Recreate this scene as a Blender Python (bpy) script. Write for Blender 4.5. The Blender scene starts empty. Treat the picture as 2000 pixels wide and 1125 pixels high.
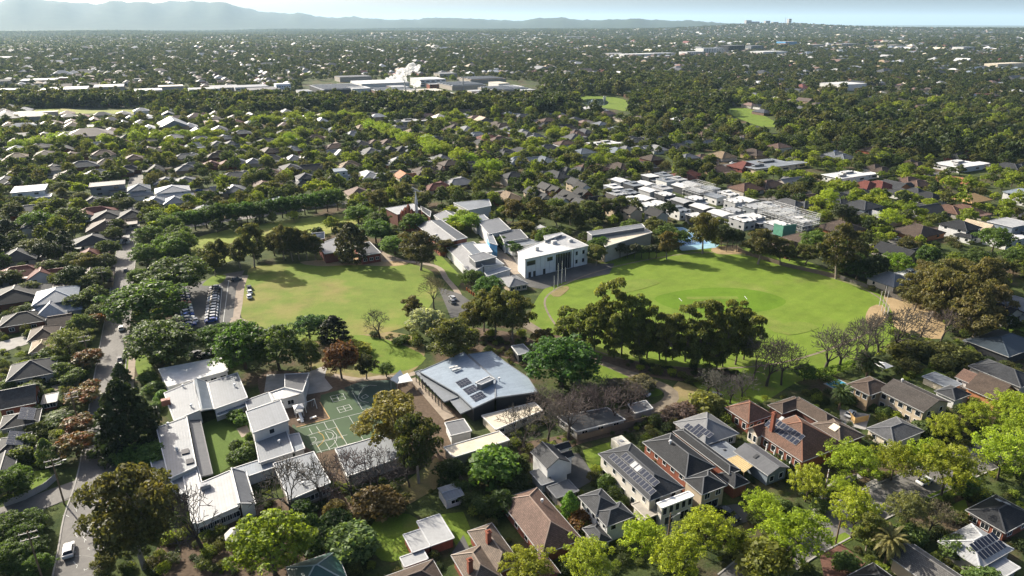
import bpy, math, random
import numpy as np
from mathutils import Vector, Matrix

# ------------------------------------------------------------------ camera, sky, sun, exposure
sc = bpy.context.scene
col = sc.collection
CAM_H = 100.0
PITCH = math.radians(21.22)
F = 1333.0                      # focal length in photo pixels (photo is 2000 wide)
cam = bpy.data.cameras.new('camera')
cam.sensor_width = 36.0
cam.lens = 36.0 * F / 2000.0
cam.clip_start = 1.0
cam.clip_end = 150000.0
cam_ob = bpy.data.objects.new('camera', cam)
cam_ob.location = (0, 0, CAM_H)
cam_ob.rotation_euler = (math.pi / 2 - PITCH, 0, 0)
col.objects.link(cam_ob)
sc.camera = cam_ob

SUN_EL = math.radians(29.0)
SUN_AZ = math.atan2(-0.76, 0.65)          # angle from +Y towards +X (negative: left)
world = bpy.data.worlds.new('World')
sc.world = world
world.use_nodes = True
wn = world.node_tree
bg = wn.nodes['Background']
sky = wn.nodes.new('ShaderNodeTexSky')
sky.sky_type = 'NISHITA'
sky.sun_disc = False
sky.sun_elevation = SUN_EL
sky.sun_rotation = SUN_AZ
sky.altitude = 100.0
sky.air_density = 0.7
sky.dust_density = 5.0
sky.ozone_density = 1.2
wn.links.new(sky.outputs[0], bg.inputs[0])
bg.inputs[1].default_value = 0.092

sun = bpy.data.lights.new('sun', 'SUN')
sun.energy = 5.0
sun.angle = math.radians(0.53)
sun.color = (1.0, 0.92, 0.78)
sun_ob = bpy.data.objects.new('sun', sun)
sd = Vector((math.sin(SUN_AZ) * math.cos(SUN_EL), math.cos(SUN_AZ) * math.cos(SUN_EL), math.sin(SUN_EL)))
sun_ob.rotation_euler = sd.to_track_quat('Z', 'Y').to_euler()
sun_ob.location = (-300, 300, 400)
col.objects.link(sun_ob)

sc.view_settings.view_transform = 'Standard'
sc.view_settings.look = 'None'
sc.view_settings.gamma = 1.0
sc.view_settings.use_curve_mapping = False
sc.view_settings.exposure = 1.15
HAZE = 3.0e-5
cy = sc.cycles
cy.max_bounces = 5
cy.diffuse_bounces = 2
cy.glossy_bounces = 2
cy.transmission_bounces = 3
cy.transparent_max_bounces = 6
cy.volume_bounces = 0
cy.use_denoising = True
cy.denoiser = 'OPENIMAGEDENOISE'
cy.sample_clamp_indirect = 4.0
cy.caustics_reflective = False
cy.caustics_refractive = False

# ------------------------------------------------------------------ survey: a sighted point to a place on the ground
CP, SP = math.cos(PITCH), math.sin(PITCH)
def G(px, py, z=0.0):
    a = (px - 1000.0) / F
    b = (562.5 - py) / F
    t = (z - CAM_H) / (b * CP - SP)
    return (a * t, (CP + b * SP) * t)
def PX(x, y, z=0.0):
    dz = z - CAM_H
    d = y * CP - dz * SP
    if d < 1: return (-9999, -9999)
    return (1000 + F * x / d, 562.5 - F * (y * SP + dz * CP) / d)
GA = math.radians(27.3)                    # street grid angle
U = (math.cos(GA), math.sin(GA))
V = (-math.sin(GA), math.cos(GA))
def uv(x, y): return (x * U[0] + y * U[1], x * V[0] + y * V[1])
def xy(u, v): return (u * U[0] + v * V[0], u * U[1] + v * V[1])
rng = random.Random(11)

def inpoly(x, y, P):
    c = False
    j = len(P) - 1
    for i in range(len(P)):
        if (P[i][1] > y) != (P[j][1] > y) and x < (P[j][0]-P[i][0])*(y-P[i][1])/(P[j][1]-P[i][1])+P[i][0]:
            c = not c
        j = i
    return c

def terrain(x, y):
    r = math.hypot(x, y)
    if r < 1500: return 0.0
    s = min(1.0, (r - 1500) / 4000.0)
    s = s * s * (3 - 2 * s)
    z = 9 * math.sin(x / 900 + 1.3) * math.cos(y / 1300) + 7 * math.sin(x / 430 + y / 700) + 5 * math.sin(y / 520 - x / 1600 + 2)
    z += 14 * math.sin(x / 2300 + 0.5) + 6 * math.sin(y / 950)
    # low rise with the tower blocks
    z += 88 * math.exp(-(((x - 2750) / 900) ** 2 + ((y - 7800) / 900) ** 2))
    z += 30 * math.exp(-(((x - 5200) / 1800) ** 2 + ((y - 7000) / 1500) ** 2))
    return s * z * 0.9

# ------------------------------------------------------------------ mesh helpers
class MB:
    def __init__(s): s.v = []; s.f = []; s.m = []; s.cur = 0
    def add(s, vs, fs):
        o = len(s.v); s.v += [tuple(p) for p in vs]
        for f in fs: s.f.append(tuple(i + o for i in f)); s.m.append(s.cur)
        return s
    def box(s, x0, x1, y0, y1, z0, z1):
        return s.add([(x0,y0,z0),(x1,y0,z0),(x1,y1,z0),(x0,y1,z0),(x0,y0,z1),(x1,y0,z1),(x1,y1,z1),(x0,y1,z1)],
                     [(0,3,2,1),(4,5,6,7),(0,1,5,4),(1,2,6,5),(2,3,7,6),(3,0,4,7)])
    def prism(s, pts, z0, z1):
        n = len(pts)
        z0s = z0 if isinstance(z0, (list, tuple)) else [z0] * n
        z1s = z1 if isinstance(z1, (list, tuple)) else [z1] * n
        if area2(pts) < 0:
            pts = pts[::-1]; z0s = z0s[::-1]; z1s = z1s[::-1]
        vs = [(p[0], p[1], z) for p, z in zip(pts, z0s)] + [(p[0], p[1], z) for p, z in zip(pts, z1s)]
        fs = [tuple(range(n - 1, -1, -1)), tuple(range(n, 2 * n))]
        fs += [(i, (i + 1) % n, n + (i + 1) % n, n + i) for i in range(n)]
        return s.add(vs, fs)
    def sheet(s, pts, z):
        if area2(pts) < 0: pts = pts[::-1]
        return s.add([(p[0], p[1], z) for p in pts], [tuple(range(len(pts)))])
    def tube(s, p, q, r0, r1, n=5, cap=False):
        p = Vector(p); q = Vector(q); d = (q - p)
        if d.length < 1e-6: return s
        d.normalize()
        a = d.orthogonal().normalized(); b = d.cross(a)
        vs = []
        for c, r in ((p, r0), (q, r1)):
            for i in range(n):
                t = 2 * math.pi * i / n
                vs.append(c + a * (r * math.cos(t)) + b * (r * math.sin(t)))
        fs = [(i, (i + 1) % n, n + (i + 1) % n, n + i) for i in range(n)]
        if cap: fs += [tuple(range(n - 1, -1, -1)), tuple(range(n, 2 * n))]
        return s.add(vs, fs)
    def bar(s, p, q, w, h):
        p = Vector(p); q = Vector(q); d = (q - p)
        if d.length < 1e-6: return s
        d.normalize()
        a = d.cross(Vector((0, 0, 1)))
        a = Vector((1, 0, 0)) if a.length < 1e-4 else a.normalized()
        b = a.cross(d)
        vs = [c + a * (i * w / 2) + b * (j * h / 2) for c in (p, q) for i, j in ((-1,-1),(1,-1),(1,1),(-1,1))]
        return s.add(vs, [(0,1,2,3),(7,6,5,4),(0,4,5,1),(1,5,6,2),(2,6,7,3),(3,7,4,0)])
    def mesh(s, name, mats, smooth=False):
        me = bpy.data.meshes.new(name)
        me.from_pydata(s.v, [], s.f)
        mats = mats if isinstance(mats, (list, tuple)) else [mats]
        for m in mats: me.materials.append(m)
        if len(mats) > 1: me.polygons.foreach_set('material_index', s.m)
        # uv in metres: u along the level direction, v up the slope
        l = me.uv_layers.new(name='UVMap')
        co = []
        for p in me.polygons:
            n = p.normal
            t = Vector((-n.y, n.x, 0))
            t = Vector((1, 0, 0)) if t.length < 0.02 else t.normalized()
            b = n.cross(t)
            for vi in p.vertices:
                c = me.vertices[vi].co
                co += (c.dot(t), c.dot(b))
        l.data.foreach_set('uv', co)
        if smooth: me.polygons.foreach_set('use_smooth', [True] * len(me.polygons))
        return me

def area2(P):
    return sum(P[i-1][0]*P[i][1]-P[i][0]*P[i-1][1] for i in range(len(P)))

def ob(name, me, parent=None, loc=(0,0,0), rot=0.0, color=None, kind=None):
    o = bpy.data.objects.new(name, me)
    col.objects.link(o)
    o.location = loc
    if rot: o.rotation_euler = (0, 0, rot)
    if parent: o.parent = parent
    if color: o.color = (color[0], color[1], color[2], 1.0)
    if kind: o['kind'] = kind
    return o
LABELS = {}
def tag(o, label, cat, group=None, where=None):
    """label; things with the same wording are told apart by their order from the left at the end"""
    o['label'] = label; o['category'] = cat
    if group: o['group'] = group
    if where is None:
        where = PX(o.location.x, o.location.y)
    LABELS.setdefault(label, []).append((where[0], where[1], o))
    return o
def thing(name, label, cat, loc=(0,0,0), rot=0.0, group=None):
    o = ob(name, None, None, loc, rot)
    o.empty_display_size = 0.5
    return tag(o, label, cat, group)
def copy_tree(src, parent=None):
    c = src.copy(); col.objects.link(c); c.parent = parent
    for ch in src.children: copy_tree(ch, c)
    return c

# ------------------------------------------------------------------ materials
M = {}
class N:
    def __init__(s, name):
        s.m = bpy.data.materials.new(name); s.m.use_nodes = True
        s.t = s.m.node_tree; s.t.nodes.clear()
        M[name] = s.m
    def n(s, typ, **kw):
        x = s.t.nodes.new('ShaderNode' + typ)
        for k, v in kw.items():
            if k.startswith('i_'):
                key = k[2:]
                key = int(key) if key.isdigit() else key.replace('_', ' ')
                tgt = x.inputs[key]
                if hasattr(v, 'is_output'): s.t.links.new(v, tgt)
                else: tgt.default_value = (tuple(v) + (1.0,) if isinstance(v, tuple) and len(v) == 3 and len(tgt.default_value) == 4 else v)
            else: setattr(x, k, v)
        return x
    def mix(s, fac, a, b, mode='MIX'):
        x = s.t.nodes.new('ShaderNodeMix'); x.data_type = 'RGBA'; x.blend_type = mode
        for i, v in ((0, fac), (6, a), (7, b)):
            if hasattr(v, 'is_output'): s.t.links.new(v, x.inputs[i])
            else: x.inputs[i].default_value = (tuple(v) + (1.0,)) if isinstance(v, tuple) else v
        return x.outputs[2]
    def math(s, op, a, b=0.0, clamp=False):
        x = s.t.nodes.new('ShaderNodeMath'); x.operation = op; x.use_clamp = clamp
        for i, v in ((0, a), (1, b)):
            if hasattr(v, 'is_output'): s.t.links.new(v, x.inputs[i])
            else: x.inputs[i].default_value = v
        return x.outputs[0]
    def noise(s, vec, scale, detail=3.0, rough=0.55):
        x = s.n('TexNoise'); s.t.links.new(vec, x.inputs['Vector'])
        x.inputs['Scale'].default_value = scale; x.inputs['Detail'].default_value = detail; x.inputs['Roughness'].default_value = rough
        return x.outputs['Fac']
    def ramp(s, fac, stops):
        x = s.n('ValToRGB'); s.t.links.new(fac, x.inputs[0])
        e = x.color_ramp.elements
        while len(e) < len(stops): e.new(0.5)
        for i, (p, c) in enumerate(stops):
            e[i].position = p
            e[i].color = (c, c, c, 1) if not isinstance(c, tuple) else tuple(c) + (1.0,)
        return x.outputs[0]
    def pos(s): return s.n('NewGeometry').outputs['Position']
    def obj(s): return s.n('TexCoord').outputs['Object']
    def uv(s): return s.n('TexCoord').outputs['UV']
    def ocol(s): return s.n('ObjectInfo').outputs['Color']
    def bump(s, h, strength=0.3, dist=0.05):
        x = s.n('Bump'); s.t.links.new(h, x.inputs['Height'])
        x.inputs['Strength'].default_value = strength; x.inputs['Distance'].default_value = dist
        return x.outputs[0]
    def out(s, base, rough=0.8, spec=0.3, normal=None, metal=0.0):
        p = s.n('BsdfPrincipled')
        for k, v in (('Base Color', base), ('Roughness', rough), ('Specular IOR Level', spec), ('Metallic', metal), ('Normal', normal)):
            if v is None: continue
            if hasattr(v, 'is_output'): s.t.links.new(v, p.inputs[k])
            else: p.inputs[k].default_value = (tuple(v) + (1.0,)) if isinstance(v, tuple) else v
        o = s.n('OutputMaterial'); s.t.links.new(p.outputs[0], o.inputs[0])
        return s.m

def m_flat(name, c, rough=0.8, spec=0.3, var=0.25, scale=0.6):
    a = N(name); f = a.noise(a.pos(), scale, 4)
    v = a.ramp(f, [(0.3, 1 - var), (0.7, 1.0 + 0 * var)])
    return a.out(a.mix(1.0, c, v, 'MULTIPLY'), rough, spec)
def m_ocol(name, rough=0.8, spec=0.3, var=0.25, scale=0.4):
    a = N(name); f = a.noise(a.pos(), scale, 5, 0.65)
    v = a.ramp(f, [(0.3, 1 - var), (0.72, 1.0)])
    return a.out(a.mix(1.0, a.ocol(), v, 'MULTIPLY'), rough, spec)

m_ocol('painted', 0.6, 0.35, 0.14, 0.5)
m_ocol('render_wall', 0.85, 0.2, 0.18, 0.35)
m_ocol('car_paint', 0.22, 0.5, 0.05, 0.5)
m_flat('rubber', (0.015, 0.015, 0.016), 0.8)
m_flat('white_paint', (0.72, 0.72, 0.70), 0.6, 0.3, 0.15, 0.8)
m_flat('marking', (0.62, 0.63, 0.60), 0.8, 0.2, 0.35, 1.5)
m_flat('marking_yellow', (0.55, 0.33, 0.05), 0.8, 0.2, 0.3, 1.5)
m_flat('timber', (0.20, 0.14, 0.09), 0.85, 0.2, 0.35, 2.0)
m_flat('raw_timber', (0.52, 0.34, 0.16), 0.85, 0.2, 0.3, 1.0)
m_flat('steel', (0.30, 0.31, 0.32), 0.45, 0.5, 0.2, 1.0)
m_flat('wire', (0.10, 0.10, 0.10), 0.7, 0.2, 0.1, 1.0)
m_flat('dark_metal', (0.03, 0.032, 0.035), 0.5, 0.4, 0.2, 1.0)
m_flat('concrete', (0.36, 0.345, 0.32), 0.9, 0.15, 0.3, 0.35)
m_flat('bark_chips', (0.13, 0.095, 0.068), 0.95, 0.1, 0.4, 1.2)
m_flat('netting', (0.10, 0.28, 0.20), 0.7, 0.2, 0.3, 0.5)
a = N('glass'); a.out((0.015, 0.02, 0.025), 0.08, 0.6)
a = N('car_glass'); a.out((0.012, 0.014, 0.017), 0.06, 0.6)
a = N('solar_cell')
w = a.n('TexBrick'); a.t.links.new(a.uv(), w.inputs['Vector'])
w.offset = 0.0; w.inputs['Scale'].default_value = 1.0
w.inputs['Brick Width'].default_value = 0.33; w.inputs['Row Height'].default_value = 0.33; w.inputs['Mortar Size'].default_value = 0.012
w.inputs['Color1'].default_value = (0.010, 0.014, 0.03, 1); w.inputs['Color2'].default_value = (0.013, 0.017, 0.034, 1); w.inputs['Mortar'].default_value = (0.05, 0.06, 0.08, 1)
a.out(w.outputs[0], 0.3, 0.22)
a = N('water'); a.out((0.02, 0.035, 0.035), 0.05, 0.5, a.bump(a.noise(a.pos(), 0.8, 2), 0.2, 0.05))
a = N('pool_water'); a.out((0.05, 0.25, 0.38), 0.05, 0.5, a.bump(a.noise(a.pos(), 1.5, 2), 0.2, 0.05))

# roof tiles: courses across the slope, per-tile tint, lichen
a = N('tile')
u_ = a.uv()
b = a.n('TexBrick'); a.t.links.new(u_, b.inputs['Vector'])
b.inputs['Scale'].default_value = 1.0; b.inputs['Brick Width'].default_value = 0.30; b.inputs['Row Height'].default_value = 0.34
b.inputs['Mortar Size'].default_value = 0.035; b.inputs['Bias'].default_value = 0.0
b.inputs['Color1'].default_value = (0.72, 0.72, 0.72, 1); b.inputs['Color2'].default_value = (1.12, 1.12, 1.12, 1); b.inputs['Mortar'].default_value = (0.45, 0.45, 0.45, 1)
f = a.ramp(a.noise(a.pos(), 0.35, 5, 0.7), [(0.3, 0.70), (0.7, 1.1)])
c1 = a.mix(1.0, a.ocol(), b.outputs[0], 'MULTIPLY'); c2 = a.mix(1.0, c1, f, 'MULTIPLY')
lich = a.ramp(a.noise(a.pos(), 1.7, 5, 0.7), [(0.60, 0.0), (0.78, 0.2)])
c3 = a.mix(lich, c2, (0.13, 0.12, 0.10))
a.out(c3, 0.72, 0.18, a.bump(b.outputs['Fac'], -0.5, 0.04))
# corrugated / ribbed sheet metal: ribs run down the slope
a = N('metal_roof')
u_ = a.uv()
sx = a.n('SeparateXYZ'); a.t.links.new(u_, sx.inputs[0])
r = a.math('PINGPONG', sx.outputs[0], 0.32)
rr = a.math('LESS_THAN', r, 0.045)
sheet = a.n('TexWhiteNoise', noise_dimensions='1D'); a.t.links.new(a.math('FLOOR', a.math('DIVIDE', sx.outputs[0], 0.76)), sheet.inputs['W'])
sv = a.math('ADD', a.math('MULTIPLY', sheet.outputs[0], 0.10), 0.92)
f = a.ramp(a.noise(a.pos(), 0.22, 5, 0.7), [(0.3, 0.80), (0.68, 1.0)])
st = a.ramp(a.noise(a.pos(), 1.3, 6, 0.75), [(0.35, 0.86), (0.6, 1.0)])
c1 = a.mix(1.0, a.ocol(), f, 'MULTIPLY'); c1 = a.mix(1.0, c1, st, 'MULTIPLY'); c1 = a.mix(1.0, c1, sv, 'MULTIPLY')
c2 = a.mix(a.math('MULTIPLY', rr, 0.30), c1, (0.06, 0.065, 0.07))
a.out(c2, 0.45, 0.4, a.bump(rr, 0.35, 0.03))
# flat membrane / concrete roof with stains
a = N('membrane')
f = a.ramp(a.noise(a.pos(), 0.16, 6, 0.72), [(0.3, 0.72), (0.66, 1.0)])
g = a.ramp(a.noise(a.pos(), 0.9, 5, 0.7), [(0.35, 0.85), (0.6, 1.0)])
a.out(a.mix(1.0, a.mix(1.0, a.ocol(), f, 'MULTIPLY'), g, 'MULTIPLY'), 0.55, 0.45)
# brick
a = N('brick_wall')
b = a.n('TexBrick'); a.t.links.new(a.uv(), b.inputs['Vector'])
b.inputs['Scale'].default_value = 1.0; b.inputs['Brick Width'].default_value = 0.24; b.inputs['Row Height'].default_value = 0.086; b.inputs['Mortar Size'].default_value = 0.01
b.inputs['Color1'].default_value = (0.75, 0.75, 0.75, 1); b.inputs['Color2'].default_value = (1.15, 1.1, 1.1, 1); b.inputs['Mortar'].default_value = (1.3, 1.5, 1.6, 1)
f = a.ramp(a.noise(a.pos(), 0.5, 4), [(0.3, 0.78), (0.7, 1.05)])
a.out(a.mix(1.0, a.mix(1.0, a.ocol(), b.outputs[0], 'MULTIPLY'), f, 'MULTIPLY'), 0.9, 0.2)

# ground: gardens, dry grass, bark and bare earth in patches
a = N('garden_ground')
p = a.pos()
n1 = a.noise(p, 0.035, 5, 0.65); n2 = a.noise(p, 0.16, 5, 0.65); n3 = a.noise(p, 0.011, 3, 0.5); n4 = a.noise(p, 1.6, 4, 0.7)
g = a.mix(a.ramp(n2, [(0.35, 0.0), (0.65, 1.0)]), (0.032, 0.052, 0.016), (0.085, 0.105, 0.032))
g = a.mix(a.ramp(n1, [(0.52, 0.0), (0.62, 1.0)]), g, (0.105, 0.078, 0.05))
g = a.mix(a.ramp(n3, [(0.5, 0.0), (0.7, 0.7)]), g, (0.05, 0.055, 0.04))
g = a.mix(1.0, g, a.ramp(n4, [(0.25, 0.55), (0.7, 1.1)]), 'MULTIPLY')
a.out(g, 0.95, 0.1, a.bump(n4, 0.6, 0.25))

def m_grass(name, c1, c2, c3, s1=0.03, dry=0.55, stripe=0.0):
    a = N(name); p = a.pos()
    n1 = a.noise(p, s1, 5, 0.6); n2 = a.noise(p, 0.25, 5, 0.7); n3 = a.noise(p, 3.0, 3, 0.7)
    g = a.mix(a.ramp(n2, [(0.3, 0.0), (0.7, 1.0)]), c1, c2)
    g = a.mix(a.ramp(n1, [(dry, 0.0), (dry + 0.16, 1.0)]), g, c3)
    g = a.mix(1.0, g, a.ramp(n3, [(0.25, 0.72), (0.7, 1.06)]), 'MULTIPLY')
    n5 = a.noise(p, 0.085, 6, 0.7); g = a.mix(1.0, g, a.ramp(n5, [(0.32, 0.80), (0.5, 1.0), (0.68, 1.13)]), 'MULTIPLY')
    n6 = a.noise(p, 0.6, 4, 0.75); g = a.mix(a.ramp(n6, [(0.62, 0.0), (0.78, 0.5)]), g, c3)
    if stripe:
        w = a.n('TexWave'); w.inputs['Scale'].default_value = 0.055; w.inputs['Distortion'].default_value = 0.6
        mp = a.n('Mapping'); a.t.links.new(p, mp.inputs[0]); mp.inputs['Rotation'].default_value = (0, 0, GA + 0.35)
        a.t.links.new(mp.outputs[0], w.inputs['Vector'])
        g = a.mix(1.0, g, a.ramp(w.outputs['Fac'], [(0.3, 1 - stripe), (0.7, 1.0)]), 'MULTIPLY')
    return a.out(g, 0.9, 0.12, a.bump(n3, 0.5, 0.08))
m_grass('oval_grass', (0.122, 0.190, 0.021), (0.150, 0.212, 0.029), (0.180, 0.205, 0.05), 0.028, 0.56, 0.045)
m_grass('square_grass', (0.088, 0.162, 0.010), (0.108, 0.185, 0.014), (0.11, 0.18, 0.02), 0.05, 0.7)
m_grass('field_grass', (0.120, 0.178, 0.026), (0.155, 0.195, 0.036), (0.235, 0.198, 0.07), 0.026, 0.50)
m_grass('park_grass', (0.17, 0.215, 0.035), (0.23, 0.25, 0.06), (0.30, 0.26, 0.10), 0.03, 0.5)
m_grass('lawn_grass', (0.10, 0.165, 0.018), (0.15, 0.20, 0.03), (0.17, 0.17, 0.05), 0.07, 0.58)
m_grass('dry_ground', (0.30, 0.22, 0.12), (0.36, 0.27, 0.155), (0.24, 0.20, 0.08), 0.05, 0.58)
m_grass('dry_verge', (0.20, 0.17, 0.075), (0.26, 0.20, 0.10), (0.13, 0.15, 0.04), 0.06, 0.5)
m_grass('turf_green', (0.085, 0.135, 0.025), (0.095, 0.145, 0.03), (0.08, 0.13, 0.025), 0.1, 0.7)
a = N('asphalt'); p = a.pos()
n1 = a.noise(p, 0.09, 5, 0.7); n2 = a.noise(p, 1.2, 5, 0.7)
vo = a.n('TexVoronoi', feature='DISTANCE_TO_EDGE'); a.t.links.new(a.n('Vector' + 'Math', operation='ADD', i_0=p, i_1=a.n('TexNoise', i_Scale=0.5).outputs['Color']).outputs[0], vo.inputs['Vector']); vo.inputs['Scale'].default_value = 0.11
cr = a.ramp(vo.outputs['Distance'], [(0.0, 0.35), (0.004, 0.0)])
g = a.mix(a.ramp(n1, [(0.35, 0.0), (0.65, 1.0)]), (0.115, 0.11, 0.105), (0.165, 0.155, 0.145))
g = a.mix(1.0, g, a.ramp(n2, [(0.3, 0.8), (0.7, 1.05)]), 'MULTIPLY')
a.out(a.mix(cr, g, (0.30, 0.29, 0.27)), 0.8, 0.3)
a = N('dark_asphalt'); p = a.pos()
g = a.mix(a.ramp(a.noise(p, 0.12, 5, 0.7), [(0.35, 0.0), (0.65, 1.0)]), (0.06, 0.06, 0.06), (0.10, 0.097, 0.092))
a.out(g, 0.85, 0.3)
m_flat('gravel', (0.22, 0.185, 0.14), 0.95, 0.1, 0.35, 0.5)
m_flat('path', (0.32, 0.265, 0.21), 0.9, 0.15, 0.25, 0.5)
m_flat('court_green', (0.036, 0.074, 0.026), 0.75, 0.3, 0.3, 0.25)
m_flat('court_shaded', (0.018, 0.05, 0.036), 0.75, 0.3, 0.3, 0.25)  # court green with shade put into the colour
m_flat('court_blue', (0.13, 0.25, 0.42), 0.6, 0.4, 0.2, 0.3)
m_flat('court_sky', (0.26, 0.44, 0.53), 0.6, 0.4, 0.2, 0.3)
m_flat('clay', (0.48, 0.20, 0.11), 0.9, 0.1, 0.25, 0.3)
m_flat('brick_paving', (0.16, 0.085, 0.065), 0.9, 0.15, 0.4, 1.2)

# foliage: tinted by object colour, each leaf cluster a little different, light passes through
def m_leaf(name, trans=0.35, rust=None, rust_amt=0.0, rnd=False, spec=0.25, stops=None, rough=0.55):
    a = N(name)
    isl = a.n('NewGeometry').outputs['Random Per Island']
    if rnd:
        rv = a.n('ObjectInfo').outputs['Random']
        base = a.ramp(rv, stops)
        base_node = base.node; base_node.color_ramp.interpolation = 'LINEAR'
    else:
        base = a.ocol()
    v = a.ramp(isl, [(0.0, 0.75), (0.6, 1.15), (1.0, 1.75)])
    c = a.mix(1.0, base, v, 'MULTIPLY')
    nz = a.noise(a.n('TexCoord').outputs['Object'], 0.33, 3, 0.6)
    c = a.mix(1.0, c, a.ramp(nz, [(0.3, (0.74, 0.80, 0.85)), (0.7, (1.25, 1.18, 1.0))]), 'MULTIPLY')
    if rust:
        tc = a.n('TexCoord').outputs['Object']
        n1 = a.noise(tc, 0.42, 3)
        sp = a.n('SeparateXYZ'); a.t.links.new(tc, sp.inputs[0])
        zz = a.math('MULTIPLY', sp.outputs[2], 0.016)
        f = a.ramp(a.math('ADD', n1, zz), [(0.58, 0.0), (0.80, rust_amt)])
        c = a.mix(f, c, rust)
    d = a.n('BsdfPrincipled'); a.t.links.new(c, d.inputs['Base Color'])
    d.inputs['Roughness'].default_value = rough; d.inputs['Specular IOR Level'].default_value = spec
    t = a.n('BsdfTranslucent')
    a.t.links.new(a.mix(1.0, c, (1.25, 1.2, 0.55), 'MULTIPLY'), t.inputs[0])
    mx = a.n('MixShader'); mx.inputs[0].default_value = trans
    a.t.links.new(d.outputs[0], mx.inputs[1]); a.t.links.new(t.outputs[0], mx.inputs[2])
    o = a.n('OutputMaterial'); a.t.links.new(mx.outputs[0], o.inputs[0])
    return a.m
m_leaf('leaf_green', 0.52)
m_leaf('leaf_lime', 0.5)
m_leaf('leaf_gum', 0.45, (0.17, 0.115, 0.04), 0.35)
m_leaf('leaf_needle', 0.3)
m_leaf('leaf_flower', 0.3, (0.30, 0.095, 0.03), 1.0)
m_leaf('leaf_mid', 0.45, None, 0, True, 0.25, [(0.0, (0.030, 0.050, 0.018)), (0.28, (0.052, 0.075, 0.024)), (0.52, (0.078, 0.098, 0.030)), (0.70, (0.090, 0.088, 0.036)), (0.86, (0.115, 0.145, 0.032)), (1.0, (0.18, 0.235, 0.035))])
m_leaf('leaf_far', 0.42, None, 0, True, 0.2, [(0.0, (0.028, 0.046, 0.018)), (0.35, (0.048, 0.066, 0.024)), (0.65, (0.064, 0.078, 0.028)), (0.9, (0.078, 0.080, 0.034)), (1.0, (0.105, 0.13, 0.034))])
m_ocol('bark', 0.9, 0.15, 0.35, 1.5)

# ================================================================== THE SETTING
def structure(name, me): return ob(name, me, kind='structure')
# ground to the horizon
radii = [0] + [40 * 1.16 ** i for i in range(46)]
radii = [r for r in radii if r < 33000] + [33000]
NS = 144
gv = [(0, 0, 0)]; gf = []
for r in radii[1:]:
    for k in range(NS):
        t = 2 * math.pi * k / NS
        x, y = r * math.sin(t), r * math.cos(t)
        gv.append((x, y, terrain(x, y)))
for k in range(NS): gf.append((0, 1 + (k + 1) % NS, 1 + k))
for i in range(len(radii) - 2):
    a0 = 1 + i * NS; b0 = a0 + NS
    for k in range(NS):
        k2 = (k + 1) % NS
        gf.append((a0 + k, a0 + k2, b0 + k2, b0 + k))
mb = MB(); mb.v = gv; mb.f = gf
structure('ground', mb.mesh('ground', M['garden_ground'], True))

# hills on the horizon: real ridges 11 to 17 km out
m_flat('hill_forest', (0.028, 0.045, 0.02), 0.95, 0.1, 0.45, 0.004)
prof = [(-400,6),(-200,-4),(-60,2),(0,3),(60,11),(120,15),(170,8),(215,9),(250,12),(300,15),(330,11),(400,12),(460,8),(500,10),(540,17),(575,25),(640,28),(690,35),(730,33),(780,38),(830,38),(880,34),(920,36),(960,38),(1010,40),(1045,36),(1085,34),(1120,39),(1170,38),(1210,36),(1260,40),(1300,39),(1340,43),(1400,46),(1500,50)]
def pf(x):
    for (x0, y0), (x1, y1) in zip(prof, prof[1:]):
        if x0 <= x <= x1: return y0 + (y1 - y0) * (x - x0) / (x1 - x0)
    return 50
hv = []; hf = []
cols_, rows_ = 260, 26
hr = random.Random(5)
ph = [hr.uniform(0, 6.3) for _ in range(12)]
for i in range(cols_ + 1):
    px = -400 + 1900 * i / cols_
    a = (px - 1000) / F
    az = math.atan2(a, CP)
    top_y = pf(px) + 0.8 * math.sin(px / 7.0 + 1) * 0.6 + 0.5 * math.sin(px / 3.1)
    dist = 19000 if px < 700 else 19000 - min(1.0, (px - 700) / 500) * 4000
    crest = CAM_H + (45 - top_y) / F * dist * 0.94
    for j in range(rows_ + 1):
        t = j / rows_
        r = dist * (0.72 + 0.56 * t)
        env = math.sin(math.pi * min(1, max(0, t))) ** 1.4
        env = env if t > 0.5 else env * (0.80 + 0.2 * (t / 0.5))
        spur = 1 + 0.22 * math.sin(az * 60 + ph[0] + 3 * t) * (1 - abs(2 * t - 1)) * math.sin(math.pi * t * 2) + 0.10 * math.sin(az * 140 + ph[1] - 5 * t) * math.sin(math.pi * t * 2)
        z = max(0, crest) * env * (spur if abs(t - .5) > .01 else 1) - 14
        hv.append((r * math.sin(az), r * math.cos(az), z + (6 * math.sin(az * 400 + t * 31) * env)))
for i in range(cols_):
    for j in range(rows_):
        q = i * (rows_ + 1) + j
        hf.append((q, q + rows_ + 1, q + rows_ + 2, q + 1))
mb = MB(); mb.v = hv; mb.f = hf
hme = mb.mesh('hills', M['hill_forest'], True)
structure('hills', hme)

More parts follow.
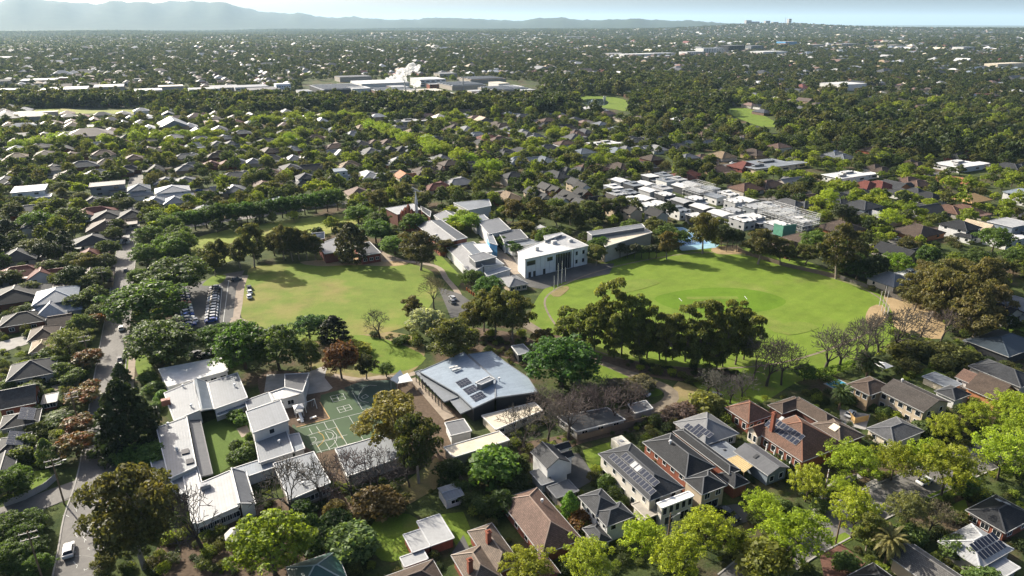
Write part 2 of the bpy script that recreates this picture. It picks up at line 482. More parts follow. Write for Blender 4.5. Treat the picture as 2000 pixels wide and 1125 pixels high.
def smooth_line(P, step=3.0, closed=False):
    out = []
    n = len(P)
    rngi = range(n if closed else n - 1)
    for i in rngi:
        if closed: p0, p1, p2, p3 = P[i-1], P[i], P[(i+1) % n], P[(i+2) % n]
        else: p0, p1, p2, p3 = P[max(0, i-1)], P[i], P[i+1], P[min(n-1, i+2)]
        k = max(2, int(math.dist(p1, p2) / step))
        for s in range(k):
            t = s / k
            out.append(tuple(0.5 * ((2*p1[c]) + (-p0[c]+p2[c])*t + (2*p0[c]-5*p1[c]+4*p2[c]-p3[c])*t*t + (-p0[c]+3*p1[c]-3*p2[c]+p3[c])*t**3) for c in (0, 1)))
    if not closed: out.append(tuple(P[-1]))
    return out
def normals(L, closed=False):
    out = []
    for i in range(len(L)):
        a = L[i-1] if (i or closed) else L[0]; b = L[(i+1) % len(L)] if (i < len(L)-1 or closed) else L[-1]
        d = math.hypot(b[0]-a[0], b[1]-a[1]) or 1
        out.append((-(b[1]-a[1])/d, (b[0]-a[0])/d))
    return out
def strip_mesh(L, w0, w1, z, name, mat, z1=None, closed=False):
    """sheet between offsets w0 and w1 of a line; with z1 a raised kerb"""
    nn = normals(L, closed); mb = MB(); n = len(L)
    a = [(p[0]+q[0]*w0, p[1]+q[1]*w0) for p, q in zip(L, nn)]
    b = [(p[0]+q[0]*w1, p[1]+q[1]*w1) for p, q in zip(L, nn)]
    zt = z if z1 is None else z1
    mb.v = [(p[0], p[1], zt) for p in a] + [(p[0], p[1], zt) for p in b]
    if z1 is not None: mb.v += [(p[0], p[1], z) for p in a] + [(p[0], p[1], z) for p in b]
    m = n if closed else n - 1
    for i in range(m):
        j = (i+1) % n
        mb.f.append((i, n+i, n+j, j) if w1 < w0 else (i, j, n+j, n+i))
        if z1 is not None:
            mb.f.append((2*n+i, 2*n+j, j, i)); mb.f.append((n+i, n+j, 3*n+j, 3*n+i))
    return mb.mesh(name, mat)
ZN = [0]
SHEETS = []
def lift(z):
    ZN[0] += 1
    return z + 0.0006 * ZN[0]
ROADS = []          # (line, half width) for keeping trees and houses off
def road(name, pts, width, z=0.06, mat='asphalt', kerb=False, world_pts=False, step=3.0):
    P = pts if world_pts else [G(*p) for p in pts]
    L = smooth_line(P, step); z = lift(z)
    ROADS.append((L, width / 2))
    o = structure(name, strip_mesh(L, -width/2, width/2, z, name, M[mat]))
    if kerb:
        for s in (-1, 1):
            ob('kerb', strip_mesh(L, s*width/2, s*(width/2+0.3), 0.0, 'kerb', M['concrete'], z1=z+0.12), o)
    return o
def sheet(name, pts, z, mat, smooth=False, step=3.0, kind='structure'):
    P = [G(*p) for p in pts]
    if smooth: P = smooth_line(P, step, True)
    z = lift(z); SHEETS.append((name, P))
    return ob(name, MB().sheet(P, z).mesh(name, M[mat]), kind=kind)
def lines(parent, name, segs, w, z, mat):
    mb = MB(); z = z + 0.05
    for s in segs:
        P = [G(*p) for p in s]
        for p, q in zip(P, P[1:]):
            d = math.dist(p, q) or 1
            nx, ny = -(q[1]-p[1])/d*w/2, (q[0]-p[0])/d*w/2
            mb.add([(p[0]+nx,p[1]+ny,z),(p[0]-nx,p[1]-ny,z),(q[0]-nx,q[1]-ny,z),(q[0]+nx,q[1]+ny,z)], [(0,1,2,3)])
    return ob(name, mb.mesh(name, M[mat]), parent)

# --- streets
road('street', [(140,1180),(150,1120),(160,1060),(168,1000),(186,940),(197,880),(206,800),(216,720),(226,650),(236,580),(243,520),(252,462),(258,420),(262,380),(268,330)], 8.0, kerb=True)
road('street', [(-160,1068),(-60,1030),(40,995),(110,968),(160,950)], 7.0, z=0.052, kerb=False)
road('street', [(1440,1150),(1530,1078),(1617,1030),(1727,975),(1819,936),(1900,900),(2060,838),(2250,770)], 8.5, kerb=True)
road('street', [(330,448),(430,432),(520,420),(620,404),(700,392),(800,377),(880,366)], 6.5, z=0.056)
# suburb streets on the grid beyond
def gridroad(axis, c, a, b, w=6.5):
    P = [xy(c, t) if axis == 'v' else xy(t, c) for t in np.linspace(a, b, 12)]
    road('street', P, w, 0.05, 'asphalt', False, True, 20.0)
# --- oval and fields
oval_px = [(1060,592),(1085,563),(1140,538),(1200,520),(1300,500),(1390,492),(1500,505),(1600,534),(1680,560),(1728,588),(1738,615),(1700,650),(1620,685),(1520,712),(1400,722),(1280,715),(1170,690),(1095,650)]
sheet('oval_surround', [(1035,640),(1045,590),(1075,555),(1130,530),(1200,505),(1290,488),(1390,478),(1480,487),(1560,505),(1640,535),(1700,555),(1760,580),(1840,650),(1700,690),(1640,728),(1560,745),(1480,790),(1395,790),(1350,745),(1250,720),(1150,690),(1090,660)], 0.03, 'lawn_grass', True, 6)
oval = sheet('oval', oval_px, 0.055, 'oval_grass', True, 4)
OL = smooth_line([G(*p) for p in oval_px], 4, True)
structure('boundary_path', strip_mesh(OL, -1.1, -0.3, 0.075, 'boundary_path', M['gravel'], None, True))
sq = [(1278,584),(1325,569),(1405,562),(1485,569),(1535,587),(1505,605),(1420,613),(1330,607)]
sheet('wicket_square', sq, 0.075, 'square_grass', True, 3)
pitch = sheet('cricket_pitch', [(1340,580),(1440,579),(1443,584),(1342,585)], 0.095, 'field_grass')
lines(pitch, 'crease_marking', [[(1326,583),(1332,589)],[(1454,579),(1459,585)]], 0.25, 0.105, 'marking')
sheet('dirt_bank', [(1725,575),(1760,572),(1800,590),(1845,625),(1838,662),(1790,655),(1748,640),(1742,610)], 0.05, 'dry_ground', True, 4)
field = sheet('playing_field', [(482,545),(492,522),(560,516),(640,513),(760,508),(835,526),(850,545),(850,580),(815,625),(760,648),(690,655),(640,664),(560,668),(520,650),(478,628),(470,600)], 0.04, 'field_grass', True, 4)
sheet('park_lawn', [(380,512),(378,470),(430,452),(520,436),(600,425),(690,417),(712,428),(660,452),(600,462),(560,474),(480,500),(430,515)], 0.04, 'park_grass', True, 4)
sheet('dry_verge', [(585,512),(660,506),(745,500),(800,512),(770,520),(690,518),(620,520)], 0.055, 'dry_ground', True, 4)
# paths
road('footpath', [(455,640),(464,600),(470,560),(478,538)], 3.2, 0.06, 'path')
road('footpath', [(455,620),(490,634),(515,648),(532,662),(540,680)], 2.4, 0.064, 'path')
road('footpath', [(715,482),(740,490),(770,506),(850,520),(872,545),(893,570),(900,590)], 2.4, 0.062, 'path')
road('driveway', [(1020,628),(1060,652),(1130,690),(1190,712),(1250,738),(1300,758),(1312,776),(1290,795),(1240,806),(1180,812)], 4.2, 0.062, 'gravel')
sheet('lawn', [(1150,700),(1220,722),(1275,745),(1296,765),(1280,775),(1240,770),(1190,748),(1140,730)], 0.05, 'lawn_grass', True, 3)
sheet('dry_verge', [(1325,745),(1400,780),(1395,800),(1320,790)], 0.05, 'dry_verge', True, 4)
sheet('garden_bed', [(640,640),(800,655),(830,690),(800,730),(740,742),(640,740),(600,700)], 0.03, 'dry_verge', True, 4)
sheet('lawn', [(690,655),(760,665),(800,680),(832,700),(800,722),(730,730),(700,700)], 0.04, 'lawn_grass', True, 4)
road('footpath', [(650,733),(700,742),(740,737),(790,735),(812,728)], 2.2, 0.06, 'path')
sheet('paved_forecourt', [(855,560),(900,575),(935,600),(920,625),(880,620),(868,590)], 0.06, 'dark_asphalt')
sheet('paved_forecourt', [(990,500),(1160,515),(1200,515),(1190,535),(1100,552),(1060,565),(1030,560),(985,530)], 0.058, 'dark_asphalt')
sheet('paved_forecourt', [(700,470),(745,492),(790,508),(750,512),(712,490)], 0.066, 'path')
road('driveway', [(945,470),(975,495),(1015,535)], 5.5, 0.066, 'path')
sheet('lawn', [(840,500),(862,500),(905,545),(895,560),(860,535)], 0.05, 'lawn_grass')
# car park
carpark = sheet('car_park', [(340,640),(352,560),(400,548),(440,535),(478,528),(462,560),(455,620),(440,640)], 0.056, 'dark_asphalt')
lines(carpark, 'lane_marking', [[(447,548),(436,630)],[(434,560),(428,625)]] + [[(352+i*1.6, 568+i*5.6),(344+i*1.6,569+i*5.6)] for i in range(12)], 0.18, 0.075, 'marking')
sheet('traffic_island', [(395,558),(415,540),(440,537),(438,548),(425,556)], 0.07, 'lawn_grass', True, 2)
# junior school ground
sheet('school_yard', [(505,735),(560,725),(640,735),(700,745),(790,735),(870,790),(905,820),(870,900),(790,930),(700,945),(650,940),(600,905),(560,850),(520,800)], 0.034, 'bark_chips', True, 3)
sheet('paved_terrace', [(521,732),(556,730),(554,757),(516,766)], 0.06, 'concrete')
sheet('paved_terrace', [(600,728),(640,712),(634,738),(650,758),(640,764),(594,772)], 0.06, 'concrete')
court = sheet('sports_court', [(570,832),(600,812),(645,818),(625,786),(627,772),(668,760),(705,782),(757,772),(790,800),(735,858),(618,886),(590,868)], 0.06, 'court_green')
sheet('sports_court', [(672,758),(705,745),(770,742),(775,762),(757,774),(708,802)], 0.066, 'court_shaded')  # shaded end of the courts, its shade painted in as darker green
C = lambda pts: [(550 + x / 5.0, 720 + y / 5.0) for x, y in pts]
lines(court, 'court_marking', [
    C([(475,275),(600,245),(625,300),(505,330),(475,275)]), C([(537,260),(562,315)]), C([(490,302),(612,272)]),
    C([(540,385),(660,355),(690,400),(570,435),(540,385)]), C([(600,370),(630,418)]), C([(555,410),(675,378)]),
    C([(180,585),(500,505),(820,425),(1000,380)]), C([(500,505),(640,745)]), C([(655,465),(690,520),(800,705)]),
    C([(290,735),(640,745-95)]) , C([(345,820),(640,745),(900,680)]), C([(245,660),(440,600),(540,575)]), C([(280,750),(470,700),(600,670)]),
    C([(270,590),(300,640)]), C([(340,570),(375,620)]), C([(415,530),(450,595)]), C([(425,620),(470,700)]), C([(340,740),(390,825)]), C([(430,725),(475,800)]), C([(515,700),(550,770)]),
    C([(450,595),(500,610),(540,655),(535,705),(500,750),(455,785)]), C([(440,620),(490,630),(510,655),(490,690),(465,702)]),
    C([(280,680),(320,672),(340,690),(330,715),(300,725)])], 0.11, 0.085, 'marking')
lines(court, 'yellow_marking', [C([(355,620),(400,650),(418,690),(395,730),(350,770)]), C([(535,580),(600,690)])], 0.12, 0.09, 'marking_yellow')
lines(court, 'court_marking', [C([(760,250),(800,190),(860,165),(930,170)]), C([(760,250),(750,290),(780,320),(850,335)]), C([(690,230),(790,405),(880,385)]), C([(780,280),(820,255),(850,275),(800,300),(780,280)])], 0.09, 0.088, 'marking')
playpen = sheet('playground_surface', C([(85,495),(375,330),(470,490),(145,575)]), 0.075, 'bark_chips')
lines(playpen, 'edging', [C([(375,330),(470,490),(145,575)])], 0.25, 0.1, 'raw_timber')
sheet('courtyard_lawn', [(388,832),(470,796),(494,852),(506,894),(448,912),(426,928),(404,928)], 0.05, 'turf_green')
sheet('courtyard_path', [(462,838),(482,830),(490,848),(472,855)], 0.07, 'path')
sheet('lawn', [(300,720),(315,745),(325,765),(300,775),(275,745),(262,700),(280,690)], 0.05, 'lawn_grass', True, 3)
sheet('nature_strip', [(243,668),(258,668),(250,740),(241,735)], 0.05, 'lawn_grass')
road('footpath', [(259,690),(256,730),(253,760)], 2.0, 0.06, 'path')
sheet('crossover', [(243,668),(259,665),(262,685),(243,690)], 0.075, 'path')
sheet('nature_strip', [(170,744),(188,742),(183,765),(168,763)], 0.05, 'lawn_grass')
sheet('lawn', [(88,822),(110,808),(140,806),(132,820),(100,832)], 0.05, 'lawn_grass')
sheet('lawn', [(62,922),(95,917),(104,935),(60,962),(52,940)], 0.05, 'lawn_grass')
sheet('lawn', [(740,1010),(800,1005),(830,1040),(790,1090),(745,1095),(720,1050)], 0.04, 'lawn_grass', True, 2)
sheet('lawn', [(860,1005),(905,1000),(930,1060),(895,1075)], 0.04, 'lawn_grass')
sheet('lawn', [(770,960),(850,895),(880,900),(885,935),(800,985)], 0.04, 'dry_verge')
sheet('backyard_turf', [(1138,880),(1195,862),(1210,868),(1165,915),(1150,915)], 0.05, 'lawn_grass')
sheet('lawn', [(1760,730),(1790,705),(1850,735),(1870,752),(1820,742)], 0.04, 'lawn_grass')
sheet('lawn', [(1925,640),(1960,622),(2000,640),(2000,655),(1940,650)], 0.04, 'lawn_grass')
sheet('nature_strip', [(1615,1055),(1650,1040),(1668,1052),(1630,1072)], 0.05, 'lawn_grass')
sheet('nature_strip', [(1810,968),(1850,952),(1870,968),(1830,985)], 0.05, 'lawn_grass')
sheet('lawn', [(1850,990),(1885,975),(1895,1010),(1868,1025)], 0.05, 'lawn_grass')
sheet('nature_strip', [(1530,1085),(1545,1078),(1555,1100),(1535,1112)], 0.05, 'lawn_grass')
sheet('brick_driveway', [(1600,1085),(1640,1060),(1690,1100),(1660,1130),(1610,1130)], 0.06, 'brick_paving')
sheet('driveway', [(1280,1030),(1330,1005),(1345,1045),(1310,1060)], 0.06, 'concrete')
sheet('driveway', [(1395,990),(1440,985),(1470,1015),(1430,1030)], 0.06, 'dark_asphalt')
sheet('driveway', [(1690,945),(1710,935),(1725,950),(1700,962)], 0.06, 'concrete')
sheet('driveway', [(1640,800),(1700,810),(1690,840),(1640,830)], 0.06, 'concrete')
sheet('yard_paving', [(1040,890),(1130,885),(1165,935),(1120,960),(1060,945)], 0.05, 'dark_asphalt')
sheet('blue_court', [(1300,444),(1334,444),(1405,478),(1398,484),(1332,490),(1290,460)], 0.06, 'court_sky')
for q in ([(1310,447),(1332,446),(1342,452),(1315,454)], [(1318,457),(1346,455),(1362,464),(1324,467)], [(1325,470),(1368,467),(1384,476),(1332,481)]):
    sheet('court_playing_area', q, 0.075, 'court_blue')
sheet('bank', [(1390,484),(1440,480),(1450,495),(1400,496)], 0.05, 'dry_ground', True, 4)
road('footpath', [(1590,1012),(1610,965),(1640,940),(1680,930)], 1.6, 0.062, 'concrete')
# golf course, creek reserve, far playing fields
sheet('fairway', [(1125,192),(1160,186),(1210,192),(1235,205),(1225,217),(1190,212),(1150,208)], 0.09, 'lawn_grass', True, 10)
sheet('pond', [(1135,196),(1170,193),(1188,199),(1180,206),(1145,205)], 0.14, 'water', True, 10)
sheet('fairway', [(1420,216),(1455,211),(1485,222),(1520,244),(1490,248),(1440,230)], 0.09, 'lawn_grass', True, 10)
sheet('fairway', [(1610,240),(1640,238),(1640,250),(1615,250)], 0.09, 'lawn_grass', True, 10)
sheet('reserve_grass', [(62,216),(110,212),(185,216),(270,214),(265,222),(180,222),(100,222)], 0.09, 'park_grass', True, 10)
sheet('fairway', [(1340,172),(1360,170),(1372,180),(1350,181)], 0.09, 'lawn_grass', True, 10)
sheet('verge', [(1815,290),(1860,292),(1855,300),(1812,298)], 0.09, 'lawn_grass', True, 10)
sheet('clay_court', [(1820,346),(1850,343),(1898,350),(1890,360),(1835,357)], 0.09, 'clay')

sheet('mulch_yard', [(345,1035),(470,1000),(640,950),(705,1000),(660,1060),(560,1130),(330,1140),(300,1085)], 0.034, 'bark_chips', True, 4)
sheet('mulch_yard', [(1010,870),(1100,850),(1230,815),(1300,815),(1290,830),(1130,868),(1040,905)], 0.034, 'bark_chips', True, 4)
sheet('mulch_yard', [(1040,660),(1160,700),(1290,740),(1420,745),(1430,725),(1300,715),(1160,690),(1090,655)], 0.052, 'bark_chips', True, 4)
sheet('mulch_yard', [(900,640),(1020,655),(1060,690),(1040,720),(960,690),(900,680)], 0.04, 'bark_chips', True, 4)
sheet('yard_paving', [(880,1085),(905,1045),(925,1090),(900,1125)], 0.05, 'dark_asphalt')
sheet('driveway', [(60,985),(112,962),(150,945),(158,962),(110,985),(40,1010)], 0.07, 'asphalt')
sheet('driveway', [(100,755),(140,742),(146,750),(108,764)], 0.06, 'path'); sheet('driveway', [(58,880),(80,862),(98,868),(70,892)], 0.06, 'concrete'); sheet('yard_paving', [(0,668),(50,655),(55,672),(0,690)], 0.06, 'concrete')
sheet('lawn', [(120,640),(150,630),(160,640),(130,655)], 0.05, 'lawn_grass'); sheet('driveway', [(28,420),(125,400),(140,410),(130,450),(118,450),(120,420)], 0.06, 'concrete')

sheet('worn_grass', [(1700,600),(1722,596),(1732,612),(1722,632),(1702,640),(1690,622)], 0.085, 'dry_ground', True, 2)
sheet('worn_grass', [(1075,575),(1100,560),(1112,563),(1092,580)], 0.085, 'dry_verge', True, 2)
for q in ([(1500,640),(1560,628),(1600,640),(1540,655)], [(1180,560),(1250,545),(1290,552),(1220,572)]):
    sheet('mown_patch', q, 0.085, 'field_grass', True, 3)

# pale crack sealing on the worn street
CRK = []
cr = random.Random(12)
for (x0, y0, n) in [(150,1110,7),(158,1085,6),(165,1060,7),(172,1040,6),(150,1050,5),(140,1075,6),(135,1010,6),(150,1000,5),(170,1020,5),(176,1075,6),(146,985,5),(165,1115,5)]:
    P = [(x0, y0)]
    for k in range(n): P.append((P[-1][0]+cr.uniform(-5,5), P[-1][1]+cr.uniform(-6,2)))
    CRK.append(P)
lines(bpy.data.objects['street'], 'crack_sealing', CRK, 0.09, 0.04, 'marking')

# ================================================================== BUILDINGS
FPOLY = []
FOOT = []      # (x, y, radius) of everything built
def rectfit(q, z, ang=None):
    P = [G(p[0], p[1], p[2] if len(p) > 2 else z) for p in q]
    a = GA if ang is None else ang
    ca, sa = math.cos(a), math.sin(a)
    xs = sorted(p[0]*ca + p[1]*sa for p in P); ys = sorted(-p[0]*sa + p[1]*ca for p in P)
    x0, x1 = (xs[0]+xs[1])/2, (xs[-1]+xs[-2])/2; y0, y1 = (ys[0]+ys[1])/2, (ys[-1]+ys[-2])/2
    cx, cy_ = (x0+x1)/2, (y0+y1)/2
    return (cx*ca - cy_*sa, cx*sa + cy_*ca, x1-x0, y1-y0, a)

def roof_parts(t, w, d, h, p, o=0.55):
    """returns (wall MB, roof MB, ridge segments, slopes) for a volume centred on the origin; w, d are wall-to-wall sizes"""
    W = MB(); Rf = MB(); ridges = []
    X, Y = w/2, d/2; EX, EY = X+o, Y+o; th = 0.22
    W.box(-X, X, -Y, Y, 0, h - 0.06)
    if t == 'flat':
        Rf.box(-EX, EX, -EY, EY, h - th, h)
        ridges = [((-EX,-EY,h),(EX,-EY,h)),((EX,-EY,h),(EX,EY,h)),((EX,EY,h),(-EX,EY,h)),((-EX,EY,h),(-EX,-EY,h))]
        return W, Rf, ridges
    e = [(-EX,-EY,h),(EX,-EY,h),(EX,EY,h),(-EX,EY,h)]
    lo = [(x,y,z-th) for x,y,z in e]
    if t == 'hip':
        if w >= d: r = EY*p; k = EX-EY; r0, r1 = (-k,0,h+r),(k,0,h+r)
        else: r = EX*p; k = EY-EX; r0, r1 = (0,-k,h+r),(0,k,h+r)
        vs = e + lo + [r0, r1]
        if w >= d: fs = [(0,1,9,8),(2,3,8,9),(3,0,8),(1,2,9)]; hips = [(0,8),(3,8),(1,9),(2,9)]
        else: fs = [(1,2,9,8),(3,0,8,9),(0,1,8),(2,3,9)]; hips = [(0,8),(1,8),(2,9),(3,9)]
        fs += [(7,6,5,4)] + [(4+i,4+(i+1)%4,(i+1)%4,i) for i in range(4)]
        Rf.add(vs, fs)
        ridges = [(r0, r1)] + [(vs[a], vs[b]) for a, b in hips]
    elif t in ('gx', 'gy'):            # gable, ridge along x or y
        if t == 'gx':
            r = EY*p; r0, r1 = (-EX,0,h+r),(EX,0,h+r)
            vs = e + lo + [r0, r1, (-EX,0,h+r-th), (EX,0,h+r-th)]
            fs = [(0,1,9,8),(2,3,8,9),(5,4,10,11),(7,6,11,10),(4,5,1,0),(6,7,3,2),(4,0,8,10),(3,7,10,8),(1,5,11,9),(6,2,9,11)]
            W.add([(-X,-Y,h-.06),(-X,Y,h-.06),(-X,0,h+Y*p-.05),(X,-Y,h-.06),(X,Y,h-.06),(X,0,h+Y*p-.05)], [(0,2,1),(3,4,5)])
        else:
            r = EX*p; r0, r1 = (0,-EY,h+r),(0,EY,h+r)
            vs = e + lo + [r0, r1, (0,-EY,h+r-th), (0,EY,h+r-th)]
            fs = [(1,2,9,8),(3,0,8,9),(6,5,10,11),(4,7,11,10),(5,6,2,1),(7,4,0,3),(0,4,10,8),(5,1,8,10),(2,6,11,9),(7,3,9,11)]
            W.add([(-X,-Y,h-.06),(X,-Y,h-.06),(0,-Y,h+X*p-.05),(-X,Y,h-.06),(X,Y,h-.06),(0,Y,h+X*p-.05)], [(0,1,2),(3,5,4)])
        Rf.add(vs, fs); ridges = [(r0, r1)]
    return W, Rf, ridges

WIN = {}
def win_mesh(w, h):
    k = (round(w, 1), round(h, 1))
    if k not in WIN:
        pane = MB().box(-w/2, w/2, -0.02, 0.03, -h/2, h/2).mesh('pane', M['glass'])
        fr = MB(); b = 0.09
        fr.box(-w/2-b, w/2+b, -0.02, 0.07, h/2, h/2+b); fr.box(-w/2-b, w/2+b, -0.02, 0.10, -h/2-b, -h/2)
        fr.box(-w/2-b, -w/2, -0.02, 0.07, -h/2, h/2); fr.box(w/2, w/2+b, -0.02, 0.07, -h/2, h/2)
        if w > 1.3: fr.box(-0.03, 0.03, -0.02, 0.06, -h/2, h/2)
        WIN[k] = (pane, fr.mesh('window_frame', M['painted']))
    return WIN[k]
def window(parent, side, s, z, w, h, W, D, off=(0,0), col_=(0.75,0.74,0.72), frame=True):
    """side f/b/l/r of a W x D box centred on off; s runs along the wall"""
    pane, fr = win_mesh(w, h)
    x, y, r = {'f': (s, -D/2, math.pi), 'b': (s, D/2, 0), 'l': (-W/2, s, math.pi/2), 'r': (W/2, s, -math.pi/2)}[side]
    o = ob('window', pane, parent, (off[0]+x, off[1]+y, z), r)
    if frame: ob('frame', fr, o, color=col_)
    return o

PAL = dict(
    charcoal=(0.030,0.032,0.036), slate=(0.055,0.058,0.064), grey=(0.11,0.113,0.12), mid=(0.17,0.175,0.183), light=(0.195,0.213,0.235), pale=(0.36,0.365,0.37),
    white=(0.60,0.60,0.59), cream=(0.62,0.55,0.43), beige=(0.50,0.41,0.30), brown=(0.095,0.070,0.055), pinkbrown=(0.165,0.105,0.082), terracotta=(0.165,0.094,0.067),
    red=(0.17,0.055,0.042), redbrick=(0.23,0.080,0.050), darkbrick=(0.13,0.055,0.04), orange=(0.40,0.17,0.08), blue=(0.14,0.20,0.28), teal=(0.03,0.085,0.075),
    bluegrey=(0.19,0.225,0.265), skyblue=(0.12,0.34,0.60), stone=(0.36,0.33,0.29), black=(0.017,0.018,0.020), tan=(0.30,0.22,0.14))
SOLAR = None
def solar_mesh():
    m = MB().box(-0.5, 0.5, -0.825, 0.825, 0, 0.04); m.cur = 1
    m.add([(-.46,-.785,.043),(.46,-.785,.043),(.46,.785,.043),(-.46,.785,.043)], [(0,1,2,3)])
    return m.mesh('solar_panel', [M['steel'], M['solar_cell']])
def add_solar(roof, t, w, d, h, p, side, s, up, nx, ny, o=0.45, pw=1.0, ph=1.65, gap=0.13):
    global SOLAR
    if SOLAR is None:
        SOLAR = solar_mesh()
    al = math.atan(p) if t != 'flat' else 0.0
    tx, sv, e = {'l': ((0,-1,0), (1,0), (-(w/2+o),0)), 'r': ((0,1,0), (-1,0), (w/2+o,0)), 'f': ((1,0,0), (0,1), (0,-(d/2+o))), 'b': ((-1,0,0), (0,-1), (0,d/2+o))}[side]
    T = Vector(tx); S = Vector((sv[0]*math.cos(al), sv[1]*math.cos(al), math.sin(al))); Nn = T.cross(S)
    for i in range(nx):
        for j in range(ny):
            a = s + (i-(nx-1)/2)*(pw+gap); b = up + j*(ph+gap) + ph/2
            c = Vector((e[0], e[1], h)) + T*a + S*b + Nn*0.10
            q = ob('solar_panel', SOLAR, roof)
            q.matrix_local = Matrix(((T.x*pw, S.x*ph/1.65, Nn.x, c.x), (T.y*pw, S.y*ph/1.65, Nn.y, c.y), (T.z*pw, S.z*ph/1.65, Nn.z, c.z), (0,0,0,1)))

def volume(root, t, w, d, h, rc, wc, p=0.45, off=(0,0,0), rot=0.0, roofm='tile', wallm='render_wall', o=0.45, ridge=None, wins=None, solar=(), trim=(0.36,0.36,0.35), name=('wall','roof')):
    W, Rf, rid = roof_parts(t, w, d, h, p, o)
    wall = ob(name[0], W.mesh('wall', M[wallm]), root, off, rot, PAL.get(wc, wc))
    roof = ob(name[1], Rf.mesh('roof', M[roofm]), root, off, rot, PAL.get(rc, rc))
    if rid:
        rm = MB()
        for a, b in rid:
            a = Vector(a) + Vector((0,0,0.03)); b = Vector(b) + Vector((0,0,0.03))
            rm.bar(a, b, 0.26, 0.12)
        rcol = PAL.get(rc, rc); k = ridge if ridge else tuple(min(0.8, c*1.3+0.012) for c in rcol)
        ob('ridge_cap' if t != 'flat' else 'fascia', rm.mesh('ridge_cap', M['painted']), roof, color=PAL.get(k, k))
    if t == 'hip' or t in ('gx','gy'):
        gm = MB(); X, Y = w/2+o+0.05, d/2+o+0.05
        for a, b in (((-X,-Y),(X,-Y)),((X,-Y),(X,Y)),((X,Y),(-X,Y)),((-X,Y),(-X,-Y))):
            if t == 'gx' and a[0] == b[0] or t == 'gy' and a[1] == b[1]: continue
            gm.bar((a[0],a[1],h-0.08), (b[0],b[1],h-0.08), 0.14, 0.16)
        ob('gutter', gm.mesh('gutter', M['painted']), roof, color=trim)
    if wins:
        for side, n, zz, ww, hh in wins:
            L = w if side in 'fb' else d
            for i in range(n):
                window(wall, side, (i+0.5)/n*L - L/2, zz, ww, hh, w, d)
    for sp in solar: add_solar(roof, t, w, d, h, p, *sp)
    return wall, roof

def bld(label, vols, cat='house', name='house', group=None):
    """vols: dicts with t, q (four sighted roof corners at height h), h, c roof colour, wc wall colour ..."""
    for v in vols:
        k = 0.8 if v['h'] < 5 else 0.9
        v['h'] *= k
        if v.get('wins'): v['wins'] = [(a, b, c*k, e, min(f, 2.0)) for a, b, c, e, f in v['wins']]
    fits = [rectfit(v['q'], v['h'] + v.get('z0', 0), v.get('ang')) for v in vols]
    cx, cy_ = fits[0][0], fits[0][1]
    root = thing(name, label, cat, (cx, cy_, 0), GA, group)
    out = []
    for v, f in zip(vols, fits):
        o = v.get('o', 0.45)
        dx, dy = f[0]-cx, f[1]-cy_
        lx, ly = dx*U[0]+dy*U[1], dx*V[0]+dy*V[1]
        w, d = max(1.5, f[2]-2*o), max(1.5, f[3]-2*o)
        FOOT.append((f[0], f[1], 0.5*math.hypot(w, d)))
        _c, _s = math.cos(f[4]), math.sin(f[4]); FPOLY.append([(f[0]+a*_c-b*_s, f[1]+a*_s+b*_c) for a, b in ((-w/2-1,-d/2-1),(w/2+1,-d/2-1),(w/2+1,d/2+1),(-w/2-1,d/2+1))])
        r = volume(root, v['t'], w, d, v['h'], v['c'], v.get('wc', 'cream'), v.get('p', 0.45), (lx, ly, v.get('z0', 0)), f[4]-GA,
                   v.get('m', 'tile'), v.get('wm', 'render_wall'), o, v.get('ridge'), v.get('wins'), v.get('solar', ()), v.get('trim', (0.36,0.36,0.35)))
        for (s, k, hh) in v.get('chim', ()):
            cm = MB().box(-0.45,0.45,-0.45,0.45,0,hh); cm.box(-0.55,0.55,-0.55,0.55,hh,hh+0.18); cm.box(-0.3,-0.05,-0.15,0.15,hh+.18,hh+.5); cm.box(0.05,0.3,-0.15,0.15,hh+.18,hh+.5)
            ob('chimney', cm.mesh('chimney', M['brick_wall']), r[1], (s*w/2, k*d/2, v['h']), color=PAL[v.get('chc', 'redbrick')])
        for (s, k, a, b, cc) in v.get('sky', ()):      # skylights / hot water plates lying on the left slope of the roof
            pp = v.get('p', 0.45) if v['t'] != 'flat' else 0
            x = s*w/2; z = v['h'] + (w/2+o - abs(x))*pp if v['t'] != 'flat' else v['h']
            sm = MB().box(-a/2,a/2,-b/2,b/2,0.02,0.14).mesh('skylight', M['painted'])
            q = ob('skylight', sm, r[1], (x, k*d/2, z+0.02), color=PAL.get(cc, cc)); q.rotation_euler = (0, -math.atan(pp)*(1 if x < 0 else -1), 0)
        for (s, k) in v.get('vents', ()):
            z = v['h'] if v['t'] == 'flat' else v['h'] + (w/2+o-abs(s*w/2))*v.get('p', 0.45)
            ob('roof_vent', VENT(), r[1], (s*w/2, k*d/2, z), color=(0.6,0.6,0.6))
        out.append(r)
    return root, out, fits
_vent = []
def VENT():
    if not _vent:
        m = MB().tube((0,0,-0.3),(0,0,0.7),0.16,0.16,8); m.tube((0,0,0.55),(0,0,0.95),0.36,0.30,8,True)
        _vent.append(m.mesh('roof_vent', M['painted']))
    return _vent[0]
_ac = {}
def acbox(parent, px, py, z, a=1.4, b=1.0, c=1.0, color=(0.55,0.55,0.54), name='air_conditioner', root=None):
    k = (a, b, c)
    if k not in _ac:
        m = MB().box(-a/2,a/2,-b/2,b/2,0.02,c); m.tube((0,0,c),(0,0,c+0.08),min(a,b)*0.35,min(a,b)*0.35,10,True)
        _ac[k] = m.mesh(name, M['painted'])
    x, y = G(px, py, z)
    r = root or parent
    q = ob(name, _ac[k], parent, color=color)
    q.location = (*loc_in(root, x, y), z)
    return q
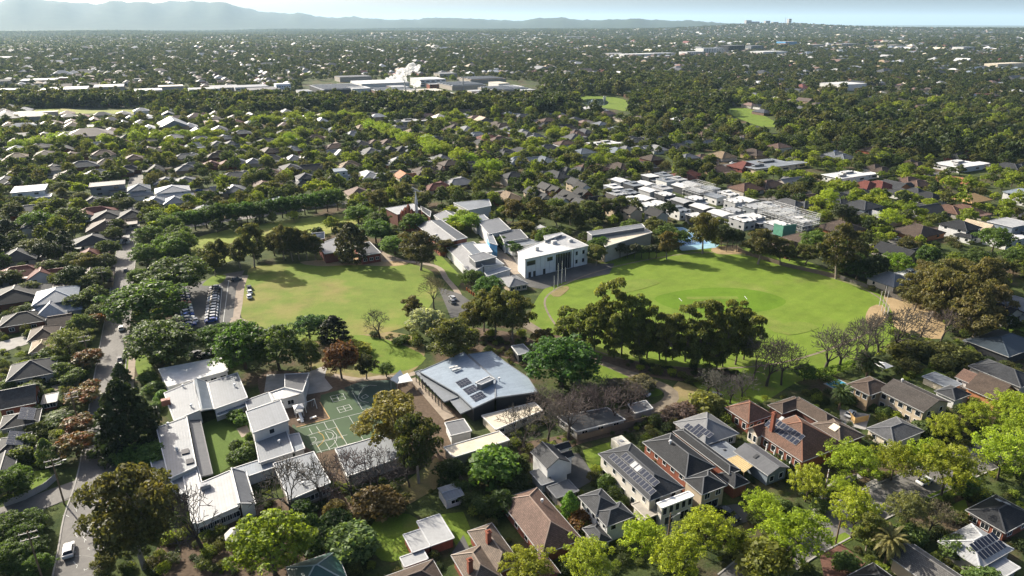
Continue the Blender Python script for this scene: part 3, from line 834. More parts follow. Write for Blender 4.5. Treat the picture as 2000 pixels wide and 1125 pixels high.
def loc_in(root, x, y):
    dx, dy = x-root.location.x, y-root.location.y
    a = root.rotation_euler.z
    return (dx*math.cos(a)+dy*math.sin(a), -dx*math.sin(a)+dy*math.cos(a))

def inset(P, dd):
    if area2(P) < 0: P = P[::-1]; rev = True
    else: rev = False
    n = len(P); out = []
    for i in range(n):
        a, b, c = P[i-1], P[i], P[(i+1) % n]
        l1 = math.dist(a, b) or 1; l2 = math.dist(b, c) or 1
        n1 = (-(b[1]-a[1])/l1, (b[0]-a[0])/l1); n2 = (-(c[1]-b[1])/l2, (c[0]-b[0])/l2)
        k = 1 + n1[0]*n2[0] + n1[1]*n2[1]
        k = max(k, 0.35)
        out.append((b[0]+(n1[0]+n2[0])*dd/k, b[1]+(n1[1]+n2[1])*dd/k))
    return out[::-1] if rev else out
def hall(label, polys, cat='school building', name='school_building', group=None):
    """buildings of flat or tilted roof planes; each poly: pts of (px, py[, z]), z, colour, wall colour"""
    k = 0.8 if group and group.startswith('junior') else 1.0
    if k < 1:
        for d in polys:
            d['z'] *= k; d['pts'] = [p if len(p) < 3 else (p[0], p[1], p[2]*k) for p in d['pts']]
            if 'z0' in d: d['z0'] *= k
            if 'wins' in d: d['wins'] = [(a, b, c*k, e, min(f, 1.5)) for a, b, c, e, f in d['wins']]
    p0 = polys[0]
    P = [G(p[0], p[1], p[2] if len(p) > 2 else p0['z']) for p in p0['pts']]
    cx = sum(p[0] for p in P)/len(P); cy_ = sum(p[1] for p in P)/len(P)
    root = thing(name, label, cat, (cx, cy_, 0), GA, group)
    out = []
    for d in polys:
        P = [G(p[0], p[1], p[2] if len(p) > 2 else d['z']) for p in d['pts']]
        Z = [p[2] if len(p) > 2 else d['z'] for p in d['pts']]
        Lp = [loc_in(root, *p) for p in P]
        if d.get('square', False) and len(Lp) == 4:   # true right angles on the street grid
            xs = sorted(p[0] for p in Lp); ys = sorted(p[1] for p in Lp)
            x0, x1, y0, y1 = (xs[0]+xs[1])/2, (xs[2]+xs[3])/2, (ys[0]+ys[1])/2, (ys[2]+ys[3])/2
            Lp = [(x0,y0),(x1,y0),(x1,y1),(x0,y1)]; Z = [d['z']]*4
        if area2(Lp) < 0: Lp = Lp[::-1]; Z = Z[::-1]
        FOOT.append((sum(p[0] for p in P)/len(P), sum(p[1] for p in P)/len(P), 0.45*max(math.dist(a, b) for a in P for b in P)))
        FPOLY.append(inset(P, -1.0))
        z0 = d.get('z0', 0.0)
        wall = roof = None
        if d.get('walls', True):
            wall = ob('wall', MB().prism(inset(Lp, d.get('in', 0.3)), z0, [z-0.2 for z in Z]).mesh('wall', M[d.get('wm', 'render_wall')]), root, color=PAL.get(d.get('wc', 'white'), d.get('wc')))
        roof = ob('roof', MB().prism(Lp, [z-0.25 for z in Z], Z).mesh('roof', M[d.get('m', 'metal_roof')]), root, color=PAL.get(d['c'], d['c']))
        fm = MB(); Q = inset(Lp, 0.06)
        for i in range(len(Q)):
            j = (i+1) % len(Q)
            fm.bar((Q[i][0],Q[i][1],Z[i]+0.02), (Q[j][0],Q[j][1],Z[j]+0.02), 0.22, d.get('par', 0.28))
        ob('parapet', fm.mesh('parapet', M['painted']), roof, color=PAL.get(d.get('fc', 'white'), d.get('fc')))
        for it in d.get('units', ()):
            acbox(roof, it[0], it[1], d['z'], *(it[2:] if len(it) > 2 else ()), root=root)
        for (vx, vy) in d.get('vents', ()):
            x, y = G(vx, vy, d['z'] + 0.5); ob('roof_vent', VENT(), roof, (*loc_in(root, x, y), d['z']), color=(0.7,0.7,0.7))
        for (vx, vy, a, b) in d.get('sky', ()):
            x, y = G(vx, vy, d['z']); ob('skylight', MB().box(-a/2,a/2,-b/2,b/2,0.03,0.3).mesh('skylight', M['glass']), roof, (*loc_in(root, x, y), d['z']))
        for (ei, n, zz, ww, hh) in d.get('wins', ()):      # windows along edge ei of the wall ring
            Q2 = inset(Lp, d.get('in', 0.3)); a, b = Q2[ei], Q2[(ei+1) % len(Q2)]
            an = math.atan2(b[1]-a[1], b[0]-a[0])
            pane, fr = win_mesh(ww, hh)
            for k in range(n):
                t = (k+0.5)/n
                q = ob('window', pane, wall, (a[0]+(b[0]-a[0])*t, a[1]+(b[1]-a[1])*t, zz), an+math.pi)
                ob('frame', fr, q, color=d.get('frc', (0.7,0.7,0.7)))
        out.append((wall, roof, Lp))
    return root, out

# ------------------------------------------------------------------ junior school on the left
JS = 'junior school buildings round the turf courtyard'
hall('bright white flat-roofed classroom block under the big trees, north of the courtyard', [
    dict(pts=[(309,721),(432,698),(446,724),(327,756)], z=4.2, c='white', wc='white', m='membrane', wins=[(0,6,2.0,1.6,1.2),(3,2,2.0,1.4,1.2)])], group=JS)
hall('long grey metal-roofed classroom wing between the dark conifer and turf courtyard', [
    dict(pts=[(320,768),(378,744),(394,800),(340,822)], z=5.0, c='light', wc='white', vents=[(357,753),(373,792)], units=[(325,790,2.2,1.4,1.6,(0.30,0.12,0.08),'chimney_box')]),
    dict(pts=[(305,836),(365,814),(384,911),(330,936)], z=5.02, c='light', wc='white', sky=[(362,883,1.6,2.0),(371,902,1.6,2.0)], vents=[(345,877),(328,828)]),
    dict(pts=[(330,936),(386,911),(396,946),(352,966)], z=3.7, c='light', wc='white'),
    dict(pts=[(378,741,5.0),(384,739,6.6),(404,746,4.4),(418,798,4.4),(396,801,6.6),(392,803,5.0)], z=5, c='bluegrey', wc='white', square=False, walls=False),
    dict(pts=[(370,822,3.6),(392,820,3.0),(416,926,3.0),(390,932,3.6)], z=3.2, c='grey', walls=False, fc='grey')], group=JS)
hall('low blue-grey lean-to roof jutting towards the street from the classroom wing', [
    dict(pts=[(290,886),(326,874),(336,922),(302,936)], z=3.4, c='bluegrey', wc='stone')], group=JS)
hall('square pale grey metal-roofed classroom block at the courtyard top', [
    dict(pts=[(406,747),(464,728),(484,777),(418,800)], z=5.0, c='light', wc='white', vents=[(458,752)], wins=[(0,4,2.4,1.4,1.2)]),
    dict(pts=[(420,803),(486,780),(490,790),(424,814)], z=3.0, c='bluegrey', walls=False)], group=JS)
hall('low pale link roof between courtyard block and tall hall', [
    dict(pts=[(478,783),(525,766),(533,785),(484,803)], z=3.8, c='light', wc='white')], group=JS)
hall('tall blue-white school hall with ribbed metal roof above the turf courtyard', [
    dict(pts=[(480,804),(548,781),(565,821),(494,846)], z=8.0, c='light', wc='white', fc='white', wins=[(0,1,6.2,1.2,1.2)]),
    dict(pts=[(498,864),(560,841),(574,883),(506,905)], z=4.4, c='light', wc='white', vents=[(545,862)]),
    dict(pts=[(562,850),(584,846),(596,876),(574,884)], z=3.6, c='bluegrey', wc='white')], group=JS)
hall('white weatherboard classroom with grey pitched roof beside the playground', [
    dict(pts=[(556,731,4.4),(604,729,4.4),(592,765,6.0),(556,757,6.0)], z=4.4, c='grey', wc='white', square=False),
    dict(pts=[(526,767,4.2),(556,757,6.0),(592,766,6.0),(594,768,4.8),(534,783,4.2)], z=4.4, c='pale', wc='white', square=False, wins=[(0,3,2.2,1.6,1.3)])], group=JS)  # sunlit front slope: the sun's brightness is put into its paler colour
hall('white-roofed school block behind bare trees at the courtyard foot', [
    dict(pts=[(390,944),(450,919),(468,988),(385,1024)], z=4.4, c='pale', wc='white', wins=[(0,6,2.0,1.6,1.3)], units=[(402,953,2.0,1.4,1.1,(0.25,0.26,0.28))], vents=[(466,985)]),
    dict(pts=[(357,930),(384,918),(405,1010),(375,1024)], z=4.0, c='pale', wc='white'),
    dict(pts=[(451,914,6.2),(481,922,4.0),(500,984,4.0),(468,984,6.2)], z=4, c='mid', wc='white', square=False)], group=JS)
hall('pale grey school block with bare trees before it beside the courts', [
    dict(pts=[(533,906),(613,882),(646,943),(564,978)], z=4.4, c='light', wc='stone', wins=[(0,5,2.0,1.8,1.3)], vents=[(592,944)]),
    dict(pts=[(452,916),(532,890),(540,912),(470,936)], z=3.3, c='bluegrey', wc='white')], group=JS)
hall('long grey flat roof below the sports court, behind bare trees', [
    dict(pts=[(654,877),(760,846),(786,892),(678,932)], z=3.8, c='light', wc='stone', m='membrane')], group=JS)
hall('small ribbed metal-roofed shed right of the two tall gums', [
    dict(pts=[(868,826),(906,818),(922,842),(880,852)], z=3.4, c='mid', wc='white')], group=JS)
hall('low cream flat-roofed shed along the school back fence', [
    dict(pts=[(866,874),(975,842),(996,860),(886,894)], z=3.2, c='cream', wc='stone', m='membrane')], group=JS)
hall('cream flat-roofed portable block behind bare trees, right of the solar building', [
    dict(pts=[(940,812),(1044,786),(1060,802),(968,840)], z=3.2, c='cream', wc='cream', m='membrane', wins=[(0,4,1.8,1.4,1.1)])], group=JS)
hall('long grey portable classroom with white corner window under bare trees', [
    dict(pts=[(1088,814),(1186,796),(1222,820),(1126,844)], z=3.2, c='slate', wc='stone', wins=[(0,3,1.9,1.6,1.2),(3,2,1.9,1.6,1.4)])], group=JS)
hall('short grey portable shed beyond the long portable classroom', [
    dict(pts=[(1226,790),(1262,782),(1276,798),(1240,808)], z=2.8, c='mid', wc='stone')], group=JS)

# early-learning building with the solar array
def tilt(pts, ref, z0, su, sv):
    """roof corners on one plane: z0 at ref, rising su per metre along the street grid's u and sv along v"""
    u0, v0 = uv(*G(ref[0], ref[1], z0)); out = []
    for p in pts:
        z = z0
        for _ in range(12):
            a, b = uv(*G(p[0], p[1], z)); z = z0+(a-u0)*su+(b-v0)*sv
        out.append((p[0], p[1], z))
    return out
LR = (0.27,0.33,0.40)
root, parts = hall('large grey-blue metal-roofed building with a solar array left of the dark fig', [
    dict(pts=tilt([(818,726),(906,688),(968,741),(967,778),(924,798),(894,770)], (818,726), 3.8, .085, 0), z=5.2, c=LR, wc='charcoal', fc='light', vents=[(975,740)]),
    dict(pts=tilt([(914,692),(960,686),(988,708),(1032,738),(1050,766),(968,777),(966,740)], (966,740), 5.0, -.07, 0), z=5.0, c=LR, wc='charcoal', wm='brick_wall', fc='light', units=[(886,718,2.6,0.7,0.35),(892,722,2.6,0.7,0.35)]),
    dict(pts=tilt([(810,727),(824,722),(896,776),(868,785)], (810,727), 3.0, .05, 0), z=3.4, c='light', walls=False, fc='light'),
    dict(pts=tilt([(878,781),(896,776),(922,799),(900,808)], (878,781), 3.0, .06, 0), z=3.4, c='light', walls=False, fc='light'),
    dict(pts=[(928,748),(956,735),(967,740),(940,752)], z=6.6, z0=4.2, c='light', wc='mid')], cat='school building')
rf = parts[0][1]
sp = solar_mesh()
quad = [(889,746.5),(911,737),(950,774),(928,784.5)]
for i in range(4):
    for j in range(11):
        if j in (3, 7): continue
        a, b = (i+0.5)/4, (j+0.5)/11
        x0 = quad[0][0]+(quad[1][0]-quad[0][0])*a; y0 = quad[0][1]+(quad[1][1]-quad[0][1])*a
        x1 = quad[3][0]+(quad[2][0]-quad[3][0])*a; y1 = quad[3][1]+(quad[2][1]-quad[3][1])*a
        q_ = tilt([(x0+(x1-x0)*b, y0+(y1-y0)*b)], (818,726), 3.92, .085, 0)[0]; X, Y = G(*q_)
        o_ = ob('solar_panel', sp, rf, (*loc_in(root, X, Y), q_[2]), color=None); o_.scale = (0.98, 0.62, 1); o_.rotation_euler = (0, -math.atan(.085), 0)
for k in range(9):
    x, y = G(812+k*6.3, 727+k*6.6, 3.4)
    ob('verandah_post', MB().box(-0.1,0.1,-0.1,0.1,0,3.4).mesh('verandah_post', M['dark_metal']), root, (*loc_in(root, x, y), 0))
dk = structure('timber_deck', MB().prism([G(*p) for p in [(800,742),(812,738),(888,815),(868,822)]], 0.0, 0.25).mesh('timber_deck', M['path']))
sh = thing('shade_shelter', 'small shade sail shelter left of the solar-roofed building', 'shelter', (*G(780,752), 0), GA)
x0, y0 = sh.location.x, sh.location.y
sail = MB(); 
for q, zz in (([(762,741),(782,722),(788,733),(776,748)], (3.2,3.4,3.0,2.8)), ([(764,743),(796,728),(806,744),(776,749)], (2.9,3.3,2.9,2.7))):
    Pq = [loc_in(sh, *G(p[0], p[1], z)) for p, z in zip(q, zz)]
    o_ = MB().prism(Pq, [z-0.05 for z in zz], list(zz))
    ob('shade_sail', o_.mesh('shade_sail', M['painted']), sh, color=(0.10,0.13,0.18) if q[1][0] == 782 else (0.62,0.63,0.60))
    for p, z in zip(Pq, zz): ob('post', MB().tube((p[0],p[1],0),(p[0],p[1],z-0.03),0.06,0.05,6).mesh('post', M['steel']), sh)
hall('small dark garden shed with pale roof behind the solar-roofed building', [dict(pts=[(998,676),(1022,672),(1038,688),(1012,694)], z=3.0, c='light', wc='charcoal')], cat='shed', name='shed')

# ------------------------------------------------------------------ senior school in the middle
SS = 'senior school buildings between field and oval'
root, parts = hall('white two-storey school building with glass wall facing the oval', [
    dict(pts=[(1010,492),(1064,470),(1122,486.05),(1025,507)], z=8.6, c='white', wc=(0.66,0.68,0.70), m='membrane', square=False, units=[(1048,489,1.6,1.4,1.6)]),
    dict(pts=[(1064,470),(1098,455),(1150,480),(1122,486.05)], z=8.62, c='pale', wc=(0.66,0.68,0.70), m='membrane', square=False, units=[(1082,467,1.5,1.2,1.2),(1082,476,2.4,1.6,1.4),(1114,472,2.0,1.5,1.2)]),
    dict(pts=[(1062,461),(1098,454),(1098,458),(1064,470)], z=9.8, z0=8.4, c='pale', wc='light', m='membrane', square=False)], group=SS)
wall = parts[0][0]
Q = [loc_in(root, *G(1025,507,8.6)), loc_in(root, *G(1150,480,8.6))]
fa = math.atan2(Q[1][1]-Q[0][1], Q[1][0]-Q[0][0]); fl = math.dist(*Q)
def facade(t, z, w, h, name='window', m='glass', proud=0.08, colr=None):
    x, y = Q[0][0]+(Q[1][0]-Q[0][0])*t, Q[0][1]+(Q[1][1]-Q[0][1])*t
    nx, ny = math.sin(fa), -math.cos(fa)
    q = ob(name, MB().box(-w/2,w/2,-0.06,proud,-h/2,h/2).mesh(name, M[m]), wall, (x-nx*0.22, y-ny*0.22, z), fa+math.pi, color=colr)
    return q
gw = facade(0.60, 4.0, fl*0.24, 7.4, 'glass_wall')
for k in range(6):
    ob('mullion', MB().box(-0.07,0.07,0.05,0.16,-3.7,3.7).mesh('mullion', M['steel']), gw, ((k-2.5)*fl*0.24/6, 0.05, 0))
facade(0.10, 6.4, 4.2, 1.9)
for t, z in ((0.36,6.4),(0.385,6.4),(0.41,6.4),(0.81,6.2),(0.92,6.2),(0.81,2.4),(0.92,2.4)): facade(t, z, 1.1, 1.7)
for t in (0.08, 0.15, 0.30): facade(t, 1.3, 1.2, 2.4, 'door', 'dark_metal')
for k in range(14): facade(0.03+k*0.07, 4.2, 0.06, 8.0, 'wall_panel_joint', 'painted', 0.03, (0.45,0.47,0.48))
hall('long white-walled gabled classroom block beside the driveway, box on its roof', [
    dict(pts=[(870,483,4.2),(900,476,6.4),(945,520,6.4),(920,534,4.2)], z=5, c='mid', wc='white', square=False, wins=[(0,8,2.2,1.6,1.2)]),
    dict(pts=[(900,476,6.4),(925,472,4.6),(985,516,4.6),(945,520,6.4)], z=5, c='light', wc='white', square=False),
    dict(pts=[(915,500,8.0),(945,492,8.2),(970,502,8.0),(928,512,8.0)], z=8, z0=4.5, c='mid', wc='mid', square=False),
    dict(pts=[(945,532,4.4),(985,520,4.4),(998,526,4.2),(952,540,4.0)], z=4.2, c='bluegrey', wc='white', square=False),
    dict(pts=[(925,477),(950,475),(962,492),(942,495)], z=5.2, c='white', wc='white', m='membrane', square=False)], group=SS)
hall('red-brick classroom block with long grey metal roof behind the field', [
    dict(pts=[(811,437,5.6),(842,431,8.0),(892,469,8.0),(858,478,5.6)], z=6, c='mid', wc='redbrick', wm='brick_wall', square=False, units=[(852,461,1.2,1.0,1.0)], wins=[(3,7,3.2,1.6,1.3)]),
    dict(pts=[(842,431,8.0),(862,430,6.0),(913,464,6.0),(892,469,8.0)], z=6, c='grey', wc='redbrick', wm='brick_wall', square=False)], group=SS)
hall('grey-roofed white classroom block with a bright blue wall panel', [
    dict(pts=[(934,434),(975,426),(998,448),(955,458)], z=6.4, c='mid', wc='white'),
    dict(pts=[(950,456),(960,454),(972,479),(955,474)], z=6.0, c='light', wc='skyblue', square=False),
    dict(pts=[(972,452),(1016,448),(1032,465),(984,472)], z=5.6, c='grey', wc='white'),
    dict(pts=[(985,474),(1030,466),(1062,474),(1000,482)], z=4.6, c='light', wc='white', square=False),
    dict(pts=[(920,424),(945,419),(955,428),(930,434)], z=6.6, c='light', wc='white')], group=SS)
hall('old chapel hall with pale roof and red-brick gothic front', [
    dict(pts=[(753,407),(807,398),(822,409),(776,419)], z=7.0, c='pale', wc='darkbrick', wm='brick_wall', m='membrane', wins=[(0,4,3.5,1.2,2.2)]),
    dict(pts=[(821,402),(842,413),(840,424),(824,412)], z=5.0, c='slate', wc='darkbrick', wm='brick_wall')], cat='chapel', name='chapel', group=SS)
fr = thing('gothic_facade', 'red-brick gothic gable front with finials beside the chapel hall', 'facade', (*G(800,452), 0), GA-1.2)
fm = MB()
for k, hh in enumerate((9, 11, 13, 11, 9)):
    fm.box(-6+k*2.6, -6+k*2.6+1.7, -0.7, 0.7, 0, hh)
    fm.add([(-6+k*2.6,-.7,hh),(-6+k*2.6+1.7,-.7,hh),(-6+k*2.6+1.7,.7,hh),(-6+k*2.6,.7,hh),(-6+k*2.6+.85,0,hh+1.8)],[(0,1,4),(1,2,4),(2,3,4),(3,0,4)])
fm.box(-6, 6.1, -0.4, 0.4, 0, 8)
ob('wall', fm.mesh('wall', M['brick_wall']), fr, color=PAL['redbrick'])
for k in range(3): ob('window', MB().prism([(-0.5,0),(0.5,0),(0.5,3),(0,4),(-0.5,3)],-0.05,0.05).mesh('window', M['glass']), fr, (-2.6+k*2.6+0.0, -0.45, 2), 0).rotation_euler = (math.pi/2, 0, 0)
sp_ = thing('spire', 'slim white spire above the chapel roof', 'spire', (*G(815,438), 0), GA)
ob('shaft', MB().tube((0,0,0),(0,0,11),0.9,0.8,8).mesh('shaft', M['painted']), sp_, color=(0.6,0.58,0.55))
ob('spire_cap', MB().tube((0,0,11),(0,0,18),1.0,0.05,8,True).mesh('spire_cap', M['painted']), sp_, color=(0.6,0.6,0.6))
hall('small grey gabled school building right of the chapel', [dict(pts=[(847,421,4.6),(870,411,6.4),(889,423,6.4),(865,434,4.6)], z=5, c='mid', wc='white', square=False), dict(pts=[(870,411,6.4),(880,411,4.6),(902,424,4.6),(889,423,6.4)], z=5, c='grey', wc='white', square=False)], group=SS)
hall('wide pale flat-roofed school block behind the blue-panelled classrooms', [dict(pts=[(885,396),(955,389),(960,402),(915,411)], z=6.0, c='light', wc='white', m='membrane')], group=SS)
bld('small grey hip-roofed pavilion between the round trees and oval', [dict(t='hip', q=[(975,543),(1007,537),(1032,554),(990,562)], h=3.2, c='mid', m='metal_roof', wc='beige', p=0.4, wins=[('f',3,1.6,1.6,1.2)])], cat='pavilion', name='pavilion')
bld('small white gabled shed behind the two-storey white building', [dict(t='gy', q=[(1045,447),(1062,441),(1083,450),(1067,458)], h=3.6, c='pale', m='metal_roof', wc='white', p=0.4)], cat='shed', name='shed')
hall('wide beige-roofed gymnasium behind feathery trees and the oval', [
    dict(pts=[(1156,458),(1258,444),(1274,454),(1182,482)], z=7.6, c='cream', wc='stone', m='membrane'),
    dict(pts=[(1146,453),(1254,437),(1260,444),(1156,460)], z=9.4, c='mid', wc='mid')], group=SS)
hall('red-brick low building with grey roofs behind the great dark tree', [
    dict(pts=[(620,478),(657,464),(672,490),(634,496)], z=4.6, c='mid', wc='red', wm='brick_wall'),
    dict(pts=[(690,480),(722,472),(744,494),(706,500)], z=4.2, c='slate', wc='red', wm='brick_wall', wins=[(0,3,2.0,1.5,1.2)]),
    dict(pts=[(606,456,7.0),(634,453,7.0),(634,466,5.0),(610,470,5.0)], z=5, c=(0.10,0.13,0.18), wc='red', wm='brick_wall', square=False)], group=SS)

# ------------------------------------------------------------------ houses in front
FH = 'houses along the street in the foreground'
W1 = [('l',5,1.6,1.3,1.4),('l',5,4.9,1.1,1.3),('f',2,4.8,1.2,1.7),('f',1,1.4,2.6,2.0),('r',3,4.8,1.2,1.3)]
r_, o_, f_ = bld('white two-storey house with grey tiled hip roof and long solar strips', [
    dict(t='hip', q=[(1158,889),(1278,973),(1346,951),(1226,868)], h=6.3, c='slate', wc=(0.60,0.56,0.49), p=0.46, wins=W1, solar=[('l',1.0,1.0,14,1),('l',1.5,3.0,11,1)], sky=[(-0.32,-0.12,1.6,1.2,'pale'),(-0.32,0.05,1.6,1.2,'pale')]),
    dict(t='flat', q=[(1234,985),(1256,976),(1284,1003),(1262,1014)], h=3.4, c='stone', m='membrane', wc=(0.62,0.58,0.50), wins=[('f',1,1.2,3.2,2.0)]),
    dict(t='flat', q=[(1286,985),(1346,960),(1352,966),(1292,992)], h=6.0, c='white', m='membrane', wc=(0.60,0.57,0.52), o=0.1, wins=[('f',5,4.6,1.0,1.7),('f',2,1.5,2.2,2.2)])], group=FH)
bal = ob('balcony', MB().box(-1.8,1.8,-1.4,0,2.9,3.1).box(-1.8,1.8,-1.4,-1.34,3.1,4.0).mesh('balcony', M['dark_metal']), r_, (1.5, -f_[0][3]/2-0.6, 0))
bld('dark charcoal-tiled red-brick two-storey house right of the white house', [
    dict(t='hip', q=[(1256,859),(1336,936),(1388,913),(1322,846)], h=6.2, c='charcoal', wc='redbrick', wm='brick_wall', p=0.5, ridge=(0.13,0.135,0.14), wins=[('l',5,5.0,1.1,1.2),('l',4,1.6,1.3,1.4)], vents=[(-0.2,0.3)]),
    dict(t='hip', q=[(1312,830),(1390,905),(1460,948),(1360,842)], h=5.0, c='charcoal', wc='redbrick', wm='brick_wall', p=0.42, ridge=(0.13,0.135,0.14)),
    dict(t='hip', q=[(1336,938),(1374,968),(1412,948),(1386,914)], h=5.9, c='charcoal', wc='beige', p=0.5, ridge=(0.13,0.135,0.14), wins=[('f',2,4.4,1.4,1.4),('f',1,1.3,3.6,2.0)]),
    dict(t='hip', q=[(1408,920),(1424,958),(1456,944),(1440,915)], h=4.2, c='charcoal', wc='redbrick', wm='brick_wall', p=0.6)], group=FH)
bld('grey metal-roofed house with two small solar arrays behind the dark-tiled house', [
    dict(t='hip', q=[(1312,826),(1378,805),(1446,845),(1380,869)], h=3.6, c='mid', m='metal_roof', wc='stone', p=0.5, solar=[('l',2.4,2.2,5,1),('l',0.2,0.6,5,1)], wins=[('f',3,1.7,1.4,1.3)]),
    dict(t='flat', q=[(1382,871),(1420,863),(1446,886),(1414,898)], h=3.0, c='light', m='metal_roof', wc='stone', sky=[(0.0,0.0,0.7,0.5,'charcoal')])], group=FH)
pg = thing('pergola', 'pale translucent-roofed pergola between the grey-roofed houses', 'pergola', (*G(1448,920),0), GA)
Pq = [loc_in(pg, *G(p[0],p[1],2.9)) for p in [(1416,898),(1446,887),(1477,905),(1453,923)]]
ob('pergola_roof', MB().prism(Pq, 2.84, 2.92).mesh('pergola_roof', M['painted']), pg, color=(0.48,0.40,0.22))
for k in range(9):
    t = k/8
    a = [Pq[0][i]+(Pq[1][i]-Pq[0][i])*t for i in (0,1)]; b = [Pq[3][i]+(Pq[2][i]-Pq[3][i])*t for i in (0,1)]
    ob('rafter', MB().bar((a[0],a[1],2.98),(b[0],b[1],2.98),0.08,0.1).mesh('rafter', M['raw_timber']), pg)
for p in Pq: ob('post', MB().box(p[0]-.07,p[0]+.07,p[1]-.07,p[1]+.07,0,2.84).mesh('post', M['timber']), pg)
bld('plain grey gabled house with skylight right of the pergola', [
    dict(t='gy', q=[(1447,882),(1468,862),(1530,906),(1502,940)], h=4.0, c='grey', m='metal_roof', wc='bluegrey', p=0.36, sky=[(-0.4,0.1,1.4,0.8,'charcoal')], wins=[('f',2,1.8,1.2,1.4)])], group=FH)
r_, o_, f_ = bld('terracotta-tiled house with tall brick chimney and solar panels', [
    dict(t='hip', q=[(1416,794),(1464,782),(1512,811),(1458,826)], h=4.4, c='terracotta', wc='redbrick', wm='brick_wall', p=0.62, ridge=(0.25,0.12,0.075), wins=[('f',3,2.0,1.2,1.6),('l',3,2.0,1.2,1.6)]),
    dict(t='hip', q=[(1482,840),(1556,806),(1640,868),(1566,908)], h=4.2, c='terracotta', wc='redbrick', wm='brick_wall', p=0.58, ridge=(0.25,0.12,0.075), solar=[('l',-1.5,2.6,9,1),('l',-1.5,4.35,9,1)], chim=[(-0.75,0.55,6.2)], wins=[('l',6,1.9,1.3,1.6)], sky=[(-0.25,0.62,1.2,0.9,'pale')]),
    dict(t='gx', q=[(1462,838),(1480,828),(1498,846),(1478,856)], h=4.0, c='terracotta', wc='cream', p=0.9, wins=[('l',2,2.2,0.9,1.7)])], group=FH)
for k in range(5):
    x, y = G(1498+k*15, 868+k*11.5, 3.2)
    a = MB().box(-0.12,0.12,-0.12,0.12,0,3.3); 
    ob('verandah_post', a.mesh('verandah_post', M['white_paint']), r_, (*loc_in(r_, x, y), 0))
bld('brown-tiled house with U-shaped roof behind the terracotta house', [
    dict(t='hip', q=[(1500,789),(1556,774),(1580,792),(1524,808)], h=3.6, c='brown', wc='darkbrick', wm='brick_wall', p=0.5),
    dict(t='hip', q=[(1536,784),(1562,774),(1640,822),(1614,836)], h=3.6, c='brown', wc='darkbrick', wm='brick_wall', p=0.52),
    dict(t='hip', q=[(1572,826),(1630,818),(1694,852),(1636,868)], h=3.5, c=(0.13,0.10,0.08), wc='darkbrick', wm='brick_wall', p=0.48, sky=[(-0.35,-0.1,2.0,2.0,'cream')])], group=FH)
bld('beige two-storey brick house with long dark roof right of the palms', [
    dict(t='hip', q=[(1652,749),(1708,733),(1730,756),(1704,776)], h=6.0, c='brown', wc='tan', p=0.42, wins=[('l',3,4.6,1.3,1.2),('f',2,4.6,1.3,1.2)]),
    dict(t='gy', q=[(1714,762),(1766,744),(1856,784),(1808,806)], h=6.0, c=(0.085,0.075,0.068), wc='beige', p=0.36, wins=[('l',5,4.5,1.3,1.3),('l',5,1.6,1.3,1.4),('f',2,4.4,1.3,1.3)], vents=[(0.3,0.8)])], group=FH)
bld('grey hip-roofed garage house with white gable right of the beige house', [
    dict(t='hip', q=[(1826,764),(1854,752),(1886,764),(1878,788)], h=3.6, c='slate', wc='white', p=0.5)], group=FH)
bld('brown-roofed white cottage above the garage house', [dict(t='gy', q=[(1870,735),(1895,724),(1932,744),(1894,752)], h=3.6, c='pinkbrown', wc='white', p=0.5, wins=[('l',2,1.8,1.2,1.4)])], group=FH)
bld('brown-roofed house with orange-brick gable end at the right', [dict(t='gy', q=[(1890,758),(1922,738),(1988,762),(1950,786)], h=4.2, c='brown', wc='orange', wm='brick_wall', p=0.62)], group=FH)
bld('long grey-tiled house with striped pergola at the right edge', [dict(t='hip', q=[(1894,712),(1930,702),(2030,740),(1992,760)], h=3.8, c='slate', wc='stone', p=0.45)], group=FH)
bld('large dark slate-roofed house at the right edge below the gums', [dict(t='hip', q=[(1886,664),(1950,644),(2040,672),(1970,698)], h=3.8, c=(0.04,0.055,0.07), m='metal_roof', wc='charcoal', p=0.4)], group=FH)
bld('pale carport with slatted roof beside the dark slate house', [dict(t='flat', q=[(1884,664),(1896,660),(1936,675),(1920,683)], h=2.9, c='light', m='metal_roof', wc='stone')], cat='carport', name='carport')
bld('long white flat-roofed shed on the lawn above the beige house', [dict(t='flat', q=[(1802,734),(1830,726),(1880,752),(1850,760)], h=2.8, c='light', m='metal_roof', wc='cream')], cat='shed', name='shed')
bld('dark-roofed cream garage beside the timber-fenced driveway', [dict(t='hip', q=[(1696,834),(1752,814),(1806,842),(1740,868)], h=3.4, c='grey', wc='cream', p=0.36, wins=[('l',2,1.6,1.0,1.3)])], group=FH)
bld('black-roofed red-brick house with white skylights at the right edge', [dict(t='hip', q=[(1890,1000),(1934,966),(2020,1000),(1975,1046)], h=3.6, c='charcoal', wc='redbrick', wm='brick_wall', p=0.42, wins=[('l',3,1.8,1.5,1.3),('f',2,1.8,1.5,1.3)], sky=[(0.2,0.4,1.6,1.0,'pale'),(0.45,0.1,1.6,1.0,'pale')])], group=FH)
bld('shiny pale metal-roofed house with dark solar strip at bottom right', [
    dict(t='hip', q=[(1838,1052),(1898,1024),(1982,1072),(1906,1114)], h=3.6, c='pale', m='metal_roof', wc='stone', p=0.42, solar=[('f',0.5,0.8,7,2)]),
    dict(t='flat', q=[(1908,1108),(1958,1084),(1992,1112),(1940,1138)], h=2.8, c='pale', m='metal_roof', wc='stone')], group=FH)
bld('grey tiled gabled house at the bottom edge, left of the metal-roofed house', [dict(t='gy', q=[(1752,1084),(1786,1060),(1880,1130),(1834,1170)], h=4.0, c=(0.13,0.125,0.12), wc='beige', p=0.55)], group=FH)
bld('black-roofed house corner at the bottom edge beside brick driveway', [dict(t='hip', q=[(1660,1122),(1708,1098),(1772,1150),(1720,1180)], h=3.6, c='black', wc='beige', p=0.5)], group=FH)
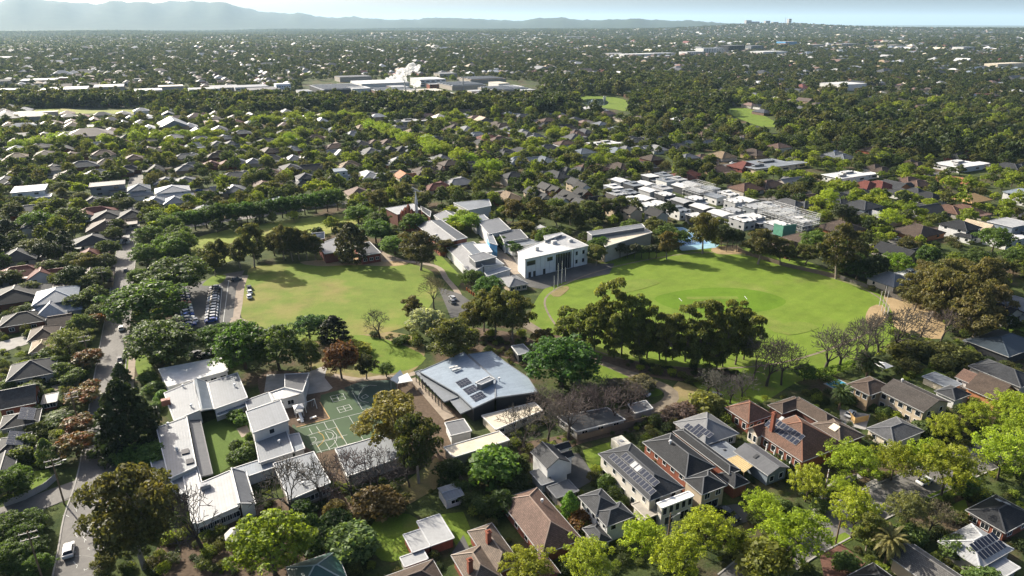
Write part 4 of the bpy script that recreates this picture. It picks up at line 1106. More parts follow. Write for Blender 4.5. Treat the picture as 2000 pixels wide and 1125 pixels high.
bld('long pink-brown tiled hip-roofed brick house at bottom centre', [
    dict(t='hip', q=[(974,976),(1062,1088),(1132,1050),(1052,952)], h=3.6, c='pinkbrown', wc='redbrick', wm='brick_wall', p=0.58, ridge=(0.26,0.19,0.15), wins=[('l',4,1.8,1.3,1.4)], vents=[(0.5,0.3)]),
    dict(t='gy', q=[(1036,1092),(1062,1080),(1096,1118),(1064,1132)], h=2.8, c='pinkbrown', wc='redbrick', wm='brick_wall', p=0.5)], group=FH)
bld('brown-tiled house with cream chimney top left of the pink-brown house', [
    dict(t='hip', q=[(912,1036),(958,1024),(1022,1100),(968,1120)], h=3.6, c=(0.15,0.115,0.09), wc='redbrick', wm='brick_wall', p=0.6, ridge=(0.24,0.19,0.15), chim=[(-0.35,0.1,3.6)]),
    dict(t='hip', q=[(880,1082),(940,1066),(984,1130),(920,1150)], h=3.6, c=(0.15,0.115,0.09), wc='redbrick', wm='brick_wall', p=0.6, ridge=(0.24,0.19,0.15), chim=[(-0.7,-0.3,3.4)])], group=FH)
bld('white metal-roofed brick garage with cream roller door on the lawn', [
    dict(t='flat', q=[(812,1018),(856,1006),(890,1050),(842,1066)], h=3.0, c='pale', m='membrane', wc='redbrick', wm='brick_wall', o=0.2, wins=None),
    dict(t='flat', q=[(788,1044),(820,1034),(842,1064),(806,1082)], h=2.9, c='pale', m='membrane', wc='redbrick', wm='brick_wall', o=0.2),
    dict(t='flat', q=[(780,1088),(824,1075),(840,1092),(790,1106)], h=2.5, c='pale', m='membrane', wc='stone', o=0.2)], cat='garage', name='garage', group=FH)
bld('brown-tiled roof at the bottom edge below the white garage', [dict(t='hip', q=[(716,1134),(842,1098),(878,1140),(760,1180)], h=3.6, c='brown', wc='redbrick', wm='brick_wall', p=0.5)], group=FH)
bld('small white weatherboard shed in the shaded back yard', [dict(t='gx', q=[(856,954),(890,942),(908,966),(870,978)], h=3.0, c='light', m='metal_roof', wc='white', p=0.12, o=0.15, wins=[('f',1,1.7,1.8,0.9)])], cat='shed', name='shed')
bld('dark townhouse with three small white gables facing right', [
    dict(t='gy', q=[(1038,882),(1080,868),(1112,900),(1068,918)], h=6.0, c='slate', wc='white', p=0.6, ridge=(0.2,0.2,0.2)),
    dict(t='gx', q=[(1078,872),(1104,862),(1116,872),(1090,882)], h=5.6, c='charcoal', wc='white', p=0.7, wins=[('r',1,4.4,1.2,1.2)]),
    dict(t='gx', q=[(1084,888),(1110,880),(1122,890),(1094,900)], h=5.6, c='charcoal', wc='white', p=0.7, wins=[('r',1,4.4,1.2,1.2)]),
    dict(t='flat', q=[(1034,922),(1058,914),(1080,936),(1062,952)], h=3.2, c='mid', m='metal_roof', wc='white'),
    dict(t='flat', q=[(1066,952),(1112,936),(1130,960),(1088,972)], h=3.2, c='grey', m='metal_roof', wc='slate')], group=FH)
bld('grey tiled house with stepped hips left of the white two-storey house', [
    dict(t='hip', q=[(1124,969),(1178,955),(1208,990),(1168,1006)], h=5.4, c='slate', wc='white', p=0.5, wins=[('l',3,4.0,0.9,1.2)]),
    dict(t='hip', q=[(1160,1000),(1206,980),(1238,1000),(1190,1036)], h=5.2, c='slate', wc='white', p=0.5, wins=[('f',2,4.0,1.2,1.3),('l',2,4.0,0.9,1.2)]),
    dict(t='hip', q=[(1138,1030),(1168,1022),(1196,1056),(1164,1064)], h=3.0, c='slate', wc='stone', p=0.55)], group=FH)
bld('dark green metal-roofed house at the bottom edge', [dict(t='hip', q=[(548,1112),(648,1078),(690,1132),(590,1170)], h=3.8, c='teal', m='metal_roof', wc='stone', p=0.5, ridge=(0.25,0.3,0.28))], group=FH)
# gazebo
gz = thing('gazebo', 'pale octagonal gazebo beside the bright green tree', 'gazebo', (*G(467,1062),0), GA)
N8 = 8; gm = MB(); ring = [(2.6*math.cos(k*math.pi/4+.39), 2.6*math.sin(k*math.pi/4+.39)) for k in range(8)]
gm.add([(x,y,2.6) for x,y in ring]+[(0,0,4.2)]+[(x,y,2.45) for x,y in ring], [(i,(i+1)%8,8) for i in range(8)]+[(9+i,9+(i+1)%8,(i+1)%8,i) for i in range(8)])
ob('roof', gm.mesh('roof', M['metal_roof']), gz, color=(0.42,0.41,0.38))
for x, y in ring: ob('post', MB().box(x*.92-.06,x*.92+.06,y*.92-.06,y*.92+.06,0,2.5).mesh('post', M['white_paint']), gz)
# back fences
def fence(label, pts, h=1.9, colr=(0.16,0.12,0.09), m='timber', panel=2.4, group='back fences'):
    P = [G(*p) for p in pts]
    f = thing('fence', label, 'fence', (*P[0], 0), 0, group)
    L = []
    for a, b in zip(P, P[1:]):
        n = max(1, int(math.dist(a, b)/panel))
        for k in range(n): L.append(((a[0]+(b[0]-a[0])*k/n, a[1]+(b[1]-a[1])*k/n), (a[0]+(b[0]-a[0])*(k+1)/n, a[1]+(b[1]-a[1])*(k+1)/n)))
    ox, oy = P[0]
    for a, b in L:
        mb = MB().bar((a[0]-ox,a[1]-oy,h/2),(b[0]-ox,b[1]-oy,h/2),0.06,h)
        ob('panel', mb.mesh('panel', M['painted']), f, color=colr)
        ob('post', MB().box(a[0]-ox-.06,a[0]-ox+.06,a[1]-oy-.06,a[1]-oy+.06,0,h+.12).mesh('post', M['painted']), f, color=colr)
    return f
fence('weathered timber fence between school yard and shaded back yard', [(846,882),(862,905),(882,938)])
fence('grey timber fence right of the white garden shed', [(896,935),(915,965),(940,995)])
fence('long timber fence beside the pink-brown house', [(1052,946),(1090,990),(1130,1040)], colr=(0.30,0.25,0.20))
fence('timber fence along the long portable classroom', [(1128,862),(1210,840),(1290,818)])
fence('pale fence curving round the corner garden on the left', [(10,990),(50,976),(90,955),(113,935)], 1.7, (0.35,0.34,0.33))
fence('raw yellow timber fence round the shaded driveway', [(1655,812),(1668,828),(1695,822)], 1.8, (0.45,0.30,0.13))
fence('dark timber fence along the oval edge below the gums', [(1640,545),(1700,566),(1760,588)], 1.8, (0.10,0.09,0.08))
fence('brown boundary fence along the oval beside the pines', [(1440,492),(1530,520),(1640,545)], 1.8, (0.17,0.13,0.10))
fence('cream masonry wall beside the street pole', [(1610,966),(1640,948),(1672,936)], 1.6, (0.36,0.33,0.28), panel=4)
fence('stone front wall before the white two-storey house', [(1298,1056),(1336,1074)], 1.2, (0.38,0.35,0.30), panel=4)

# houses west of the street, seen over their gardens
LH = 'houses west of the street with power lines'
LL = [
 ('black hip-roofed brick house highest beside the street, above the brown bungalow', 'hip', [(-12,628),(36,612),(82,612),(80,638),(0,652)][:4], 3.6, 'charcoal', 'darkbrick', .45),
 ('brown tiled bungalow with white chimney beside the sprawling lime tree', 'hip', [(56,655),(72,641),(114,640),(104,668)], 3.6, 'brown', 'stone', .5),
 ('dark gabled house just behind the sprawling lime tree', 'gx', [(96,622),(136,618),(142,634),(104,640)], 3.4, 'brown', 'stone', .45),
 ('tan tiled house with cream verandah roof beside the street', 'hip', [(52,680),(80,662),(106,668),(96,692)], 3.4, 'tan', 'cream', .5),
 ('slate hip-roofed house with pale ridge facing the street', 'hip', [(-10,738),(62,708),(104,702),(96,736)], 3.8, 'slate', 'stone', .48),
 ('red-brick gabled house with grey roof and red chimney', 'gx', [(-6,790),(30,752),(78,768),(52,796)], 3.8, 'slate', 'redbrick', .55),
 ('dark hip-roofed house carrying blue solar panels left of the street', 'hip', [(-4,822),(28,806),(72,806),(66,840)], 3.6, 'charcoal', 'stone', .4),
 ('charcoal roofed house with white fascia below the solar house', 'hip', [(-6,872),(16,850),(54,854),(46,888)], 3.6, 'charcoal', 'white', .45),
 ('dark tiled house clipped by the left edge near the curved fence', 'gy', [(-24,920),(2,892),(32,888),(18,932)], 3.6, 'slate', 'stone', .45),
 ('low brown garage with flat roof beside the street gardens', 'flat', [(82,774),(110,768),(110,782),(88,788)], 2.8, 'slate', 'redbrick', 0),
]
for lab, t, q, h, c, wc, p in LL:
    mx, my = sum(p[0] for p in q)/4, sum(p[1] for p in q)/4; q = [(mx+(a-mx)*1.22, my+(b-my)*1.22) for a, b in q]
    bld(lab, [dict(t=t, q=q, h=h, c=c, wc=wc, p=p, m='tile' if t != 'flat' else 'membrane', wm='brick_wall' if 'brick' in wc else 'render_wall', wins=[('r',3,1.7,1.4,1.2),('f',2,1.7,1.4,1.2)], solar=[('r',0,1.2,6,2)] if 'solar' in lab else ())], group=LH)

# ================================================================== TREES
def cards(C, Nm, S, r, name, mat, aspect=0.75):
    """leaf clusters: small bent faces at C, facing about Nm"""
    n = len(C)
    t = r.normal(size=(n, 3)); t -= (t*Nm).sum(1, keepdims=True)*Nm
    t /= np.linalg.norm(t, axis=1, keepdims=True)+1e-9
    b = np.cross(Nm, t)
    S = S[:, None]
    k = aspect*(0.7+0.6*r.random((n, 1)))
    v = np.stack([C-t*S*0.55, C-b*S*0.5*k+Nm*S*0.12, C+t*S*0.55-Nm*S*0.1, C+b*S*0.5*k+Nm*S*0.12], 1).reshape(-1, 3)
    me = bpy.data.meshes.new(name)
    me.vertices.add(4*n); me.vertices.foreach_set('co', v.astype(np.float32).ravel())
    me.loops.add(4*n); me.loops.foreach_set('vertex_index', np.arange(4*n, dtype=np.int32))
    me.polygons.add(n); me.polygons.foreach_set('loop_start', np.arange(0, 4*n, 4, dtype=np.int32))
    try: me.polygons.foreach_set('loop_total', np.full(n, 4, dtype=np.int32))
    except Exception: pass
    me.update(calc_edges=True)
    me.materials.append(mat)
    return me
def clump_leaves(cl, n, size, r, flat=0.75, out=0.8, low=-0.45, fill=0.18):
    """cl: rows of x y z radius"""
    cl = np.array(cl)
    w = cl[:, 3]**2; idx = r.choice(len(cl), n, p=w/w.sum())
    d = r.normal(size=(n, 3)); d /= np.linalg.norm(d, axis=1, keepdims=True)
    m = d[:, 2] < low; d[m, 2] *= -0.6
    d /= np.linalg.norm(d, axis=1, keepdims=True)
    rad = cl[idx, 3]*(0.72+0.36*r.random(n)); inn = r.random(n) < fill; rad[inn] *= 0.55
    C = cl[idx, :3] + d*rad[:, None]*np.array([1, 1, flat])
    Nm = d*out + r.normal(size=(n, 3))*0.55 + np.array([0, 0, 0.25])
    Nm /= np.linalg.norm(Nm, axis=1, keepdims=True)
    return C, Nm, size*np.clip(np.exp(r.normal(size=n)*0.38), .4, 2.0)
def limbs(mb, base, cl, r, r0, z_fork, lean=0.0, n_main=5):
    """trunk to a fork, then limbs out to the clumps"""
    top = Vector((lean*0.6, r.normal()*0.2, z_fork))
    mb.tube(base, top, r0, r0*0.72, 7)
    cl = sorted(cl, key=lambda c: -c[3])[:26]
    mains = []
    for k in range(n_main):
        a = 2*math.pi*k/n_main + r.random()
        tgt = max(cl, key=lambda c: math.cos(math.atan2(c[1], c[0])-a)*math.hypot(c[0], c[1])+0.2*c[2]+r.random())
        mid = top.lerp(Vector(tgt[:3]), 0.55) + Vector((0, 0, 0.06*z_fork))
        mb.tube(top, mid, r0*0.55, r0*0.33, 5); mains.append(mid)
    for c in cl:
        p = Vector(c[:3]); m = min(mains, key=lambda q: (q-p).length)
        mb.tube(m, p, r0*0.28, r0*0.08, 4)
def dome(r, n, w, z0, z1, rc, power=0.5, irr=0.12):
    """clumps over a crown of half-width w between z0 and z1"""
    out = []
    for k in range(n):
        t = (k+0.5)/n
        u = 1-2*t*0.82
        a = k*2.399963 + r.random()*0.5
        z = (z0+z1)/2 + u*(z1-z0)/2*0.84
        q = max(0.05, 1-abs(u)**2.2)**power
        rr = w*q*0.80*(1+irr*r.normal())
        out.append((rr*math.cos(a), rr*math.sin(a), z+irr*r.normal()*(z1-z0)*0.3, rc*(0.75+0.6*r.random())))
    for k in range(n//5): out.append((w*.35*r.normal(), w*.35*r.normal(), (z0+z1)/2+.25*(z1-z0)*r.random(), rc*1.3))
    return out
TREES = {}     # kind -> list of (crown mesh, trunk mesh), each built 10 m tall and 10 m wide
def gen(kind, seed, n, size, lod=False):
    r = np.random.default_rng(seed); mb = MB(); mat = M['leaf_green']
    if kind == 'dense':
        cl = dome(r, 100, 4.7, 1.6, 9.7, 0.80, 0.5, 0.18); limbs(mb, (0,0,-.2), cl, r, 0.34, 2.6)
        L = clump_leaves(cl, n, size, r, 0.8)
    elif kind == 'round':
        cl = dome(r, 70, 4.6, 2.2, 9.6, 0.9, 0.5, 0.18); limbs(mb, (0,0,-.2), cl, r, 0.30, 3.0)
        L = clump_leaves(cl, n, size, r, 0.85)
    elif kind == 'lime':
        mat = M['leaf_lime']
        cl = dome(r, 120 if not lod else 50, 4.6, 2.0+0.8*r.random(), 9.5, 0.62 if not lod else .85, 0.45+0.25*r.random(), 0.30); limbs(mb, (0,0,-.2), cl, r, 0.22, 3.0)
        L = clump_leaves(cl, n, size, r, 0.95, 0.6, -0.6, 0.25)
    elif kind == 'gum':
        mat = M['leaf_gum']; cl = []
        for k in range(50):
            t = (k+.5)/50; a = k*2.4+r.random(); z = 3.4+6.1*t
            q = (1-abs(2*t-0.9)**2.0*0.75)
            rr = 4.6*q*(0.35+0.7*r.random())
            cl.append((rr*math.cos(a), rr*math.sin(a), z+0.5*r.normal(), 0.70+0.80*r.random()))
        limbs(mb, (0,0,-.2), cl, r, 0.28, 3.3, r.normal()*1.0, 6)
        L = clump_leaves(cl, n, size, r, 0.72, 0.6, -0.4, 0.2)
    elif kind == 'gumcol':           # tall slim gum of the grove
        mat = M['leaf_green']; cl = []
        for k in range(30):
            t = (k+.5)/30; a = k*2.4+r.random(); z = 1.9+7.7*t
            q = (1-abs(2*t-1.0)**2.2*0.6)
            rr = 4.7*q*(0.25+0.75*r.random())
            cl.append((rr*math.cos(a), rr*math.sin(a), z+0.4*r.normal(), 0.85+0.85*r.random()))
        limbs(mb, (0,0,-.2), cl, r, 0.26, 3.6, r.normal()*0.7, 4)
        L = clump_leaves(cl, n, size, r, 0.42, 0.6, -0.5, 0.2)
    elif kind == 'conifer':
        mat = M['leaf_needle']; cl = []
        for k in range(90):
            t = (k+.5)/90; a = k*2.4; z = 0.9+8.8*t
            rr = 4.5*(1-t)**0.75*(0.6+0.5*r.random())
            cl.append((rr*math.cos(a), rr*math.sin(a), z-0.3*r.random(), 0.55+0.6*(1-t)))
        mb.tube((0,0,-.2),(0,0,9.2),0.32,0.05,7)
        for k in range(14):
            c = cl[k*6]; mb.tube((0,0,c[2]+.3), c[:3], 0.08, 0.03, 4)
        L = clump_leaves(cl, n, size, r, 0.6, 0.5, -0.6)
    elif kind == 'cypress':
        mat = M['leaf_needle']; cl = []
        for k in range(60):
            t = (k+.5)/60; a = k*2.4; rr = 3.6*math.sin(math.pi*min(1, t*0.8+.22))**0.8*(0.6+.4*r.random())
            cl.append((rr*math.cos(a), rr*math.sin(a), 0.4+9.2*t, 0.9))
        mb.tube((0,0,-.2),(0,0,8.5),0.3,0.05,6); mb.tube((0,0,2),(1.4,0.5,4),0.12,0.05,5)
        L = clump_leaves(cl, n, size, r, 0.8)
    elif kind == 'pine':
        mat = M['leaf_needle']
        cl = dome(r, 40, 4.4, 4.0, 9.7, 0.95, 0.6, 0.14); limbs(mb, (0,0,-.2), cl, r, 0.26, 4.6)
        L = clump_leaves(cl, n, size, r, 0.65)
    elif kind == 'shrub':
        cl = dome(r, 36, 4.5, -0.4, 9.2, 1.5, 0.45, 0.12); limbs(mb, (0,0,-.2), cl, r, 0.22, 1.2)
        L = clump_leaves(cl, n, size, r, 0.9)
    elif kind == 'flower':
        mat = M['leaf_flower']
        cl = dome(r, 40, 4.6, 1.6, 9.4, 1.2, 0.5, 0.10); limbs(mb, (0,0,-.2), cl, r, 0.28, 2.2)
        L = clump_leaves(cl, n, size, r, 0.8)
    crown = cards(*L, r, kind+'_crown', mat)
    return crown, mb.mesh(kind+'_trunk', M['bark'], True)
def gen_bare(seed, twig=1.0, green=False):
    """leafless crown: forking limbs down to fine twigs"""
    r = np.random.default_rng(seed); T = MB(); B = MB(); tips = []
    def grow(p, d, ln, rad, lev):
        nseg = 2
        for s in range(nseg):
            d2 = (d + Vector(r.normal(size=3))*0.16 + Vector((0,0,0.05))).normalized()
            q = p + d2*(ln/nseg)
            (T if lev < 2 else B).tube(p, q, rad, rad*0.82, 6 if lev < 2 else (4 if lev < 4 else 3))
            p, d, rad = q, d2, rad*0.82
        if lev >= 5:
            tips.append(p); return
        k = (5 if lev == 0 else 3) if lev < 3 else (3 if r.random() < 0.35 else 2)
        for i in range(k):
            a = 2*math.pi*(i+r.random()*0.6)/k
            o = d.orthogonal().normalized(); o2 = d.cross(o)
            sp = (0.55 if lev == 0 else 0.62)+0.22*r.random()
            nd = (d*math.cos(sp) + (o*math.cos(a)+o2*math.sin(a))*math.sin(sp)).normalized()
            if nd.z < -0.1: nd.z *= 0.3
            grow(p, nd, ln*(0.74+0.14*r.random())*(1.0 if lev else 0.95), max(rad*0.62, 0.042*twig), lev+1)
    grow(Vector((0,0,-.2)), Vector((0,0,1)), 2.2, 0.32, 0)
    V_ = np.array(T.v+B.v); sx = np.abs(V_[:, :2]).max(); sz = V_[:, 2].max()
    for m in (T, B): m.v = [(x*5/sx, y*5/sx, z*10/sz) for x, y, z in m.v]
    return B.mesh('bare_crown', M['bark'], True), T.mesh('bare_trunk', M['bark'], True)
def gen_palm(seed, feather=True):
    r = np.random.default_rng(seed); T = MB(); C = MB()
    T.tube((0,0,-.2),(0.1,0,6.6),0.42,0.34,9); T.tube((0.1,0,6.6),(0.1,0,7.3),0.5,0.42,9,True)
    for k in range(46):
        a = k*2.4; el = 1.25-1.75*(k/46)
        p = Vector((0.1,0,7.2)); ln = 4.6*(0.85+0.25*r.random()); prev = p; n = 7
        for s in range(n):
            e = el-1.5*(s/n)**1.4
            q = prev + Vector((math.cos(a)*math.cos(e), math.sin(a)*math.cos(e), math.sin(e)))*(ln/n)
            side = Vector((-math.sin(a), math.cos(a), 0)); wd = 0.55*math.sin(math.pi*(s+.9)/(n+.9))+0.06
            for sg in (-1, 1):
                C.add([prev, prev+side*sg*wd+Vector((0,0,-.28*wd))+(q-prev)*.5, q+side*sg*wd*.9+Vector((0,0,-.28*wd))+(q-prev)*.5, q], [(0,1,2,3)])
            prev = q
    return C.mesh('palm_crown', M['leaf_green']), T.mesh('palm_trunk', M['bark'], True)
for kind, seeds, n, size in (('dense',(1,2,3,71),9000,0.34),('round',(4,5,72),7000,0.34),('lime',(6,7,8,73,74),9000,0.24),('gum',(9,10,11,75),9500,0.30),('gumcol',(12,13,14,76),8000,0.34),
                             ('conifer',(15,),7000,0.42),('cypress',(16,),3000,0.5),('pine',(17,18),4200,0.42),('shrub',(19,20,21),2600,0.75),('flower',(22,23),3600,0.55)):
    TREES[kind] = [gen(kind, s, n, size) for s in seeds]
TREES['bare'] = [gen_bare(s) for s in (31,32,33)]
TREES['palm'] = [gen_palm(41)]
LEAF = dict(dense=(0.074,0.118,0.034), round=(0.082,0.128,0.034), lime=(0.235,0.295,0.034), gum=(0.108,0.118,0.042), gumcol=(0.130,0.150,0.048), conifer=(0.028,0.042,0.016), cypress=(0.024,0.040,0.017),
            pine=(0.040,0.056,0.022), shrub=(0.07,0.11,0.03), flower=(0.05,0.06,0.022), bare=(0.105,0.09,0.08), palm=(0.06,0.085,0.03))
BARK = dict(gum=(0.30,0.25,0.20), gumcol=(0.20,0.16,0.125), bare=(0.07,0.058,0.05), palm=(0.14,0.10,0.07))
KINDNAME = dict(dense='broadleaf_tree', round='round_tree', lime='spring_tree', gum='gum_tree', gumcol='gum_tree', conifer='conifer', cypress='cypress', pine='pine_tree', shrub='shrub', flower='flowering_tree', bare='bare_tree', palm='palm_tree')
KINDCAT = dict(shrub='shrub', palm='palm', bare='bare tree', conifer='conifer', cypress='conifer')
TR = []
tr = random.Random(3)
def tree(kind, px, py, h, w, label, color=None, group=None, world_pt=False, jit=0.17, thick=True):
    x, y = (px, py) if world_pt else G(px, py)
    vs = TREES[kind]; i = tr.randrange(len(vs)); crown, trunk = vs[i]
    root = ob(KINDNAME[kind], None, None, (x, y, 0), tr.uniform(0, 6.28))
    root.empty_display_size = 0.5
    tag(root, label, KINDCAT.get(kind, 'tree'), group)
    c = color or LEAF[kind]
    if color and kind not in ('lime','bare'): c = tuple(min(q, 0.32) for q in (color[0]*1.75, color[1]*1.68, color[2]*1.6))
    k = 1+tr.uniform(-jit, jit); k2 = 1+tr.uniform(-jit, jit)*0.6
    co = ob('crown', crown, root, color=(c[0]*k, c[1]*k*k2, c[2]*k))
    tk = ob('trunk', trunk, root, color=BARK.get(kind, (0.10,0.08,0.06)))
    w *= 1.13
    for o in (co, tk): o.scale = (w/10*tr.uniform(.9,1.1), w/10*tr.uniform(0.85, 1.15), h/9.6*tr.uniform(.93,1.07))
    TR.append((x, y, w/2))
    return root
def trees(kind, base, rows, color=None, group=None):
    for r in rows: tree(kind, r[0], r[1], r[2], r[3], base, r[4] if len(r) > 4 else color, group)

GR = 'gum grove beside the oval'
trees('gumcol', 'tall slim gum in the grove between driveway and oval', [(1105,668,12,9),(1132,682,14,9),(1160,690,19,10),(1188,688,23,12),(1214,696,20,10),(1238,696,20,10),(1263,699,18,9),(1288,702,17,9),(1313,703,16,9),(1338,706,18,9),(1362,712,21,10),(1386,716,19,9),(1411,716,18,9),(1436,712,21,11),(1452,702,16,9),(1200,705,15,9),(1300,712,13,9),(1350,718,13,9),(1250,708,14,8),(1400,722,12,8),(1420,700,17,9)], group=GR)
trees('gum', 'tall rust-tipped gum between pavilion and solar-roofed building', [(945,648,14,11),(968,660,17,10),(1001,668,18,12),(925,655,13,9)], group='gums by the pavilion')
trees('gum', 'great gum in the rust-tinted mass right of the oval', [(1785,606,15,13),(1812,628,17,15),(1846,645,20,17),(1880,655,19,15),(1838,598,17,16),(1872,590,17,17),(1905,610,18,15),(1925,640,15,12),(1896,668,15,14),(1800,575,13,12)], (0.066,0.066,0.026), 'gums right of the oval')
tree('gum', 282, 1110, 24, 16, 'huge olive gum with pale branches at bottom left beside the street', (0.046,0.05,0.022))
tree('gum', 212, 1122, 5, 5, 'young gum sapling below the huge street gum')
tree('gum', 775, 886, 14.5, 16, 'wide golden-olive gum over the sports court', (0.085,0.082,0.028))
tree('gum', 818, 944, 19, 10.5, 'tall dark gum with pale trunk right of the golden gum', (0.030,0.042,0.017))
tree('dense', 292, 634, 16, 24, 'broad green tree between street and car park', (0.05,0.088,0.025))
tree('dense', 352, 574, 13, 22, 'wide spreading tree at the car park top', (0.05,0.082,0.026))
trees('dense', 'rounded green tree in the street-side belt beyond the car park', [(290,524,11,13),(345,516,11,13),(298,486,11,13),(350,488,11,13),(333,462,10,13),(310,445,9,11),(275,560,8,9)], (0.048,0.08,0.024))
tree('dense', 322, 708, 13, 22, 'massive green tree left of the two, below the car park')
tree('dense', 480, 720, 13, 17, 'massive green tree in front of the field path', (0.036,0.07,0.018))
tree('dense', 546, 722, 13, 14, 'green tree touching the massive tree, nearer the terrace')
tree('dense', 438, 684, 9, 14, 'low spreading green tree at the field corner', (0.04,0.085,0.02))
tree('dense', 1096, 754, 14, 20, 'dense dark green fig beside the solar-roofed building', (0.026,0.062,0.016))
tree('conifer', 256, 874, 19, 16, 'huge dark conifer by the street and school wing')
tree('conifer', 238, 745, 6, 6, 'small dark conifer at the kerb above the huge one', (0.022,0.036,0.014))
tree('cypress', 655, 672, 10, 12, 'near-black rounded tree at the field foot', (0.012,0.016,0.010))
tree('round', 606, 664, 9, 10, 'blue-green round tree left of the near-black one', (0.03,0.06,0.028))
tree('round', 668, 740, 11, 10, 'dark red-brown leaved tree by the curved terrace', (0.062,0.034,0.022))
tree('gum', 607, 724, 9, 8, 'light airy green tree on the orange bank', (0.06,0.085,0.03))
tree('gum', 716, 740, 8, 7, 'small dark tree at the bend of the school footpath', (0.03,0.04,0.018))
tree('shrub', 692, 690, 3.5, 9, 'bright lime bush on the slope below the field', (0.16,0.24,0.02))
trees('shrub', 'clipped dark hedge row on the slope below the bare field tree', [(778,672,2.2,4),(790,668,2.2,4)], (0.05,0.085,0.015))
tree('round', 755, 736, 4.5, 5.5, 'small green bush beside the shade shelter')
tree('gum', 882, 706, 14, 19, 'big mixed green gum above the solar-roofed building', (0.05,0.07,0.022))
tree('dense', 832, 656, 9, 10, 'silver-leaved tree beside the bare field tree', (0.15,0.175,0.13))
tree('gum', 808, 632, 10, 9, 'brown-tipped gum at the field corner near the forecourt', (0.05,0.048,0.02))
tree('bare', 742, 662, 11, 11, 'leafless tree standing alone at the field foot')
tree('bare', 848, 604, 13, 13, 'leafless olive-twigged tree at the field right end', (0.20,0.17,0.09))
tree('round', 920, 565, 8, 9, 'round green tree nearest the long gabled classrooms')
tree('dense', 955, 584, 9, 12, 'dense round green tree beside the pavilion', (0.036,0.072,0.02))
tree('gum', 1060, 692, 9, 8, 'brownish gum beside the driveway above the fig', (0.065,0.058,0.024))
trees('gum', 'gum on the near edge of the field by the brick building', [(421,540,11,8),(434,520,11,8),(497,522,18,13),(470,524,13,10),(537,500,11,11),(555,508,14,9),(572,510,14,9),(585,508,13,9),(600,508,14,10),(618,508,10,8)], (0.04,0.048,0.02), 'gums along the field')
tree('cypress', 689, 514, 19, 17, 'great dark rounded tree before the brick building', (0.028,0.032,0.014))
tree('gum', 822, 528, 18, 18, 'spreading dark gum at the field top right', (0.042,0.05,0.022))
trees('dense', 'green tree between brick building and chapel', [(772,497,9,13),(735,474,11,14),(700,436,9,13),(745,470,8,9)], (0.055,0.10,0.028))
trees('round', 'green avenue tree along the park top', [(358,452,11,11),(382,450,11,11),(405,446,11,11),(432,444,12,12),(462,440,11,11),(484,436,11,11),(508,432,11,11),(530,429,11,11),(552,426,11,11),(574,423,12,11),(596,420,12,11),(618,417,12,11),(640,414,12,11),(660,411,12,11)], (0.034,0.068,0.018), 'avenue along the park')
trees('round', 'bright courtyard tree among the senior classrooms', [(888,448,8,9),(905,440,8,8),(918,455,10,11)], (0.11,0.16,0.03))
trees('gum', 'brown gum beside the blue-panelled classrooms', [(1000,440,14,13),(1048,440,13,13)], (0.052,0.052,0.02))
trees('round', 'shrubby green tree beside the two-storey white building', [(980,486,6,6),(996,492,6,6),(1008,500,6,6),(968,482,5,5),(1166,506,9,10),(1172,500,9,9)], (0.035,0.07,0.02))
trees('gum', 'bushy tree row behind the two-storey white building', [(1090,446,11,13),(1115,440,11,12),(1150,432,11,13),(1180,428,11,13),(1210,424,11,12)], (0.04,0.055,0.018))
trees('pine', 'feathery tree in the row before the gymnasium', [(1198,503,6.5,6),(1211,504,7,6),(1225,504,6,6),(1239,505,7,6),(1253,505,6,6),(1267,506,6.5,6),(1281,505,6.5,6)], (0.032,0.042,0.020), 'feathery row')
tree('gum', 1302, 507, 12, 10, 'rusty bushy gum between gymnasium and blue courts', (0.06,0.058,0.024))
tree('gum', 1372, 496, 20, 14, 'tall pale-trunked gum before the blue courts', (0.055,0.056,0.018))
trees('pine', 'dark pine above the oval beside the blue courts', [(1408,488,12,7),(1418,492,12,7),(1438,492,10,7),(1430,484,10,7)])
tree('gum', 1480, 516, 15, 16, 'airy white-trunked gum on the oval top edge', (0.055,0.055,0.024))
tree('gum', 1523, 518, 12, 10, 'thin dark gum right of the white-trunked gum', (0.045,0.05,0.022))
tree('gum', 1633, 545, 21, 17, 'tall open gum on the oval upper right', (0.045,0.055,0.02))
tree('dense', 1672, 548, 10, 13, 'dark leathery round tree right of the open gum', (0.026,0.045,0.018))
tree('pine', 1708, 552, 12, 10, 'dark tree beside the leathery round tree')
tree('lime', 1746, 540, 10, 11, 'bright lime tree above the dark oval fence', (0.12,0.20,0.02))
tree('round', 1668, 500, 8, 8, 'purple-leaved tree beyond the open gum', (0.10,0.04,0.035))
trees('bare', 'leafless tree in the row along the oval near side', [(1470,744,14.6,12.9),(1497,754,15.7,15.4),(1526,752,14.6,14.1),(1610,730,14.6,15.4),(1638,724,14.6,15.4),(1666,718,15.7,15.4),(1692,704,15.7,15.4),(1714,698,14.6,14.1),(1742,692,16.9,16.8),(1796,664,11,11),(1838,666,12,11)], None, 'leafless row along the oval')
trees('bare', 'leafless tree in the brown thicket beside the driveway', [(1400,780,9,10),(1425,788,9,10),(1448,784,9,9),(1380,772,8,9)], (0.125,0.112,0.102), 'brown thickets')
trees('bare', 'leafless tree among the portable classrooms', [(1024,884,14,12),(1070,868,13,11),(1110,858,13,12),(1092,830,11,11),(1140,826,11,11),(1168,812,10,11),(1200,826,11,11),(1228,806,10,11),(1130,800,9,10),(1060,812,10,10),(1180,790,9,10)], (0.125,0.108,0.094), 'leafless trees among the portables')
trees('bare', 'leafless tree along the junior school south side', [(398,1084,15,14),(573,1022,15,15),(630,990,12,11),(692,988,14,13),(740,966,13,13),(800,952,10,9)], (0.115,0.10,0.09), 'leafless trees at the junior school')
